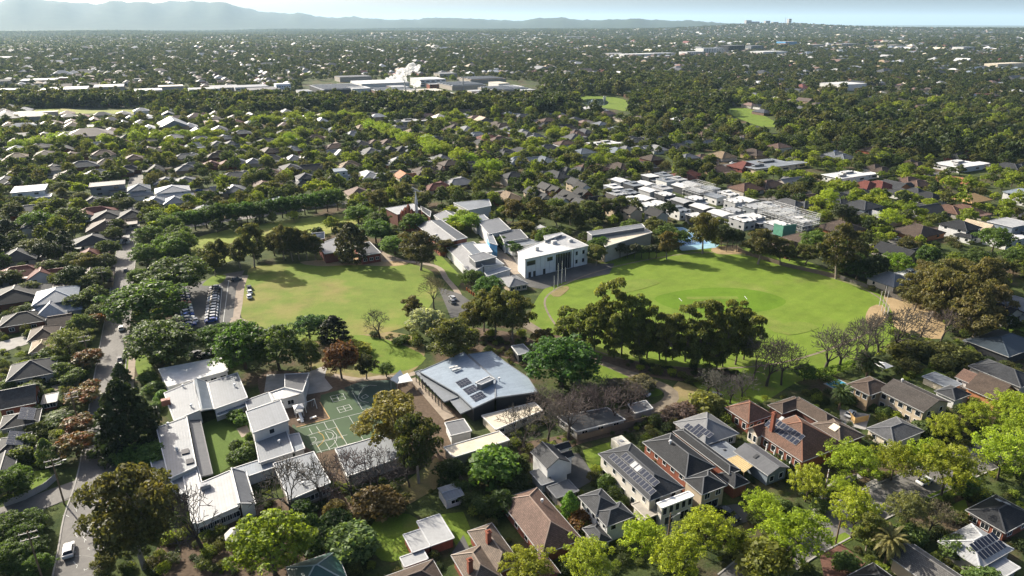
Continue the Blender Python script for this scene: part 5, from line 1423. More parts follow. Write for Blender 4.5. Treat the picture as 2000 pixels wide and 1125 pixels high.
trees('shrub', 'grey-green bush on the driveway bend', [(1225,775,4.5,9),(1205,770,4,8),(1252,760,4,7)], (0.085,0.085,0.055))
tree('shrub', 1380, 806, 5.5, 8, 'olive bush behind the grey metal-roofed house', (0.095,0.10,0.035))
tree('round', 1570, 744, 5, 6, 'small green sapling on the lawn by the oval', (0.05,0.09,0.025))
tree('palm', 1692, 738, 7.5, 9, 'stout date palm by the white umbrella')
tree('palm', 1638, 800, 7, 7, 'palm in the shaded yard left of the beige house')
tree('palm', 1727, 1106, 9, 7, 'slender palm with tall trunk at bottom right', (0.11,0.11,0.045))
trees('shrub', 'olive bush in the garden belt below the leafless row', [(1760,700,5,9),(1785,695,5,9),(1815,690,4,8),(1850,700,5,9),(1880,712,5,8),(1775,722,3.5,7),(1840,718,4,7)], (0.055,0.06,0.022))
LIME = 'bright spring-green tree along the foreground street'
trees('lime', LIME, [(1145,1130,8.5,9.2),(1252,1090,8.5,7.6),(1315,1128,9.5,10.1),(1378,1072,9.0,9.2),(1484,1022,7.6,6.7),(1545,1096,11.4,11.3),(1572,980,8.5,7.6),(1658,938,9.5,10.1),(1662,1050,11.4,9.7),(1740,938,9.5,9.2),(1795,938,9.5,8.4),(1838,968,12.3,11.8),(1842,862,7.6,8.4),(1948,938,12.3,11.8),(1972,820,7.6,10.1),(1905,838,7.6,7.6),(1990,880,10.4,9.2)], None, 'street trees in spring leaf')
tree('shrub', 1495, 1124, 8, 9, 'domed olive-gold tree at the bottom edge', (0.095,0.12,0.025))
tree('lime', 1768, 1032, 8, 8, 'sparse grey-green tree beside the foreground street', (0.15,0.17,0.07))
tree('bare', 1812, 1046, 8, 10, 'wispy half-bare tree beside the shiny metal roof', (0.16,0.15,0.09))
tree('gum', 1690, 1085, 10, 6, 'wispy feathery tree below the street pole', (0.085,0.11,0.03))
tree('lime', 1030, 1140, 7, 9, 'yellow-green tree at the bottom edge beside the brown house', (0.22,0.25,0.03))
tree('cypress', 1112, 1012, 7, 4.5, 'upright bright conifer between pink-brown and grey houses', (0.06,0.12,0.02))
tree('shrub', 1135, 1025, 3, 5, 'rust-coloured shrub below the upright bright conifer', (0.10,0.055,0.025))
tree('round', 537, 1122, 13, 13, 'bright round green tree at the bottom beside the gazebo', (0.10,0.135,0.022))
trees('shrub', 'dark shrub in the gardens behind the green-roofed house', [(605,1050,5,6),(625,1070,4.5,6),(655,1035,4,6),(700,1090,4,6),(590,1010,4,5)], (0.03,0.055,0.018))
tree('shrub', 690, 1082, 6, 9, 'light green clumped tree above the green-roofed house', (0.075,0.12,0.045))
trees('shrub', 'rust-orange shrub below the long grey school roof', [(655,1008,3.5,5),(735,995,5,8),(768,1000,4,6)], (0.075,0.06,0.025))
tree('shrub', 965, 940, 7.5, 12, 'big bushy green shrub mass behind the shaded yard', (0.06,0.105,0.025))
trees('shrub', 'shaded bush in the deep back yard', [(900,965,3,5),(920,985,3,5),(1000,960,4,7),(940,1000,3,5),(980,1000,5,6),(880,930,4,6),(1010,930,5,6)], (0.028,0.045,0.015))
trees('shrub', 'bush in the turf courtyard of the junior school', [(462,822,3.2,4.5),(474,830,3,3.5),(462,880,2.6,3.5),(478,900,3.2,4.5),(490,885,3.2,4),(458,898,2.4,3),(492,862,2.6,3)], (0.05,0.085,0.025))
tree('shrub', 447, 806, 3, 3.2, 'dark red shrub at the courtyard top', (0.075,0.025,0.02))
trees('flower', 'orange-topped tree along the street with power lines', [(176,716,5.5,8),(166,792,5.5,8.5),(158,846,5,7.5),(150,890,5.5,8),(190,640,5,6),(180,770,4,5)], (0.06,0.06,0.022), 'orange-topped street trees')
tree('lime', 137, 692, 8.5, 11, 'sprawling lime tree among the western gardens', (0.15,0.18,0.05))
tree('cypress', 96, 910, 7, 5.5, 'weeping green tree beside the curved fence', (0.075,0.11,0.035))
trees('shrub', 'garden shrub among the western houses', [(60,770,3,6),(72,756,2.5,4),(120,735,4,7),(105,720,4,6),(140,750,3,5),(96,700,3.5,6),(52,880,4,5),(44,905,4,5),(128,815,2.2,7),(108,825,2.2,7),(20,760,3,5),(72,845,3,4),(150,740,3.5,5)], (0.06,0.085,0.025))
trees('dense', 'garden tree in the bottom left corner', [(20,985,8,9),(40,960,6,6),(52,1075,6,7),(22,1060,6,7),(62,1040,5,6),(45,1110,5,7),(80,1125,4.5,5),(15,1120,6,7),(72,1088,4.5,5)], (0.042,0.07,0.022))
trees('shrub', 'shrub at the street edge of the junior school', [(290,745,3,5),(302,765,3,5),(318,782,3,4),(285,890,4,7),(300,905,5,7),(252,905,4,6),(240,900,4,5),(308,800,2.5,3)], (0.055,0.10,0.03))
trees('shrub', 'dark hedge clump by the bare trees at the woodpile', [(1330,810,3,6),(1350,806,3,6),(1310,815,2.5,6)], (0.075,0.06,0.055))
trees('dense', 'garden tree along the western side of the street', [(200,560,8,10),(207,530,8,10),(190,600,8,9),(172,575,8,11),(215,505,8,9),(226,475,8,9),(150,610,7,9),(165,655,7,8),(196,625,6,7),(232,455,7,8),(140,560,7,10),(60,620,5,7)], (0.045,0.062,0.026))
trees('cypress', 'dark dense tree among the far western gardens', [(130,505,11,11),(105,490,9,10),(85,470,8,10),(20,470,10,14),(5,500,10,12),(128,480,8,8)], (0.022,0.032,0.014))
tree('round', 75, 458, 12, 16, 'large round green tree among the far western houses', (0.045,0.085,0.018))
tree('lime', 1640, 905+60, 4, 5, 'small spring-green shrub at the masonry wall')
trees('shrub', 'front garden shrub along the foreground street', [(1530,1000,3,4),(1600,1000,3,4),(1385,965,2.5,3.5),(1205,1000,2.5,3.5),(1185,955,3.5,3.5),(1215,985,2,3),(1880,960,4,6),(1860,1085,4,5),(1890,1100,4,5),(1650,1110,3,5),(1700,1060,3,5),(1745,1060,4,5),(1780,1060,4,5),(1925,1150,4,6)], (0.06,0.095,0.03))
trees('shrub', 'shrub against the beige two-storey house and its yard', [(1725,815,3,4),(1660,790,3,4),(1650,770,3,5),(1700,800,2,3),(1810,850,4,6),(1905,760,3,5)], (0.05,0.08,0.025))

trees('dense', 'spreading tree hiding roofs in the western suburb above the street', [(30,430,9,12),(95,420,8,11),(140,440,9,12),(160,400,8,10),(100,540,7,10),(150,530,8,11),(20,560,7,10),(70,500,8,11),(60,580,6,8),(250,415,8,11),(285,420,8,11),(120,380,8,10)], (0.045,0.058,0.024))

# ================================================================== SUBURB BEYOND
hs = random.Random(21)
# a house kit: shared meshes for each type, roof and wall tinted per object
KIT = {}
def kit(kind):
    if kind in KIT: return KIT[kind]
    spec = {  # list of (type, w, d, h, pitch, ox, oy)
        'hip': [('hip',14,19,2.8,.46,0,0),('flat',5,8,2.7,0,9,2)], 'hipL': [('hip',12,19,2.8,.46,0,0),('hip',11,10,2.75,.46,6,-5.5)], 'hipT': [('hip',18,12,2.8,.46,0,0),('gy',7.5,10,3.1,.5,-4,-6.5),('flat',8,3.4,2.7,0,3.5,-8)],
        'gable': [('gy',12,18,2.8,.48,0,0),('gx',9,7.5,2.8,.5,5,-4.5)], 'two': [('hip',12,15,5.6,.42,0,0),('hip',15,9,3.1,.4,-0.5,-7.5)], 'twoflat': [('flat',11,15,6.4,0,0,0),('flat',7,7,3.3,0,4,-9)],
        'lowflat': [('flat',11,15,3.9,0,0,0),('flat',3,4,5.0,0,2,3),('flat',2,2,4.7,0,-3,-3),('flat',5,6,3.3,0,7,-3)], 'dbl': [('hip',11,15,2.8,.5,-4.5,1.5),('hip',11,14,2.8,.5,4.6,-2.5),('flat',10,3,2.7,0,-4.5,10.5)], 'town': [('flat',7,11,5.0,0,0,0),('flat',3.2,3,5.7,0,1.2,2)], 'townb': [('flat',8,9,4.8,0,0,1),('flat',6,4,2.9,0,0,-5)], 'townc': [('gy',7.5,11,4.4,.18,0,0)], 'dark': [('gy',6.5,9,5.4,.75,0,0),('gx',3.5,3.4,5.2,.75,-1.9,-2.6)]}[kind]
    out = []
    for (t, w, d, h, p, ox, oy) in spec:
        W, Rf, rid = roof_parts(t, w, d, h, p, 0.5 if t != 'flat' else 0.15)
        rm = MB()
        for a, b in rid: rm.bar(Vector(a)+Vector((0,0,.03)), Vector(b)+Vector((0,0,.03)), 0.34, 0.14)
        sh = lambda m: [(x+ox, y+oy, z) for x, y, z in m.v]
        for m in (W, Rf, rm): m.v = sh(m)
        wins = []
        for side, n in (('f',2),('l',2),('r',2)):
            L = w if side in 'fb' else d
            for i in range(n):
                for zz in ((1.7,) if h < 4.5 else (1.7, 4.7)):
                    wins.append((side, (i+.5)/n*L-L/2, zz, w, d, ox, oy))
        out.append((W.mesh('wall', M['render_wall']), Rf, rm.mesh('ridge_cap', M['painted']), wins, t))
    KIT[kind] = out
    for q in out: pass
    return out
ROOFM = {}
def kit_roof(kind, i, m):
    k = (kind, i, m)
    if k not in ROOFM: ROOFM[k] = kit(kind)[i][1].mesh('roof', M[m])
    return ROOFM[k]
def kit_house(kind, x, y, rot, label, rc, wc, m='tile', group=None, wins=True, sx=1.0, sy=1.0, cat='house', name='house', solar=False):
    root = thing(name, label, cat, (x, y, 0), rot, group)
    rcol = PAL.get(rc, rc)
    for i, (wm, _, rm, wl, t) in enumerate(kit(kind)):
        w = ob('wall', wm, root, color=PAL.get(wc, wc)); r = ob('roof', kit_roof(kind, i, m if t != 'flat' else ('membrane' if m == 'tile' else m)), root, color=rcol)
        ob('ridge_cap' if t != 'flat' else 'parapet', rm, r, color=tuple(min(.8, c*1.35+.02) for c in rcol))
        if wins:
            for side, s, zz, ww, dd, ox, oy in wl: window(w, side, s, zz, 1.5, 1.2, ww, dd, (ox, oy), frame=False)
        if solar and i == 0 and t == 'hip': 
            add_solar(r, 'hip', 12 if kind != 'two' else 11, 17 if kind != 'two' else 14, 2.8 if kind != 'two' else 5.6, .48 if kind != 'two' else .42, 'l', 0, 1.0, 6, 2, 0.5)
    root.scale = (sx, sy, 1)
    FOOT.append((x, y, 8*max(sx, sy)))
    FPOLY.append([(x+a*9*sx, y+b*9*sy) for a, b in ((-1,-1),(1,-1),(1,1),(-1,1))])
    return root
PLACES = [(60,380,'beyond the far western gardens'),(110,560,'in the western gardens'),(330,370,'above the park avenue'),(520,380,'behind the park avenue'),(200,300,'west of the bright avenue'),(420,290,'west of the bright avenue'),(650,340,'just west of the bright avenue'),
    (850,300,'east of the bright avenue'),(900,360,'behind the senior school'),(1080,330,'beyond the dark townhouses'),(1250,310,'beyond the white estate'),(1450,340,'right of the white estate'),(1620,400,'beyond the oval pines'),(1800,420,'beyond the right-hand gums'),(1950,480,'on the far right slope'),(1600,300,'in the wooded right distance'),(1850,300,'in the wooded right distance'),(1740,520,'behind the oval fence'),(1960,600,'at the right edge above the lawns')]
def place(px, py): return min(PLACES, key=lambda p: (p[0]-px)**2+((p[1]-py)*2)**2)[2]
MID = 'suburban houses in the middle distance'
CN = dict(charcoal='charcoal', slate='slate-grey', grey='grey', mid='mid-grey', light='light grey', pale='pale', brown='brown', pinkbrown='pinkish-brown', terracotta='terracotta', red='red', white='white', tan='tan', bluegrey='blue-grey', black='black', orange='orange')
KN = dict(hip='hip-roofed house', hipL='L-shaped house', hipT='gable-fronted house', gable='gabled house', two='two-storey house', twoflat='flat-roofed modern house', dbl='double-hipped house')
# houses one can recognise: px, py of the foot, kind, roof, wall, sizes
KNOWN = [
 (63,388,'twoflat','white','white','white modern two-storey house on the far left','membrane',1.5,1.2),
 (118,604,'two','bluegrey','bluegrey','pale blue two-storey house in the western gardens','metal_roof',1.1,1.0),
 (105,622,'hip','pale','white','white low house before the pale blue house','metal_roof',.7,.6),
 (214,378,'twoflat','charcoal','light','dark modern flat-roofed house above the street','membrane',1.7,.9),
 (205,402,'dbl','slate','stone','dark double-hipped house below the modern flat-roofed house','tile',1.2,1),
 (188,424,'hipT','red','white','red and white roofed house beside the street end','tile',1.2,.8),
 (236,430,'dbl','charcoal','stone','black double-hipped house at the street end','tile',1.3,1),
 (210,452,'hip','brown','stone','brown house with wide driveway at the street end','tile',1.2,.8),
 (340,388,'two','pale','white','large white house with two solar roofs above the park','metal_roof',1.5,1.0),
 (325,402,'dbl','light','white','white low hipped house just above the park trees','metal_roof',1.1,.9),
 (345,362,'dbl','mid','stone','grey hipped house above the large white house','tile',1.3,1),
 (275,385,'two','light','white','pale two-storey house left of the large white house','tile',1,.9),
 (185,482,'hip','slate','white','grey house with white verandah left of the street','tile',1.3,.7),
 (180,512,'hip','red','cream','small red-roofed house left of the street','tile',.8,.7),
 (44,545,'hipT','red','light','red-roofed house with long grey front on the left','tile',1.0,.9),
 (88,545,'gable','red','white','red-roofed house beside a white flat extension','tile',.8,.8),
 (40,512,'hip','slate','stone','slate house by the concrete yard on the left','tile',1.0,.8),
 (115,500,'hip','charcoal','stone','low dark house under the far western trees','tile',.8,.8),
 (35,590,'hip','charcoal','darkbrick','black-roofed long house on the far left','tile',1.5,.9),
 (598,362,'two','slate','white','white two-storey house with slate roof west of the bright avenue','tile',.9,.8),
 (662,350,'twoflat','bluegrey','white','white two-storey box house west of the bright avenue','membrane',.9,.7),
 (700,385,'hip','pinkbrown','cream','pink-roofed cottage above the park avenue end','tile',1.0,.8),
 (788,352,'gable','orange','cream','cottage with orange gable behind the chapel','tile',.8,.7),
 (1490,330,'lowflat','light','beige','long pale flat-roofed institution right of the bright avenue','membrane',3.6,1.6),
 (1650,352,'lowflat','white','white','white flat-roofed clinic with red forecourt right of centre','membrane',2.6,1.0),
 (1452,332,'hip','red','red','red-roofed building left of the long flat institution','tile',1.3,.8),
 (1870,330,'lowflat','white','white','white stepped modern block in the right distance','membrane',2.6,1.3),
 (1680,420,'two','slate','bluegrey','blue-grey two-storey house right of the white estate','tile',1.3,1.0),
 (1870,462,'two','charcoal','white','white two-storey house with dark roof on the right slope','tile',1.0,.9),
 (1908,455,'gable','beige','cream','cream gabled house beside the white two-storey house','tile',.7,.7),
 (1965,458,'twoflat','pale','bluegrey','pale blue modern house with louvred roof at the right','membrane',1.5,.8),
 (1958,478,'lowflat','white','white','white flat-roofed house below the pale blue modern house','membrane',1.4,.7),
 (1790,462,'hip','brown','orange','brown-roofed orange-brick house right of the oval','tile',1.4,.8),
 (1640,455,'hip','brown','orange','brown-roofed house beside the estate scaffolds','tile',1.3,.8),
 (1572,480,'hip','brown','redbrick','red-brick house left of the narrow cypress, behind the oval','tile',1.1,.9),
 (1535,492,'hip','brown','redbrick','low brown house behind the oval fence','tile',1.2,.8),
 (1748,505,'gable','charcoal','stone','dark gabled house behind the oval fence','tile',.9,.9),
 (1775,552,'lowflat','white','white','low white flat roof under the gums','membrane',.9,.5),
 (1735,560,'hip','light','cream','small pale house beside the low white roof','metal_roof',.8,.6),
 (1990,395,'two','bluegrey','white','white house at the right edge of the far slope','metal_roof',1.0,.9),
 (1810,395,'hip','charcoal','white','dark house with white walls below the timber frame','tile',1,.8),
 (1770,385,'dbl','slate','white','slate double-hipped house left of the timber frame','tile',1,.8),
 (1690,372,'hip','red','cream','dark red-roofed house below the white clinic','tile',1.2,.7),
 (1715,372,'hip','red','cream','red-roofed house right of its dark red neighbour','tile',1.2,.8),
 (1745,372,'gable','slate','orange','slate-roofed orange-brick house right of the red roofs','tile',1.1,.8),
 (1925,615,'gable','charcoal','stone','black steep-roofed house at the right edge above the lawns','tile',1.1,1),
 (1985,612,'hip','light','white','pale-roofed house clipped by the right edge above the lawns','metal_roof',.9,.8),
 (790,243,'lowflat','pale','stone','long pale flat-roofed hall at the top of the bright avenue','membrane',2.6,1.0),
 (1178,288,'lowflat','white','beige','white flat-roofed block east of the bright avenue','membrane',2.2,1.0),
 (1120,275,'hip','grey','stone','grey-roofed house east of the bright avenue beyond the trees','tile',1.2,.9),
]
OCC = {}
def occ_add(x, y, r):
    OCC.setdefault((int(x//30), int(y//30)), []).append((x, y, r))
def occ_free(x, y, r):
    gx, gy = int(x//30), int(y//30)
    for i in range(gx-1, gx+2):
        for j in range(gy-1, gy+2):
            for (a, b, c) in OCC.get((i, j), ()):
                if (a-x)**2+(b-y)**2 < (c+r)**2: return False
    return True
for (x, y, r) in FOOT: occ_add(x, y, min(r, 14))
for px, py, k, rc, wc, lab, m, sx, sy in KNOWN:
    x, y = G(px, py)
    if wc == 'redbrick': wc = 'darkbrick'
    kit_house(k, x, y, GA, lab, rc, wc, m, MID, True, sx, sy, solar='solar' in lab)
    occ_add(x, y, 9*max(sx, 1))
# timber house frame under construction
tf = thing('timber_house_frame', 'raw timber roof frame of a house being built on the right slope', 'house frame', (*G(1892,398),0), GA, None)
W, Rf, rid = roof_parts('hip', 20, 14, 3.0, .45, .3)
ob('roof_frame', Rf.mesh('roof_frame', M['raw_timber']), tf)
for k in range(12): ob('stud', MB().box(-.1,.1,-.1,.1,0,3).mesh('stud', M['raw_timber']), tf, (-9.5+k*1.72, -6.8, 0))
occ_add(tf.location.x, tf.location.y, 14)

# white terrace estate and its scaffolds, dark townhouses beside it
EST = [(1165,374),(1225,354),(1300,352),(1420,378),(1520,408),(1600,438),(1580,452),(1500,458),(1420,462),(1345,442),(1310,430),(1200,398)]
DRK = [(1030,392),(1085,372),(1150,370),(1205,400),(1310,434),(1290,446),(1200,428),(1120,418),(1060,408)]
estP = [G(*p) for p in EST]; drkP = [G(*p) for p in DRK]
eu = [uv(*p) for p in estP]; n_est = 0
us = [p[0] for p in eu]; vs_ = [p[1] for p in eu]
SCAF = None
def scaffold(x, y, rot, idx):
    global SCAF
    if SCAF is None:
        pol = MB(); led = MB(); dkk = MB()
        X, Y = 5.0, 7.2
        for i in range(6):
            for sy in (-1, 1):
                for o in (0, .9): pol.tube((-X+2*X*i/5, sy*(Y+o), 0), (-X+2*X*i/5, sy*(Y+o), 7.4), .05, .05, 4)
        for j in range(7):
            for sx in (-1, 1):
                for o in (0, .9): pol.tube((sx*(X+o), -Y+2*Y*j/6, 0), (sx*(X+o), -Y+2*Y*j/6, 7.4), .05, .05, 4)
        for z in (2, 4, 5, 6, 7, 8, 9):
            for o in (0, .9):
                for sy in (-1, 1): led.tube((-X-o, sy*(Y+o), z), (X+o, sy*(Y+o), z), .045, .045, 4)
                for sx in (-1, 1): led.tube((sx*(X+o), -Y-o, z), (sx*(X+o), Y+o, z), .045, .045, 4)
        for z in (4, 6.2):
            dkk.box(-X-.9, X+.9, Y+.05, Y+.85, z, z+.06); dkk.box(-X-.9, X+.9, -Y-.85, -Y-.05, z, z+.06)
            dkk.box(X+.05, X+.85, -Y, Y, z, z+.06); dkk.box(-X-.85, -X-.05, -Y, Y, z, z+.06)
        SCAF = (pol.mesh('standard', M['white_paint']), led.mesh('ledger', M['white_paint']), dkk.mesh('scaffold_deck', M['steel']))
    s = thing('scaffold', 'white tube scaffold wrapped round a terrace of the estate', 'scaffold', (x, y, 0), rot, 'scaffolds of the white estate')
    for nm, me in zip(('standards', 'ledgers', 'deck'), SCAF): ob(nm, me, s, kind='stuff')
u0, u1, v0, v1 = min(us), max(us), min(vs_), max(vs_)
uu = u0+4
row = 0
while uu < u1:
    vv = v0+6
    while vv < v1:
        x, y = xy(uu+hs.uniform(-.6,.6), vv+hs.uniform(-.6,.6))
        if inpoly(x, y, estP) and occ_free(x, y, 4.5):
            px, py = PX(x, y)
            rc = hs.choice(['white','white','white','pale','pale','light']); wc = hs.choice(['white','pale','light','slate'])
            kit_house(hs.choice(('town','townb','townb','townc')), x, y, GA, 'pale-roofed terrace house of the new estate', rc, wc, 'metal_roof', 'terraces of the white estate', py > 385, hs.uniform(.95,1.15), 1.0, 'terrace house', 'terrace_house')
            occ_add(x, y, 4.4); n_est += 1
            if px > 1330 and hs.random() < 0.16 and py < 452: scaffold(x, y, GA, n_est)
        vv += 15.4
    row += 1
    uu += 9.4 if row % 2 else 16
ng = thing('debris_netting', 'green netting draped on a scaffold at the estate right end', 'netting', (*G(1540,462),0), GA)
ob('net', MB().box(-4.5,4.5,-.1,.1,0.5,6).mesh('net', M['netting']), ng); ob('net', MB().box(-4.6,-4.4,0,6,.5,6).mesh('net', M['netting']), ng)
n = 0
for i in range(-40, 40):
    for j in range(-40, 40):
        c = xy(uv(*drkP[4])[0]+i*10.5, uv(*drkP[4])[1]+j*12.0)
        x, y = c[0]+hs.uniform(-3,3), c[1]+hs.uniform(-3,3)
        if inpoly(x, y, drkP) and occ_free(x, y, 4.6) and n < 70:
            kit_house('dark', x, y, GA+hs.choice((0,0,math.pi/2,math.pi)), 'dark steep-gabled townhouse behind the senior school', hs.choice(['black','black','charcoal',(0.03,.024,.02)]), hs.choice(['white','beige','stone','darkbrick']), 'tile', 'dark townhouses', True, hs.uniform(.95,1.2), hs.uniform(.95,1.2), 'townhouse', 'townhouse')
            occ_add(x, y, 4.6); n += 1

# ---- factory, shops and apartments in the distance: each building a thing
BLK = []
def block(label, px, py, w, d, h, rc, wc, rot=0.0, cat='factory building', name='factory_building', group='factory buildings', saw=0, wins=0, m='metal_roof'):
    x, y = G(px, py); z = terrain(x, y)
    r = thing(name, label, cat, (x, y, z), GA+rot, group)
    W, Rf, _ = roof_parts('flat', w, d, h, 0, .2)
    wl = ob('wall', W.mesh('wall', M['render_wall']), r, color=PAL.get(wc, wc)); rf = ob('roof', Rf.mesh('roof', M[m]), r, color=PAL.get(rc, rc))
    if saw:
        for k in range(saw):
            yy = -d/2+(k+.5)*d/saw
            ob('roof_monitor', MB().box(-w*.45,w*.45,yy-d/saw*.18,yy+d/saw*.18,h,h+1.2).mesh('roof_monitor', M['metal_roof']), rf, color=PAL.get('light'))
    for k in range(wins):
        for zz in np.arange(2.2, h-1, 3.4):
            ob('window', MB().box(-w/wins*.32,w/wins*.32,-.1,.08,-.8,.8).mesh('window', M['glass']), wl, (-w/2+(k+.5)*w/wins, -d/2, float(zz)))
    BLK.append((x, y, max(w, d)*.62))
    occ_add(x, y, max(w, d)*.5)
    for a in np.linspace(-.42, .42, max(2, int(w/14))):
        for b in np.linspace(-.42, .42, max(2, int(d/14))): 
            q = xy(uv(x, y)[0]+a*w, uv(x, y)[1]+b*d); occ_add(*q, 9)
    return r
block('long dark-walled factory hall with ribbed grey roof, left of the steam', 662, 180, 70, 90, 8, 'light', 'slate', saw=8)
block('bright white-roofed factory hall behind the steam', 742, 170, 80, 70, 9, 'white', 'white', m='membrane')
block('bright white box-shaped factory block right of the steam', 836, 167, 46, 50, 12, 'white', 'white', m='membrane', wins=5)
block('red-brick striped factory front below the steam', 768, 184, 60, 60, 7, 'pale', 'pinkbrown', saw=4)
block('small brick boiler house beside the white box block', 846, 178, 16, 14, 11, 'pale', 'redbrick', wins=3)
block('pale cream-roofed factory hall right of the brick front', 822, 189, 62, 40, 9, 'cream', 'stone')
block('wide grey-roofed warehouse at the factory right end', 900, 172, 60, 70, 7, 'light', 'stone', saw=5)
block('wide pale-roofed warehouse nearest the golf course', 985, 181, 62, 60, 7, 'pale', 'stone', saw=6)
block('low dark-roofed warehouse before the pale warehouse', 950, 192, 70, 30, 6, 'mid', 'stone')
block('brown-roofed warehouse behind the pale warehouse', 940, 160, 70, 60, 7, 'tan', 'stone', saw=4)
fr_ = random.Random(6)
for k in range(16):
    block('small pale-roofed workshop of the factory site', fr_.uniform(620,1040), fr_.uniform(160,193), fr_.uniform(18,42), fr_.uniform(20,44), fr_.uniform(5,9), fr_.choice(['white','pale','white','cream','light']), fr_.choice(['white','stone','cream','pinkbrown']), m='membrane')
SHOP = 'commercial buildings along the far road'
for (px, py, w, d, h, c, wc, lab) in [(553,183,26,16,13,'white',(0.62,0.70,0.78),'tall white office block with blue tint left of the factory'),(130,190,70,40,9,'white','cream','wide white-roofed store on the far left road'),(215,184,50,36,8,'light','stone','grey-roofed store right of the wide white store'),(290,182,60,36,8,'pale','stone','pale-roofed store on the far left road centre'),
    (335,184,40,30,8,'cream','stone','cream-roofed store between pale stores'),(400,182,50,36,9,'light','white','light-roofed store left of the grey warehouses'),(440,186,60,40,8,'mid','stone','grey warehouse left of the white office'),(490,182,50,40,9,'light','white','pale warehouse just left of the white office'),(515,186,46,30,8,'slate','stone','dark warehouse touching the white office'),(60,188,40,30,8,'mid','stone','small grey store at the far left road'),
    (20,186,40,30,8,'pale','stone','pale store at the left edge road'),(595,186,30,26,7,'light','white','small pale shed right of the white office'),(80,160,60,30,8,'light','stone','pale store beyond the far left road'),(690,160,60,40,9,'slate','stone','dark store behind the factory hall'),(870,158,50,36,8,'mid','stone','grey store behind the warehouses')]:
    block(lab, px, py+hs.uniform(-9,3), w*hs.uniform(.6,1), d*hs.uniform(.8,1.8), h*hs.uniform(.6,1.1) if 'office' not in lab else h, c, wc, cat='store', name='store_building', group=SHOP, m='membrane', wins=6 if 'office' in lab else 0)
APT = 'apartment and shopping blocks in the right distance'
for (px, py, w, d, h, c, wc, lab) in [(1385,106,90,40,20,'light','white','long white apartment block in front on the distant rise'),(1430,103,80,40,24,'mid','charcoal','dark apartment block behind the long white one'),(1470,101,60,40,20,'mid','light','grey apartment block at the right of the apartments'),(1350,110,70,40,14,'pale','white','low white apartment block at the left of the apartments'),(1500,108,110,60,12,'white','white','wide white shopping hall right of the apartments'),(1535,93,70,50,18,'pale','skyblue','pale block with bright blue side'),(1585,96,90,50,12,'stone','stone','stone-coloured block right of the blue-sided block'),(1650,96,110,50,14,'light','stone','long grey block in the right distance'),(1735,98,110,50,12,'stone','stone','low stone-coloured block in the right distance'),(1880,104,70,40,16,'light','white','pale block with stepped roof far right'),
    (1240,112,120,50,10,'white','white','long white store left of the apartments'),(1290,110,90,50,10,'pale','white','white store touching the low white apartments'),(1200,110,70,40,9,'pale','stone','small pale store at the left of the white stores'),(1960,134,110,30,12,'cream','cream','cream terrace row at the far right'),(1645,175,60,40,10,'white','white','white modern school block in the wooded right'),(1120,75,160,60,12,'pale','stone','pale building specks on the far ridge'),(745,68,180,60,12,'cream','cream','cream building on the far centre ridge')]:
    block(lab, px, py, w, d, h, c, wc, cat='block', name='distant_block', group=APT, m='membrane', wins=8 if h > 13 else 0)
for k, (x, y, w, h) in enumerate([(2480,7700,60,78),(2560,7750,110,52),(2680,7700,50,60),(2800,7800,60,40),(2950,7800,30,95),(3060,7700,80,30)]):
    z = terrain(x, y)
    r = thing('tower_block', 'hazy tower block on the far right rise', 'tower', (x, y, z-2), 0.2, 'towers on the far rise')
    W, Rf, _ = roof_parts('flat', w, 40, h*0.6, 0, .3)
    wl = ob('wall', W.mesh('wall', M['render_wall']), r, color=(0.32,0.31,0.31)); ob('roof', Rf.mesh('roof', M['membrane']), r, color=(0.4,0.4,0.4))
    for zz in range(3): ob('window_band', MB().box(-w*.45,w*.45,-20.3,-20,h*.6*(zz+.4)/3,h*.6*(zz+.75)/3).mesh('window_band', M['glass']), r)
# radio mast
r = thing('radio_mast', 'thin radio mast on the far right rise', 'mast', (2890,7750,terrain(2890,7750)), 0)
ob('lattice', MB().tube((0,0,0),(0,0,70),4,1,4).mesh('lattice', M['steel']), r)

# ---- streets of the suburb, then houses along them
NOHOUSE = [[(1035,640),(1045,590),(1075,555),(1130,530),(1200,505),(1290,488),(1390,478),(1480,487),(1560,505),(1640,540),(1760,575),(1900,680),(1640,760),(1395,790),(1090,660)],
    [(240,720),(235,560),(250,440),(330,440),(700,400),(745,395),(960,380),(1040,420),(1150,430),(1300,438),(1410,470),(1400,500),(1060,600),(900,760),(300,760)],
    [(1110,190),(1160,178),(1240,195),(1330,175),(1380,170),(1400,215),(1430,208),(1520,240),(1660,235),(1640,265),(1400,250),(1250,232),(1130,215)],
    [(1750,480),(1960,480),(1960,680),(1750,640)], [(50,210),(280,207),(290,226),(50,226)], [(580,150),(1060,150),(1060,196),(580,196)], [(0,172),(620,172),(620,194),(0,194)],
    [(1810,340),(1900,340),(1905,362),(1815,362)], [(1155,350),(1300,348),(1620,438),(1580,462),(1330,445)], [(300,196),(1330,196),(1330,222),(300,222)]]
def lower_limit(px):   # below this the foreground is built by hand
    if px < 235: return 600
    if px < 1620: return 560
    return 700
houses = []
hs2 = random.Random(77)
umin, umax, vmin, vmax = -5200, 7000, 200, 6400
SU = 92.0      # street spacing
def blk(u, v):
    i, j = int(u//(2*SU)), int(v//(2*SU))
    return ((i*7349+j*9151+i*j*31) % 10) < 5
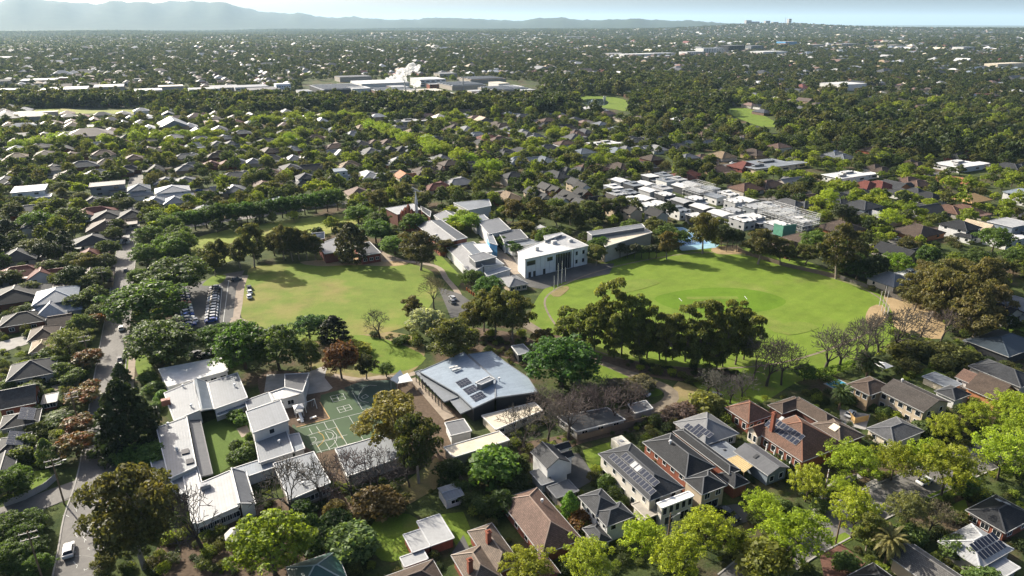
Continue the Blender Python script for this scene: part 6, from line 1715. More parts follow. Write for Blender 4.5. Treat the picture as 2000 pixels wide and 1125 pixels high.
for turn in (0, 1):
  for a in range(int(umin//SU), int(umax//SU)+1):
    uc = a*SU+14
    for sgn in (-1, 1):
        v = (vmin if not turn else umin)+hs2.uniform(0, 17)
        while v < (vmax if not turn else umax):
            uu_ = uc+sgn*(7+12+hs2.uniform(-4, 6))
            q = (uu_, v+hs2.uniform(-3, 3)) if not turn else (v+hs2.uniform(-3, 3), uu_)
            x, y = xy(*q)
            dist = math.hypot(x, y)
            stepv = 17.5 if dist < 1500 else (19 if dist < 3000 else 26)
            v += stepv+hs2.uniform(-2, 4)
            if blk(*q) != bool(turn): continue
            if y < 200 or hs2.random() < .06: continue
            px, py = PX(x, y)
            if not (-120 < px < 2120) or py > lower_limit(px): continue
            if any(inpoly(px, py, P) for P in NOHOUSE): continue
            if not occ_free(x, y, 7.5): continue
            if dist > 900 and hs2.random() < min(0.45, 0.06+(dist-900)/14000+ (0.16 if px > 1250 and 150 < py < 290 else 0)): continue
            if px > 1500 and 190 < py < 310 and hs2.random() < .35: continue
            occ_add(x, y, 7.5)
            houses.append((dist, x, y, sgn, px, py, turn))
houses.sort()
RC = ['charcoal','charcoal','slate','slate','slate','grey','grey','brown','brown','brown','pinkbrown','pinkbrown','light','pale','mid','mid','terracotta','tan','bluegrey','red']
WC = ['white','cream','beige','stone','stone','tan','darkbrick','pinkbrown','tan','redbrick']
near = houses[:200]; far = houses[200:]
for dist, x, y, sgn, px, py, turn in near:
    k = hs.choice(['hip','hipL','hipT','gable','dbl','dbl','two','hipL','hip']); rc = hs.choice(RC)
    if px < 900 and hs.random() < .25: rc = hs.choice(['mid','light','grey','pinkbrown'])
    m = 'metal_roof' if rc in ('light','pale','mid','bluegrey','white') and hs.random() < .6 else 'tile'
    rc0 = rc; rc = tuple(q*.78 for q in PAL[rc])
    kit_house(k, x, y, GA+turn*math.pi/2+(0 if sgn > 0 else math.pi)+math.pi/2*hs.choice([0,0,1])+hs.uniform(-.04,.04), f'{CN[rc0]} {KN[k]} {place(px, py)}', rc, hs.choice(WC), m, MID, dist < 520, hs.uniform(.9,1.15), hs.uniform(.85,1.15))
# the countless roofs beyond, one mass
hv = []; hf = []; hcol = []
for dist, x, y, sgn, px, py, turn in far:
    fs_ = 1.0 if dist < 2500 else 1.25
    w, d, h = hs.uniform(5.5, 8)*fs_, hs.uniform(7.5, 11)*fs_, (3.2 if hs.random() < .75 else 6)
    if hs.random() < .05: w, d, h = w*1.8, d*1.8, 6
    p = hs.uniform(.4, .55); flat = hs.random() < .08
    rot = GA+hs.choice([0, math.pi/2])+hs.uniform(-.06,.06); ca, sa = math.cos(rot), math.sin(rot); z0 = terrain(x, y)
    c = PAL[hs.choice(RC)]; wc = PAL[hs.choice(WC)]
    if hs.random() < (.14 if dist < 2000 else .3): c = PAL[hs.choice(('white','pale','cream'))]
    o = len(hv); r = 0.01 if flat else w*p; k = 0 if hs.random() < .25 else w
    loc = [(-w+.5,-d+.5,0),(w-.5,-d+.5,0),(w-.5,d-.5,0),(-w+.5,d-.5,0),(-w+.5,-d+.5,h),(w-.5,-d+.5,h),(w-.5,d-.5,h),(-w+.5,d-.5,h),(-w,-d,h),(w,-d,h),(w,d,h),(-w,d,h),(0,-d+k,h+r),(0,d-k,h+r)]
    hv += [(x+a*ca-b*sa, y+a*sa+b*ca, z0+q) for a, b, q in loc]
    for f in ((0,1,5,4),(1,2,6,5),(2,3,7,6),(3,0,4,7)): hf.append(tuple(i+o for i in f)); hcol.append(wc)
    for f in ((8,9,12),(9,10,13,12),(10,11,13),(11,8,12,13)): hf.append(tuple(i+o for i in f)); hcol.append(c)
me = bpy.data.meshes.new('distant_houses'); me.from_pydata(hv, [], hf)
ca_ = me.color_attributes.new('tint', 'FLOAT_COLOR', 'CORNER')
arr = []
for f, c in zip(hf, hcol): arr += [c[0], c[1], c[2], 1.0]*len(f)
ca_.data.foreach_set('color', arr)
a = N('distant_roofs'); at = a.n('VertexColor', layer_name='tint'); 
a.out(a.mix(1.0, at.outputs[0], a.ramp(a.noise(a.pos(), .3, 3), [(.3,.75),(.7,1.05)]), 'MULTIPLY'), 0.5, 0.45)
me.materials.append(M['distant_roofs'])
dh = ob('distant_houses', me, kind='stuff'); dh['label'] = 'countless small house roofs of the suburb reaching to the horizon'
# suburban street strips
SUBST = []
for turn in (0, 1):
  for a in range(int(umin//SU), int(umax//SU)+1):
    uc = a*SU+14; seg = []
    for v in np.arange(-1200 if turn else 250, 1800, 23.0):
        q = (uc, float(v)) if not turn else (float(v), uc)
        x, y = xy(*q); px, py = PX(x, y)
        ok = -50 < px < 2050 and y > 150 and py < lower_limit(px)-10 and math.hypot(x, y) < 1400 and blk(*q) == bool(turn) and not any(inpoly(px, py, P) for P in NOHOUSE[:3]+NOHOUSE[5:7]) and not inpoly(px, py, EST) and not inpoly(px, py, DRK)
        if ok: seg.append((x, y))
        if not ok or v > 1770:
            if len(seg) > 2: SUBST.append(seg[:]); road('street', seg[:], 6.2, 0.05, 'asphalt', False, True, 30.0)
            seg = []

# ================================================================== TREES OF THE SUBURB
def road_near(x, y, extra=1.5):
    for L, hw in ROADS[:12]:
        for p in L[::2]:
            if (p[0]-x)**2+(p[1]-y)**2 < (hw+extra)**2: return True
    return False
ts = random.Random(99)
for (x, y, r) in TR: occ_add(x, y, r*0.55)
NOTREE = [[(1048,590),(1075,556),(1130,532),(1200,512),(1300,494),(1390,484),(1500,498),(1600,528),(1690,556),(1760,580),(1840,660),(1640,735),(1480,760),(1395,775),(1290,720),(1150,690),(1085,655)],
    [(455,650),(470,545),(500,512),(760,502),(850,530),(850,590),(790,655),(640,670),(520,665)], [(385,505),(385,470),(520,438),(690,420),(700,432),(560,472),(430,512)],
    EST, [(590,158),(1050,160),(1050,192),(590,194)], [(1122,188),(1215,188),(1240,206),(1232,236),(1135,226)], [(1415,208),(1480,210),(1525,240),(1515,268),(1420,252)],
    [(58,212),(272,211),(270,236),(60,236)], [(1820,344),(1900,346),(1892,361),(1830,358)], [(340,640),(352,560),(480,528),(462,620)], [(1295,442),(1340,442),(1405,480),(1330,490)]]
cand = []
# bright plane-tree avenue beyond the park and the other spring-green streets
AV = []
def avenue(p, q, n, jit=3.0, kind='lime'):
    a, b = G(*p), G(*q)
    for k in range(n):
        t = (k+.5)/n
        AV.append((a[0]+(b[0]-a[0])*t+ts.uniform(-jit, jit), a[1]+(b[1]-a[1])*t+ts.uniform(-jit, jit)))
avenue((720,256), (960,352), 22, 4.0); avenue((735,258), (985,352), 22, 4.0)
avenue((180,290), (420,272), 15, 5.0); avenue((470,250), (700,238), 16, 7.0); avenue((20,300),(150,288), 8, 6.0); avenue((540,300),(600,272), 4, 5)
def spring(px, py): return any((px-a)**2/(c*c)+(py-b)**2/(d*d) < 1 for a, b, c, d in ((1700,420,120,60),(1930,380,90,40),(1750,360,110,22),(1550,340,120,25),(1100,300,120,40),(900,250,60,20),(640,390,60,20),(330,280,160,25)))
indiv = 0
AVL = 'bright green tree of the avenue beyond the park'
for (x, y) in AV:
    if occ_free(x, y, 2.5):
        px, py = PX(x, y)
        if indiv < 70:
            tree('lime', x, y, ts.uniform(10,13), ts.uniform(11.5,14.5), AVL if 600 < px < 1010 else 'bright spring tree in the western streets', (0.20,0.275,0.028), 'spring avenues', True)
            indiv += 1
        occ_add(x, y, 4)
# everything else in the suburb
N1 = []; N2 = []; N3 = []
t_ = 0
# ring by ring so density on the ground stays even
def scatter(r0, r1, area, rad, store, wmin, wmax):
    n = int(0.5*(r1*r1-r0*r0)*math.radians(88)/area)
    for _ in range(n):
        r = math.sqrt(ts.uniform(r0*r0, r1*r1)); az = math.radians(ts.uniform(-44, 44))
        x, y = r*math.sin(az), r*math.cos(az)
        px, py = PX(x, y)
        if py > lower_limit(px)+ (20 if px < 235 else -40): continue
        if any(inpoly(px, py, P) for P in NOTREE): continue
        if r < 1500 and (not occ_free(x, y, rad) or road_near(x, y)): continue
        if r > 900 and any((x-a)**2+(y-b)**2 < c*c for a, b, c in BLK) and ts.random() < .93: continue
        if r > 900 and any(abs(x-a) < c*1.1 and -c*3.2 < y-b < 0 for a, b, c in BLK) and ts.random() < .7: continue
        wood = (px > 1200 and 150 < py < 300) or (300 < px < 1330 and 192 < py < 235) or (py < 145 and ts.random() < .5)
        if r < 1500: occ_add(x, y, rad)
        w = ts.uniform(wmin, wmax)*(1.3 if wood else 1.0)
        kind = ts.random()
        s = spring(px, py)
        store.append((x, y, terrain(x, y)-.3, w, w*ts.uniform(.7,1.15)*(1 if r < 3000 else .62), kind, s, wood))
scatter(255, 620, 52, 1.4, N1, 3.0, 10.5)
scatter(620, 1100, 70, 1.5, N1, 4.0, 11.0)
scatter(1100, 3000, 185, 1.8, N2, 5.5, 11.5)
# dense creek-side wood before the factory and along the golf course, right-hand woods
for poly, n in (([(0,198),(0,211),(300,211),(640,222),(1120,222),(1120,208),(1050,203),(600,204),(300,202)], 800), ([(1240,160),(1330,150),(1420,200),(1560,235),(1700,240),(2000,260),(2000,330),(1700,300),(1500,260),(1330,235),(1230,225)], 560), ([(300,206),(1330,206),(1330,232),(300,226)], 500), ([(1060,158),(1250,150),(1400,165),(1400,190),(1250,190),(1060,190)], 350)):
    P = [G(*p) for p in poly]; xs = [p[0] for p in P]; ys = [p[1] for p in P]; k = 0
    while k < n:
        x, y = ts.uniform(min(xs), max(xs)), ts.uniform(min(ys), max(ys))
        if inpoly(x, y, P):
            k += 1; px, py = PX(x, y)
            if any(inpoly(px, py, Q) for Q in NOTREE[5:8]): continue
            w = ts.uniform(10, 18); N2.append((x, y, terrain(x, y)-.3, w, w*ts.uniform(.85,1.25), ts.random(), False, True))
scatter(3000, 12500, 980, 8, N3, 11, 22)
# the largest of the suburb's trees stand as things of their own
N1.sort(key=lambda q: -q[3]*q[4]/(q[0]**2+q[1]**2))
picked = N1[:60]; N1 = N1[60:]
for (x, y, z, w, h, kind, s, wood) in picked:
    px, py = PX(x, y)
    k = 'lime' if s and kind < .5 else ('gum' if kind < .45 else ('round' if kind < .75 else ('dense' if kind < .92 else 'pine')))
    nm = dict(lime='spring-green garden tree', gum='olive gum tree', round='rounded green tree', dense='leafy green tree', pine='dark pine')[k]
    tree(k, x, y, h*1.1, w*1.15, f'{nm} {place(px, py)}', None, 'garden trees of the suburb', True, 0.2)
# three masses of trees, instanced from a small set of whole trees
src = bpy.data.collections.new('tree_stock')
def stock(kind, seed, n, size, leafmat, tint=None):
    c, t = gen(kind, seed, n, size, True)
    mb = bpy.data.meshes.new(kind+'_stock')
    nv, nt = len(c.vertices), len(t.vertices)
    co = np.zeros(nv*3, np.float32); c.vertices.foreach_get('co', co)
    ct = np.zeros(nt*3, np.float32); t.vertices.foreach_get('co', ct)
    vs = [tuple(v) for v in np.concatenate([co, ct]).reshape(-1, 3)]
    fs = [tuple(range(i*4, i*4+4)) for i in range(nv//4)] + [tuple(i+nv for i in p.vertices) for p in t.polygons]
    mb.from_pydata(vs, [], fs); mb.materials.append(M[leafmat]); mb.materials.append(M['stock_bark'])
    mb.polygons.foreach_set('material_index', [0]*(nv//4)+[1]*(len(fs)-nv//4))
    o = bpy.data.objects.new('stock_tree_%02d' % len(src.objects), mb); src.objects.link(o)
m_flat('stock_bark', (0.10,0.08,0.062), 0.9)
m_leaf('leaf_spring', 0.42, None, 0, True, 0.25, [(0.0,(0.12,0.17,0.022)),(0.5,(0.18,0.235,0.028)),(1.0,(0.24,0.28,0.035))])
for k, sd in (('dense',51),('round',52),('gum',53),('gum',54),('pine',55),('shrub',56)): stock(k, sd, 900, 0.78, 'leaf_mid')
for k, sd in (('lime',57),('round',58)): stock(k, sd, 1000, 0.72, 'leaf_spring')
stock('cypress', 59, 420, 1.0, 'leaf_mid')
for k, sd in (('dense',61),('round',62),('gum',63),('gum',64)): stock(k, sd, 220, 1.45, 'leaf_far')
for k, sd in (('dense',65),('gum',66)): stock(k, sd, 60, 2.6, 'leaf_far')
ng_ = bpy.data.node_groups.new('plant_trees', 'GeometryNodeTree')
ng_.interface.new_socket('Geometry', in_out='INPUT', socket_type='NodeSocketGeometry'); ng_.interface.new_socket('Geometry', in_out='OUTPUT', socket_type='NodeSocketGeometry')
gi = ng_.nodes.new('NodeGroupInput'); go = ng_.nodes.new('NodeGroupOutput')
ip = ng_.nodes.new('GeometryNodeInstanceOnPoints'); ci = ng_.nodes.new('GeometryNodeCollectionInfo'); ci.inputs[0].default_value = src
ci.inputs['Separate Children'].default_value = True; ci.inputs['Reset Children'].default_value = True
def attr(nm, typ):
    x = ng_.nodes.new('GeometryNodeInputNamedAttribute'); x.data_type = typ; x.inputs[0].default_value = nm; return x.outputs[0]
ip.inputs['Pick Instance'].default_value = True
lk = ng_.links.new
lk(gi.outputs[0], ip.inputs['Points']); lk(ci.outputs[0], ip.inputs['Instance']); lk(attr('idx', 'INT'), ip.inputs['Instance Index'])
lk(attr('scl', 'FLOAT_VECTOR'), ip.inputs['Scale'])
cr_ = ng_.nodes.new('ShaderNodeCombineXYZ'); lk(attr('rot', 'FLOAT'), cr_.inputs[2]); 
lk(cr_.outputs[0], ip.inputs['Rotation']); lk(ip.outputs[0], go.inputs[0])
def mass(name, label, rows, pick):
    me = bpy.data.meshes.new(name); me.from_pydata([(r[0], r[1], r[2]) for r in rows], [], [])
    ai = me.attributes.new('idx', 'INT', 'POINT'); ai.data.foreach_set('value', [pick(r) for r in rows])
    a2 = me.attributes.new('scl', 'FLOAT_VECTOR', 'POINT'); a2.data.foreach_set('vector', [c for r in rows for c in (r[3]/10, r[3]/10, r[4]/10)])
    a3 = me.attributes.new('rot', 'FLOAT', 'POINT'); a3.data.foreach_set('value', [ts.uniform(0, 6.28) for r in rows])
    o = ob(name, me, kind='stuff'); o['label'] = label
    md = o.modifiers.new('trees', 'NODES'); md.node_group = ng_
    return o
# shrubs and ground cover filling the gardens in front
N0 = []
KEEP = ('school_yard','mulch_yard','garden_bed','dry_verge','oval_surround')
BL = [P for n_, P in SHEETS if n_ not in KEEP]
boxes = [(min(p[0] for p in P), max(p[0] for p in P), min(p[1] for p in P), max(p[1] for p in P), P) for P in BL+FPOLY]
def blocked(x, y):
    return any(a < x < b and c < y < d and inpoly(x, y, P) for a, b, c, d, P in boxes)
YARDS = [(([(0,560),(190,560),(170,760),(110,960),(60,1125),(0,1125)]), 1500), ([(960,820),(1290,815),(1640,760),(2000,640),(2000,1125),(700,1125),(640,1000),(850,880)], 1300), ([(200,900),(300,800),(330,930),(700,940),(700,1125),(190,1125)], 260), ([(570,650),(860,640),(1060,660),(1040,720),(820,700),(600,730)], 150), ([(1640,560),(1960,560),(2000,700),(1640,740),(1740,680)], 420), ([(1060,660),(1440,690),(1450,760),(1300,745)], 160), ([(240,560),(345,540),(350,640),(330,720),(240,700)], 200)]
for poly, n in YARDS:
    P = [G(*p) for p in poly]; xs = [p[0] for p in P]; ys = [p[1] for p in P]
    for _ in range(int(n*2.2)):
        x, y = ts.uniform(min(xs), max(xs)), ts.uniform(min(ys), max(ys))
        if not inpoly(x, y, P) or blocked(x, y) or road_near(x, y, 1.0): continue
        w = ts.uniform(.9, 3.4)*ts.choice((.7,1,1.2)); N0.append((x, y, -.1, w, w*ts.uniform(.5,1.0), ts.random(), False, False))
mass('garden_undergrowth', 'low garden shrubs and ground cover filling the yards', N0, lambda r: ts.choice((0,5,5,5,1)) if r[5] < .9 else 7)
mass('suburban_trees', 'mass of garden and street trees among the suburban roofs', N1, lambda r: ts.choice((6,7)) if (r[6] and r[5] < .55) or r[5] > .94 else (8 if r[5] < .04 else ts.choice((0,1,2,3,2,3,4,5))))
mass('distant_trees', 'mass of dark trees beyond the avenue up to the far suburbs', N2, lambda r: ts.choice((6,7)) if (not r[7] and r[5] > .975) else ts.choice((9,10,11,12,11,12)))
mass('horizon_trees', 'hazy tree cover reaching the horizon', N3, lambda r: ts.choice((13,14)))

# ================================================================== CARS, POLES, SMALL THINGS
def car_meshes():
    def loft(secs, y_half):
        mb = MB()
        for (prof, yy) in secs: pass
        return mb
    # side profile of body (x forward, z up), width by height
    body = MB(); n = 12
    prof = [(-2.2,.45),(-2.25,.75),(-2.05,.98),(-1.2,1.02),(0.9,1.0),(1.9,.88),(2.2,.70),(2.22,.45),(1.6,.30),(-1.6,.30)]
    hw = [.78,.86,.88,.9,.9,.86,.78,.80,.85,.85]
    k = len(prof)
    body.add([(x, -w, z) for (x, z), w in zip(prof, hw)]+[(x, w, z) for (x, z), w in zip(prof, hw)], [tuple(range(k)), tuple(range(2*k-1, k-1, -1))]+[(i, k+i, k+(i+1)%k, (i+1)%k) for i in range(k)])
    roof = [(-1.75,1.0),(-1.35,1.42),(-0.2,1.50),(0.35,1.44),(1.05,1.0)]; rw = [.84,.66,.66,.66,.84]
    k2 = len(roof)
    cab = MB().add([(x, -w, z) for (x, z), w in zip(roof, rw)]+[(x, w, z) for (x, z), w in zip(roof, rw)], [(i, k2+i, k2+i+1, i+1) for i in (1, 2)])
    body.add(cab.v, cab.f)
    for i in (0, 2, 3):      # pillars
        pass
    gl = {}
    gl['windscreen'] = MB().add([(0.35,-.64,1.435),(0.35,.64,1.435),(1.05,.82,1.005),(1.05,-.82,1.005)], [(0,1,2,3)])
    gl['rear_window'] = MB().add([(-1.35,-.64,1.415),(-1.75,-.82,1.005),(-1.75,.82,1.005),(-1.35,.64,1.415)], [(0,1,2,3)])
    for s in (-1, 1):
        gl['side_window%d' % s] = MB().add([(x, s*w, z) for (x, z), w in zip(roof, rw)], [tuple(range(5)) if s < 0 else tuple(range(4, -1, -1))])
    wh = MB().tube((0,-.1,0),(0,.1,0),.33,.33,12,True)
    hl = MB().box(-.03,.03,-.16,.16,-.07,.07)
    return body.mesh('car_body', M['car_paint']), {a: b.mesh(a, M['car_glass']) for a, b in gl.items()}, wh.mesh('wheel', M['rubber']), hl.mesh('headlight', M['white_paint'])
CB, CGL, CWH, CHL = car_meshes()
def car(px, py, rot, colr, label, group=None, s=1.0, world_pt=False):
    x, y = (px, py) if world_pt else G(px, py)
    r = thing('car', label, 'car', (x, y, 0.07), rot, group); r.scale = (s, s, s*1.02)
    ob('body', CB, r, color=colr)
    for k, m in CGL.items(): ob(k.rstrip('-1'), m, r)
    for sx in (-1.35, 1.35):
        for sy in (-.78, .78): ob('wheel', CWH, r, (sx, sy, .33))
    for sy in (-.55, .55): ob('headlight', CHL, r, (2.19, sy, .68))
    return r
CW, CG, CBk, CBl, CR, CS = (0.70,0.70,0.69), (0.12,0.125,0.13), (0.02,0.02,0.022), (0.02,0.07,0.30), (0.35,0.03,0.02), (0.40,0.41,0.42)
SV = GA+math.pi/2
CN_ = {CW:'white', CG:'dark grey', CBk:'black', CBl:'blue', CR:'red', CS:'silver'}
cs = random.Random(8)
ra, rb = G(372,640), G(356,566)
for k in range(13):
    t = (k+.5)/13; c = cs.choice([CW,CS,CW,CBl,CG,CW,CBk,CS,CW,CR]); 
    car(ra[0]+(rb[0]-ra[0])*t, ra[1]+(rb[1]-ra[1])*t, GA+cs.uniform(-.03,.03), c, f'{CN_[c]} car in the left column of the car park', 'cars in the car park', 1, True)
ra, rb = G(412,632), G(420,562)
for k in range(13):
    t = (k+.5)/13; c = CBl if k == 0 else cs.choice([CW,CS,CW,CG,CG,CS,CW,CBk]); 
    car(ra[0]+(rb[0]-ra[0])*t, ra[1]+(rb[1]-ra[1])*t, GA+math.pi+cs.uniform(-.03,.03), c, f'{CN_[c]} car in the right column of the car park', 'cars in the car park', 1, True)
car(382,628, SV, CW, 'white car alone in the car park lane')
ST = 'cars along the street with power lines'
car(238,644, SV, CW, 'white car parked beside the broad green tree', ST); car(236,704, SV, CG, 'dark grey car parked before the white one on the street', ST); car(233,718, SV, CW, 'white car parked right behind the dark grey car', ST)
car(196,862, SV, CW, 'white car driving below the huge conifer', ST); car(214,886, SV, CW, 'white car half hidden by kerb shrubs', ST); car(136,1080, SV, CS, 'silver car at the bottom left corner', ST, 1.1); car(243,476, SV, CG, 'dark car at the far end of the street', ST); car(246,530, SV, CG, 'dark car in tree shade on the street', ST)
car(415,690, GA+.8, CW, 'white car left of the pair under the massive trees'); car(434,692, GA+1.2, CW, 'white car right of the pair under the massive trees'); car(398,698, GA+.8, CBk, 'black car under the massive trees'); car(382,694, GA+.8, CG, 'dark grey car under the massive trees')
car(487,582, SV, CW, 'white car nearest on the field edge path', None, 1.0); car(488,573, SV, CW, 'white car second on the field edge path'); car(487,564, SV, CG, 'dark car third on the field edge path'); car(462,548, GA, CG, 'dark grey car at the car park entrance')
car(1424,1010, GA-math.pi/2+.1, CBk, 'black four-wheel drive on the dark driveway', None, 1.12); car(1660,812, GA+.3, CW, 'white car in the shaded fenced driveway'); car(1255,772, GA+2, CW, 'white car parked beside the driveway bend')
car(884,585, SV, CS, 'silver car on the forecourt by the round trees'); car(883,592, SV, CG, 'dark car on the forecourt by the round trees'); car(1395,776, GA, CS, 'silver car under the brown thicket'); car(1805,944, GA, CW, 'white car under the foreground street trees'); car(1700,1000, GA, CS, 'silver car on the foreground street')
for k in range(6): car(1675+k*5, 255.5-k*.3, SV, cs.choice([CW,CS,CW]), 'car in the distant wooded car park', 'distant parked cars')

n_ = 0
for seg in SUBST:
    for k in range(1, len(seg)-1):
        if cs.random() < .5 and n_ < 46:
            (x0, y0), (x1, y1) = seg[k], seg[k+1]
            if math.hypot(x0, y0) > 650: continue
            d_ = math.dist((x0, y0), (x1, y1)); sd_ = cs.choice((-1, 1)); c = cs.choice([CW,CS,CG,CW,CBk,CR,CBl]); n_ += 1
            px_, py_ = PX(x0, y0)
            car(x0-(y1-y0)/d_*2*sd_, y0+(x1-x0)/d_*2*sd_, math.atan2(y1-y0, x1-x0), c, f'{CN_[c]} car on a street {place(px_, py_)}', 'cars in the suburban streets', 1, True)
# power poles and wires along the street
POLES = []
def pole(px, py, h, label, rot=GA, arm=True, lamp=False):
    x, y = G(px, py)
    p = thing('power_pole', label, 'power pole', (x, y, 0), rot, 'power poles')
    ob('shaft', MB().tube((0,0,0),(0,0,h),.20,.13,8,True).mesh('shaft', M['timber']), p)
    if arm:
        for z in (h-.5, h-1.9):
            c = ob('crossarm', MB().box(-1.5,1.5,-.07,.07,z,z+.16).mesh('crossarm', M['painted']), p, color=(0.35,0.31,0.27))
            for s in (-1.35,-.55,.55,1.35): ob('insulator', MB().tube((s,0,z+.16),(s,0,z+.4),.06,.05,6,True).mesh('insulator', M['white_paint']), c)
    if lamp: ob('lamp_arm', MB().tube((0,0,h-1.4),(2.2,0,h-.9),.05,.04,5).box(1.9,2.6,-.12,.12,h-1.0,h-.86).mesh('lamp_arm', M['steel']), p)
    POLES.append((x, y, h)); return p
for px, py, h, lab in [(222,470,10,'power pole farthest up the street'),(207,572,10.5,'power pole beside the western garden trees'),(178,718,11,'power pole by the orange-topped tree above the slate house'),(156,836,11,'power pole between two orange-topped trees'),(126,985,12,'power pole at the street corner with the curved fence'),(86,1140,12.5,'power pole in the bottom left corner garden')]: pole(px, py, h, lab, lamp='corner with' in lab)
def wire(i, s, zoff, label):
    mb = MB(); o = None
    for (x0, y0, h0), (x1, y1, h1) in zip(POLES, POLES[1:]):
        prev = None
        for k in range(9):
            t = k/8; z = (h0+(h1-h0)*t)+zoff-1.0*4*t*(1-t)
            q = Vector((x0+(x1-x0)*t+U[0]*s, y0+(y1-y0)*t+U[1]*s, z))
            if prev: mb.tube(prev, q, .011, .011, 3)
            prev = q
    w = ob('power_line', mb.mesh('power_line', M['wire']))
    tag(w, label, 'power line', 'power lines', PX(POLES[3][0]+s*3, POLES[3][1]))
for i, (s, zo, nm) in enumerate([(-1.35,-.1,'outermost western upper'),(-.55,-.1,'inner western upper'),(.55,-.1,'inner eastern upper'),(1.35,-.1,'outermost eastern upper'),(0.55,-1.5,'lower')]): wire(i, s, zo, f'{nm} wire of the power line along the street')
pole(1604,992,9.5,'power pole beside the masonry wall at the foreground street', GA+.6)
pole(1632,1062,7.5,'slim street lamp on the foreground nature strip', GA, False, True)
pole(1305,1052,6.5,'slim lamp post before the white two-storey house', GA, False, True)
# football goal posts
for lab, pts in (('white goal post at the left end of the oval', [(1082,566,6),(1089.5,560,10),(1097,554.5,10),(1104,549,6)]), ('white goal post at the right end of the oval', [(1717,598,6),(1721.5,608,10),(1726,616,10),(1731,625,6)])):
    for px, py, h in pts:
        g = thing('goal_post', lab, 'goal post', (*G(px, py), 0.05), 0, 'goal posts')
        ob('post', MB().tube((0,0,0),(0,0,h),.09,.06,8,True).mesh('post', M['white_paint']), g)
        ob('pad', MB().tube((0,0,0),(0,0,1.5),.13,.13,8,True).mesh('pad', M['painted']), g, color=(0.5,0.5,0.5))
# light poles beside blue courts and school flag
for px, py, h, lab in [(1300,455,10,'slim floodlight pole left of the blue courts'),(1400,470,10,'slim floodlight pole right of the blue courts')]:
    g = thing('floodlight_pole', lab, 'light pole', (*G(px, py), 0), GA)
    ob('shaft', MB().tube((0,0,0),(0,0,h),.12,.08,6,True).mesh('shaft', M['steel']), g); ob('lamp', MB().box(-.6,.6,-.15,.15,h,h+.3).mesh('lamp', M['steel']), g)
# playground
pl = thing('swing_set', 'white swing frame on the bark playground beside the courts', 'swing', (*G(606,800),.1), GA+.3)
for s in (-1.6, 1.6):
    for t in (-.9, .9): ob('leg', MB().tube((s,t,0),(s,0,2.6),.08,.08,6).mesh('leg', M['white_paint']), pl)
ob('crossbar', MB().tube((-1.7,0,2.6),(1.7,0,2.6),.08,.08,6,True).mesh('crossbar', M['white_paint']), pl)
for s in (-.8, .8):
    w = ob('seat', MB().box(s-.25,s+.25,-.15,.15,.5,.55).mesh('seat', M['dark_metal']), pl)
    for t in (-.22, .22): ob('chain', MB().tube((s+t,0,.55),(s+t,0,2.58),.02,.02,4).mesh('chain', M['steel']), w)
sl = thing('climbing_frame', 'white platform climbing frame with slide on the bark playground', 'climbing frame', (*G(585,812),.1), GA)
for x in (-1,1):
    for y in (-1,1): ob('post', MB().tube((x,y,0),(x,y,2.8),.09,.09,6,True).mesh('post', M['white_paint']), sl)
ob('platform', MB().box(-1.1,1.1,-1.1,1.1,1.4,1.5).mesh('platform', M['steel']), sl); ob('canopy', MB().add([(-1.3,-1.3,2.8),(1.3,-1.3,2.8),(1.3,1.3,2.8),(-1.3,1.3,2.8),(0,0,3.5)],[(0,1,4),(1,2,4),(2,3,4),(3,0,4),(3,2,1,0)]).mesh('canopy', M['painted']), sl, color=(0.5,0.5,0.5))
ob('slide', MB().add([(-.4,-1.1,1.5),(.4,-1.1,1.5),(.4,-4,.2),(-.4,-4,.2),(-.4,-1.1,1.4),(.4,-1.1,1.4),(.4,-4,.1),(-.4,-4,.1)],[(0,3,2,1),(4,5,6,7),(0,1,5,4),(1,2,6,5),(2,3,7,6),(3,0,4,7)]).mesh('slide', M['painted']), sl, color=(0.6,0.6,0.6))
for px, py, lab in [(587,822,'low white bench box left on the bark playground'),(612,818,'low white bench box right on the bark playground')]:
    b = thing('bench', lab, 'bench', (*G(px, py), .1), GA+.2); ob('seat', MB().box(-.9,.9,-.3,.3,.4,.48).mesh('seat', M['white_paint']), b)
    for s in (-.7, .7): ob('leg', MB().box(s-.06,s+.06,-.25,.25,0,.4).mesh('leg', M['steel']), b)
# garden things
um = thing('umbrella', 'white canopy umbrella beside the date palm', 'umbrella', (*G(1722,728),0), GA)
ob('pole', MB().tube((0,0,0),(0,0,3.2),.05,.05,6).mesh('pole', M['steel']), um); ob('canopy', MB().add([(-2,-2,2.7),(2,-2,2.7),(2,2,2.7),(-2,2,2.7),(0,0,3.4)],[(0,1,4),(1,2,4),(2,3,4),(3,0,4),(3,2,1,0)]).mesh('canopy', M['white_paint']), um)
tb = thing('garden_table', 'white garden table on the western lawn', 'table', (*G(126,812),0), GA); ob('top', MB().box(-1,1,-.6,.6,.7,.76).mesh('top', M['white_paint']), tb)
for x in (-.8,.8):
    for y in (-.45,.45): ob('leg', MB().box(x-.04,x+.04,y-.04,y+.04,0,.7).mesh('leg', M['white_paint']), tb)
po = thing('swimming_pool', 'small blue swimming pool beside the beige house', 'pool', (*G(1636,752),0), GA)
ob('coping', MB().box(-3.2,3.2,-2.4,2.4,0,.16).mesh('coping', M['concrete']), po); ob('water', MB().box(-2.8,2.8,-2,2,.1,.18).mesh('water', M['pool_water']), po)
wt = thing('water_tank', 'white box tank behind the white two-storey house', 'tank', (*G(1212,878),0), GA); ob('tank', MB().box(-1.6,1.6,-2,2,0,2.6).mesh('tank', M['painted']), wt, color=(0.6,0.57,0.5)); ob('lid', MB().box(-.5,.5,-.5,.5,2.6,2.75).mesh('lid', M['steel']), wt)
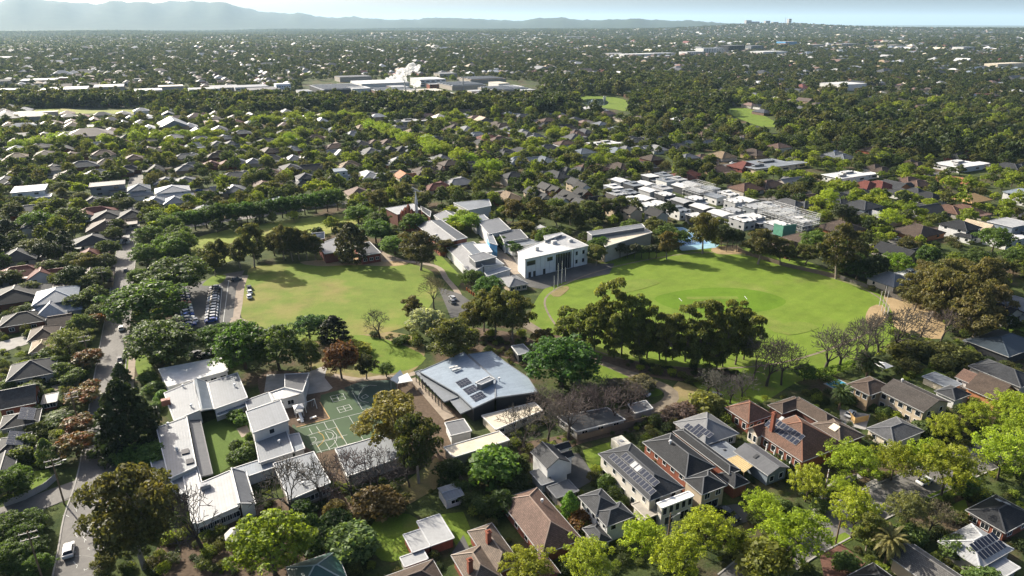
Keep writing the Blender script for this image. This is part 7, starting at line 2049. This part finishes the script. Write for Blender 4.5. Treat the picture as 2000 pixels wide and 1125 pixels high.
for k, (px, py) in enumerate([(912,568),(916,571),(920,574),(924,577),(928,580)]):
    b = thing('bollard', 'orange bollard in the row on the forecourt edge', 'bollard', (*G(px, py), .06), 0, 'orange bollards'); ob('post', MB().tube((0,0,0),(0,0,1.3),.28,.24,8,True).mesh('post', M['painted']), b, color=(0.45,0.12,0.04)); ob('cap', MB().tube((0,0,1.3),(0,0,1.4),.3,.26,8,True).mesh('cap', M['painted']), b, color=(0.5,0.2,0.1))
hg = thing('hedge', 'clipped hedge round the pool lawn by the oval', 'hedge', (*G(1600,745),0), 0)
def hedge_leaf(pts, h, w, n, root):
    P = [G(*p) for p in pts]; r = np.random.default_rng(5); C = []; Nn = []
    for a, b in zip(P, P[1:]):
        L = math.dist(a, b); k = int(n*L); t = r.random(k); sx = r.uniform(-1, 1, k); z = r.random(k)
        top = r.random(k) < .4; z[top] = 1; sx[~top] = np.sign(sx[~top])
        nx, ny = -(b[1]-a[1])/L, (b[0]-a[0])/L
        C.append(np.stack([a[0]+(b[0]-a[0])*t+nx*sx*w/2-root.location.x, a[1]+(b[1]-a[1])*t+ny*sx*w/2-root.location.y, z*h+.1], 1))
        nn = np.stack([nx*sx, ny*sx, top*1.0], 1)+r.normal(size=(k, 3))*.5; Nn.append(nn/np.linalg.norm(nn, axis=1, keepdims=True))
    C = np.concatenate(C); Nn = np.concatenate(Nn)
    ob('foliage', cards(C, Nn, np.full(len(C), .42)*(0.7+.6*r.random(len(C))), r, 'hedge_foliage', M['leaf_green']), root, color=(0.07,0.12,0.02))
    mb = MB()
    for p in P: mb.tube((p[0]-root.location.x, p[1]-root.location.y, 0), (p[0]-root.location.x, p[1]-root.location.y, h*.8), .06, .04, 5)
    ob('stem', mb.mesh('stem', M['bark']), root, color=(.1,.08,.06))
hedge_leaf([(1588,741),(1600,735),(1655,722),(1668,717)], 2.2, 1.6, 70, hg); 
hg2 = thing('hedge', 'clipped hedge between the pool and the shaded yard', 'hedge', (*G(1600,738),0), 0); hedge_leaf([(1600,738),(1618,748),(1636,760)], 2.2, 1.4, 70, hg2)
hg3 = thing('hedge', 'low golden hedge in front of the western solar house', 'hedge', (*G(72,838),0), 0); hedge_leaf([(72,838),(110,830),(142,818)], 1.6, 1.6, 70, hg3)
# woodpile heaps behind the grey house
wpile = thing('woodpile', 'brown heap of cut branches along the school boundary', 'woodpile', (*G(1320,812),0), 0); mb = MB(); wr = random.Random(4)
for k in range(420):
    t = wr.random(); p = G(1290+90*t+wr.uniform(-6,6), 822-24*t+wr.uniform(-4,4)); a = wr.uniform(0,6.28); ln = wr.uniform(.4,1.1); z = wr.uniform(.1,1.5)
    mb.tube((p[0]-wpile.location.x, p[1]-wpile.location.y, z), (p[0]-wpile.location.x+math.cos(a)*ln, p[1]-wpile.location.y+math.sin(a)*ln, z+wr.uniform(-.3,.3)), .12, .09, 5, True)
ob('branches', mb.mesh('branches', M['bark']), wpile, color=(0.17,0.13,0.11), kind='stuff')
# fountain in the golf pond
ft = thing('fountain', 'white fountain spray on the golf course pond', 'fountain', (*G(1180,201),0.15), 0)
mb = MB()
for k in range(40):
    a = k*2.4; e = 1.2+.3*math.sin(k); mb.tube((0,0,0),(math.cos(a)*2.2*math.sin(k),math.sin(a)*2.2*math.sin(k),7+2*math.cos(k*1.7)),.12,.35,4)
ob('spray', mb.mesh('spray', M['white_paint']), ft); ob('nozzle', MB().tube((0,0,-.3),(0,0,.4),.4,.3,8,True).mesh('nozzle', M['steel']), ft)
# factory chimneys and steam
for px, py, h, lab in [(792,186,22,'steel factory chimney under the steam plume'),(812,190,14,'short factory vent under the low steam puff'),(905,176,20,'thin chimney stack above the warehouses')]:
    c = thing('chimney_stack', lab, 'chimney', (*G(px, py), 0), 0); ob('shaft', MB().tube((0,0,0),(0,0,h),1.1,.9,10,True).mesh('shaft', M['steel']), c); ob('rim', MB().tube((0,0,h-.6),(0,0,h+.1),1.15,1.15,10,True).mesh('rim', M['dark_metal']), c)
a = N('steam'); tc = a.obj(); f = a.ramp(a.noise(tc, .2, 6, .7), [(.34, 0.0), (.70, .95)])
d1 = a.n('BsdfDiffuse'); d1.inputs[0].default_value = (.95,.95,.95,1); d2 = a.n('BsdfTranslucent'); d2.inputs[0].default_value = (.95,.95,.95,1)
m1 = a.n('MixShader'); m1.inputs[0].default_value = .5; a.t.links.new(d1.outputs[0], m1.inputs[1]); a.t.links.new(d2.outputs[0], m1.inputs[2])
tp = a.n('BsdfTransparent'); m2 = a.n('MixShader'); a.t.links.new(f, m2.inputs[0]); a.t.links.new(tp.outputs[0], m2.inputs[1]); a.t.links.new(m1.outputs[0], m2.inputs[2])
oo = a.n('OutputMaterial'); a.t.links.new(m2.outputs[0], oo.inputs[0])
import bmesh
def plume(name, label, px, py, z0, puffs):
    x, y = G(px, py); bm = bmesh.new(); rr = random.Random(px)
    for (dx, dz, r) in puffs:
        for k in range(3):
            m = Matrix.Translation((dx+rr.uniform(-.4,.4)*r, rr.uniform(-.5,.5)*r, dz+rr.uniform(-.3,.3)*r))
            bmesh.ops.create_icosphere(bm, subdivisions=2, radius=r*rr.uniform(.55,.9), matrix=m)
    me = bpy.data.meshes.new(name); bm.to_mesh(me); bm.free(); me.materials.append(M['steam'])
    o = ob(name, me, loc=(x, y, z0), kind='stuff'); o['label'] = label
    md = o.modifiers.new('merge', 'REMESH'); md.mode = 'VOXEL'; md.voxel_size = 1.1
    tx = bpy.data.textures.new('puff', 'CLOUDS'); tx.noise_scale = 5.0
    dm = o.modifiers.new('puff', 'DISPLACE'); dm.texture = tx; dm.strength = 4.0; dm.mid_level = .55
plume('steam_plume', 'white steam plume rising from the factory chimney', 792, 186, 20, [(0,2,4),(-5,5,5),(-12,5,6),(-8,10,6),(-2,13,7),(5,15,7),(10,20,6),(17,17,5),(-18,4,5),(-24,2,4),(22,22,3),(14,24,4)])
plume('steam_puff', 'low white steam puff over the factory roof', 812, 190, 13, [(0,1,3),(2,4,4),(6,7,4),(-4,5,3)])

# ================================================================== HAZE, LABEL ORDER
a = N('haze_air'); pv = a.n('VolumePrincipled')
pv.inputs['Color'].default_value = (0.55, 0.79, 1.0, 1); pv.inputs['Density'].default_value = HAZE; pv.inputs['Anisotropy'].default_value = 0.15
oo = a.n('OutputMaterial'); a.t.links.new(pv.outputs[0], oo.inputs['Volume'])
M['haze_air'].cycles.homogeneous_volume = True
hz = ob('haze', MB().box(-70000,70000,-70000,70000,-40,760).mesh('haze', M['haze_air']), kind='stuff')
hz['label'] = 'thin pale blue haze over the whole suburb'

ONES = ['', 'first','second','third','fourth','fifth','sixth','seventh','eighth','ninth','tenth','eleventh','twelfth','thirteenth','fourteenth','fifteenth','sixteenth','seventeenth','eighteenth','nineteenth']
TENS = {2:'twent',3:'thirt',4:'fort',5:'fift',6:'sixt',7:'sevent',8:'eight',9:'ninet'}
def ordinal(n):
    if n < 20: return ONES[n]
    if n < 100: return TENS[n//10]+('ieth' if n % 10 == 0 else 'y-'+ONES[n % 10])
    return '%dth' % n
for lab, L in LABELS.items():
    if len(L) < 2: continue
    L.sort(key=lambda t: t[0]); n = len(L)
    for i, (px, py, o) in enumerate(L):
        w = 'leftmost' if i == 0 else ('rightmost' if i == n-1 else (ordinal(i+1)+' from left' if i < n/2 else ordinal(n-i)+' from right'))
        o['label'] = f'{lab}, {w}'
print('objects', len(sc.objects), 'houses near', len(near), 'far', len(far), 'trees', len(TR), 'N1', len(N1), len(N2), len(N3))
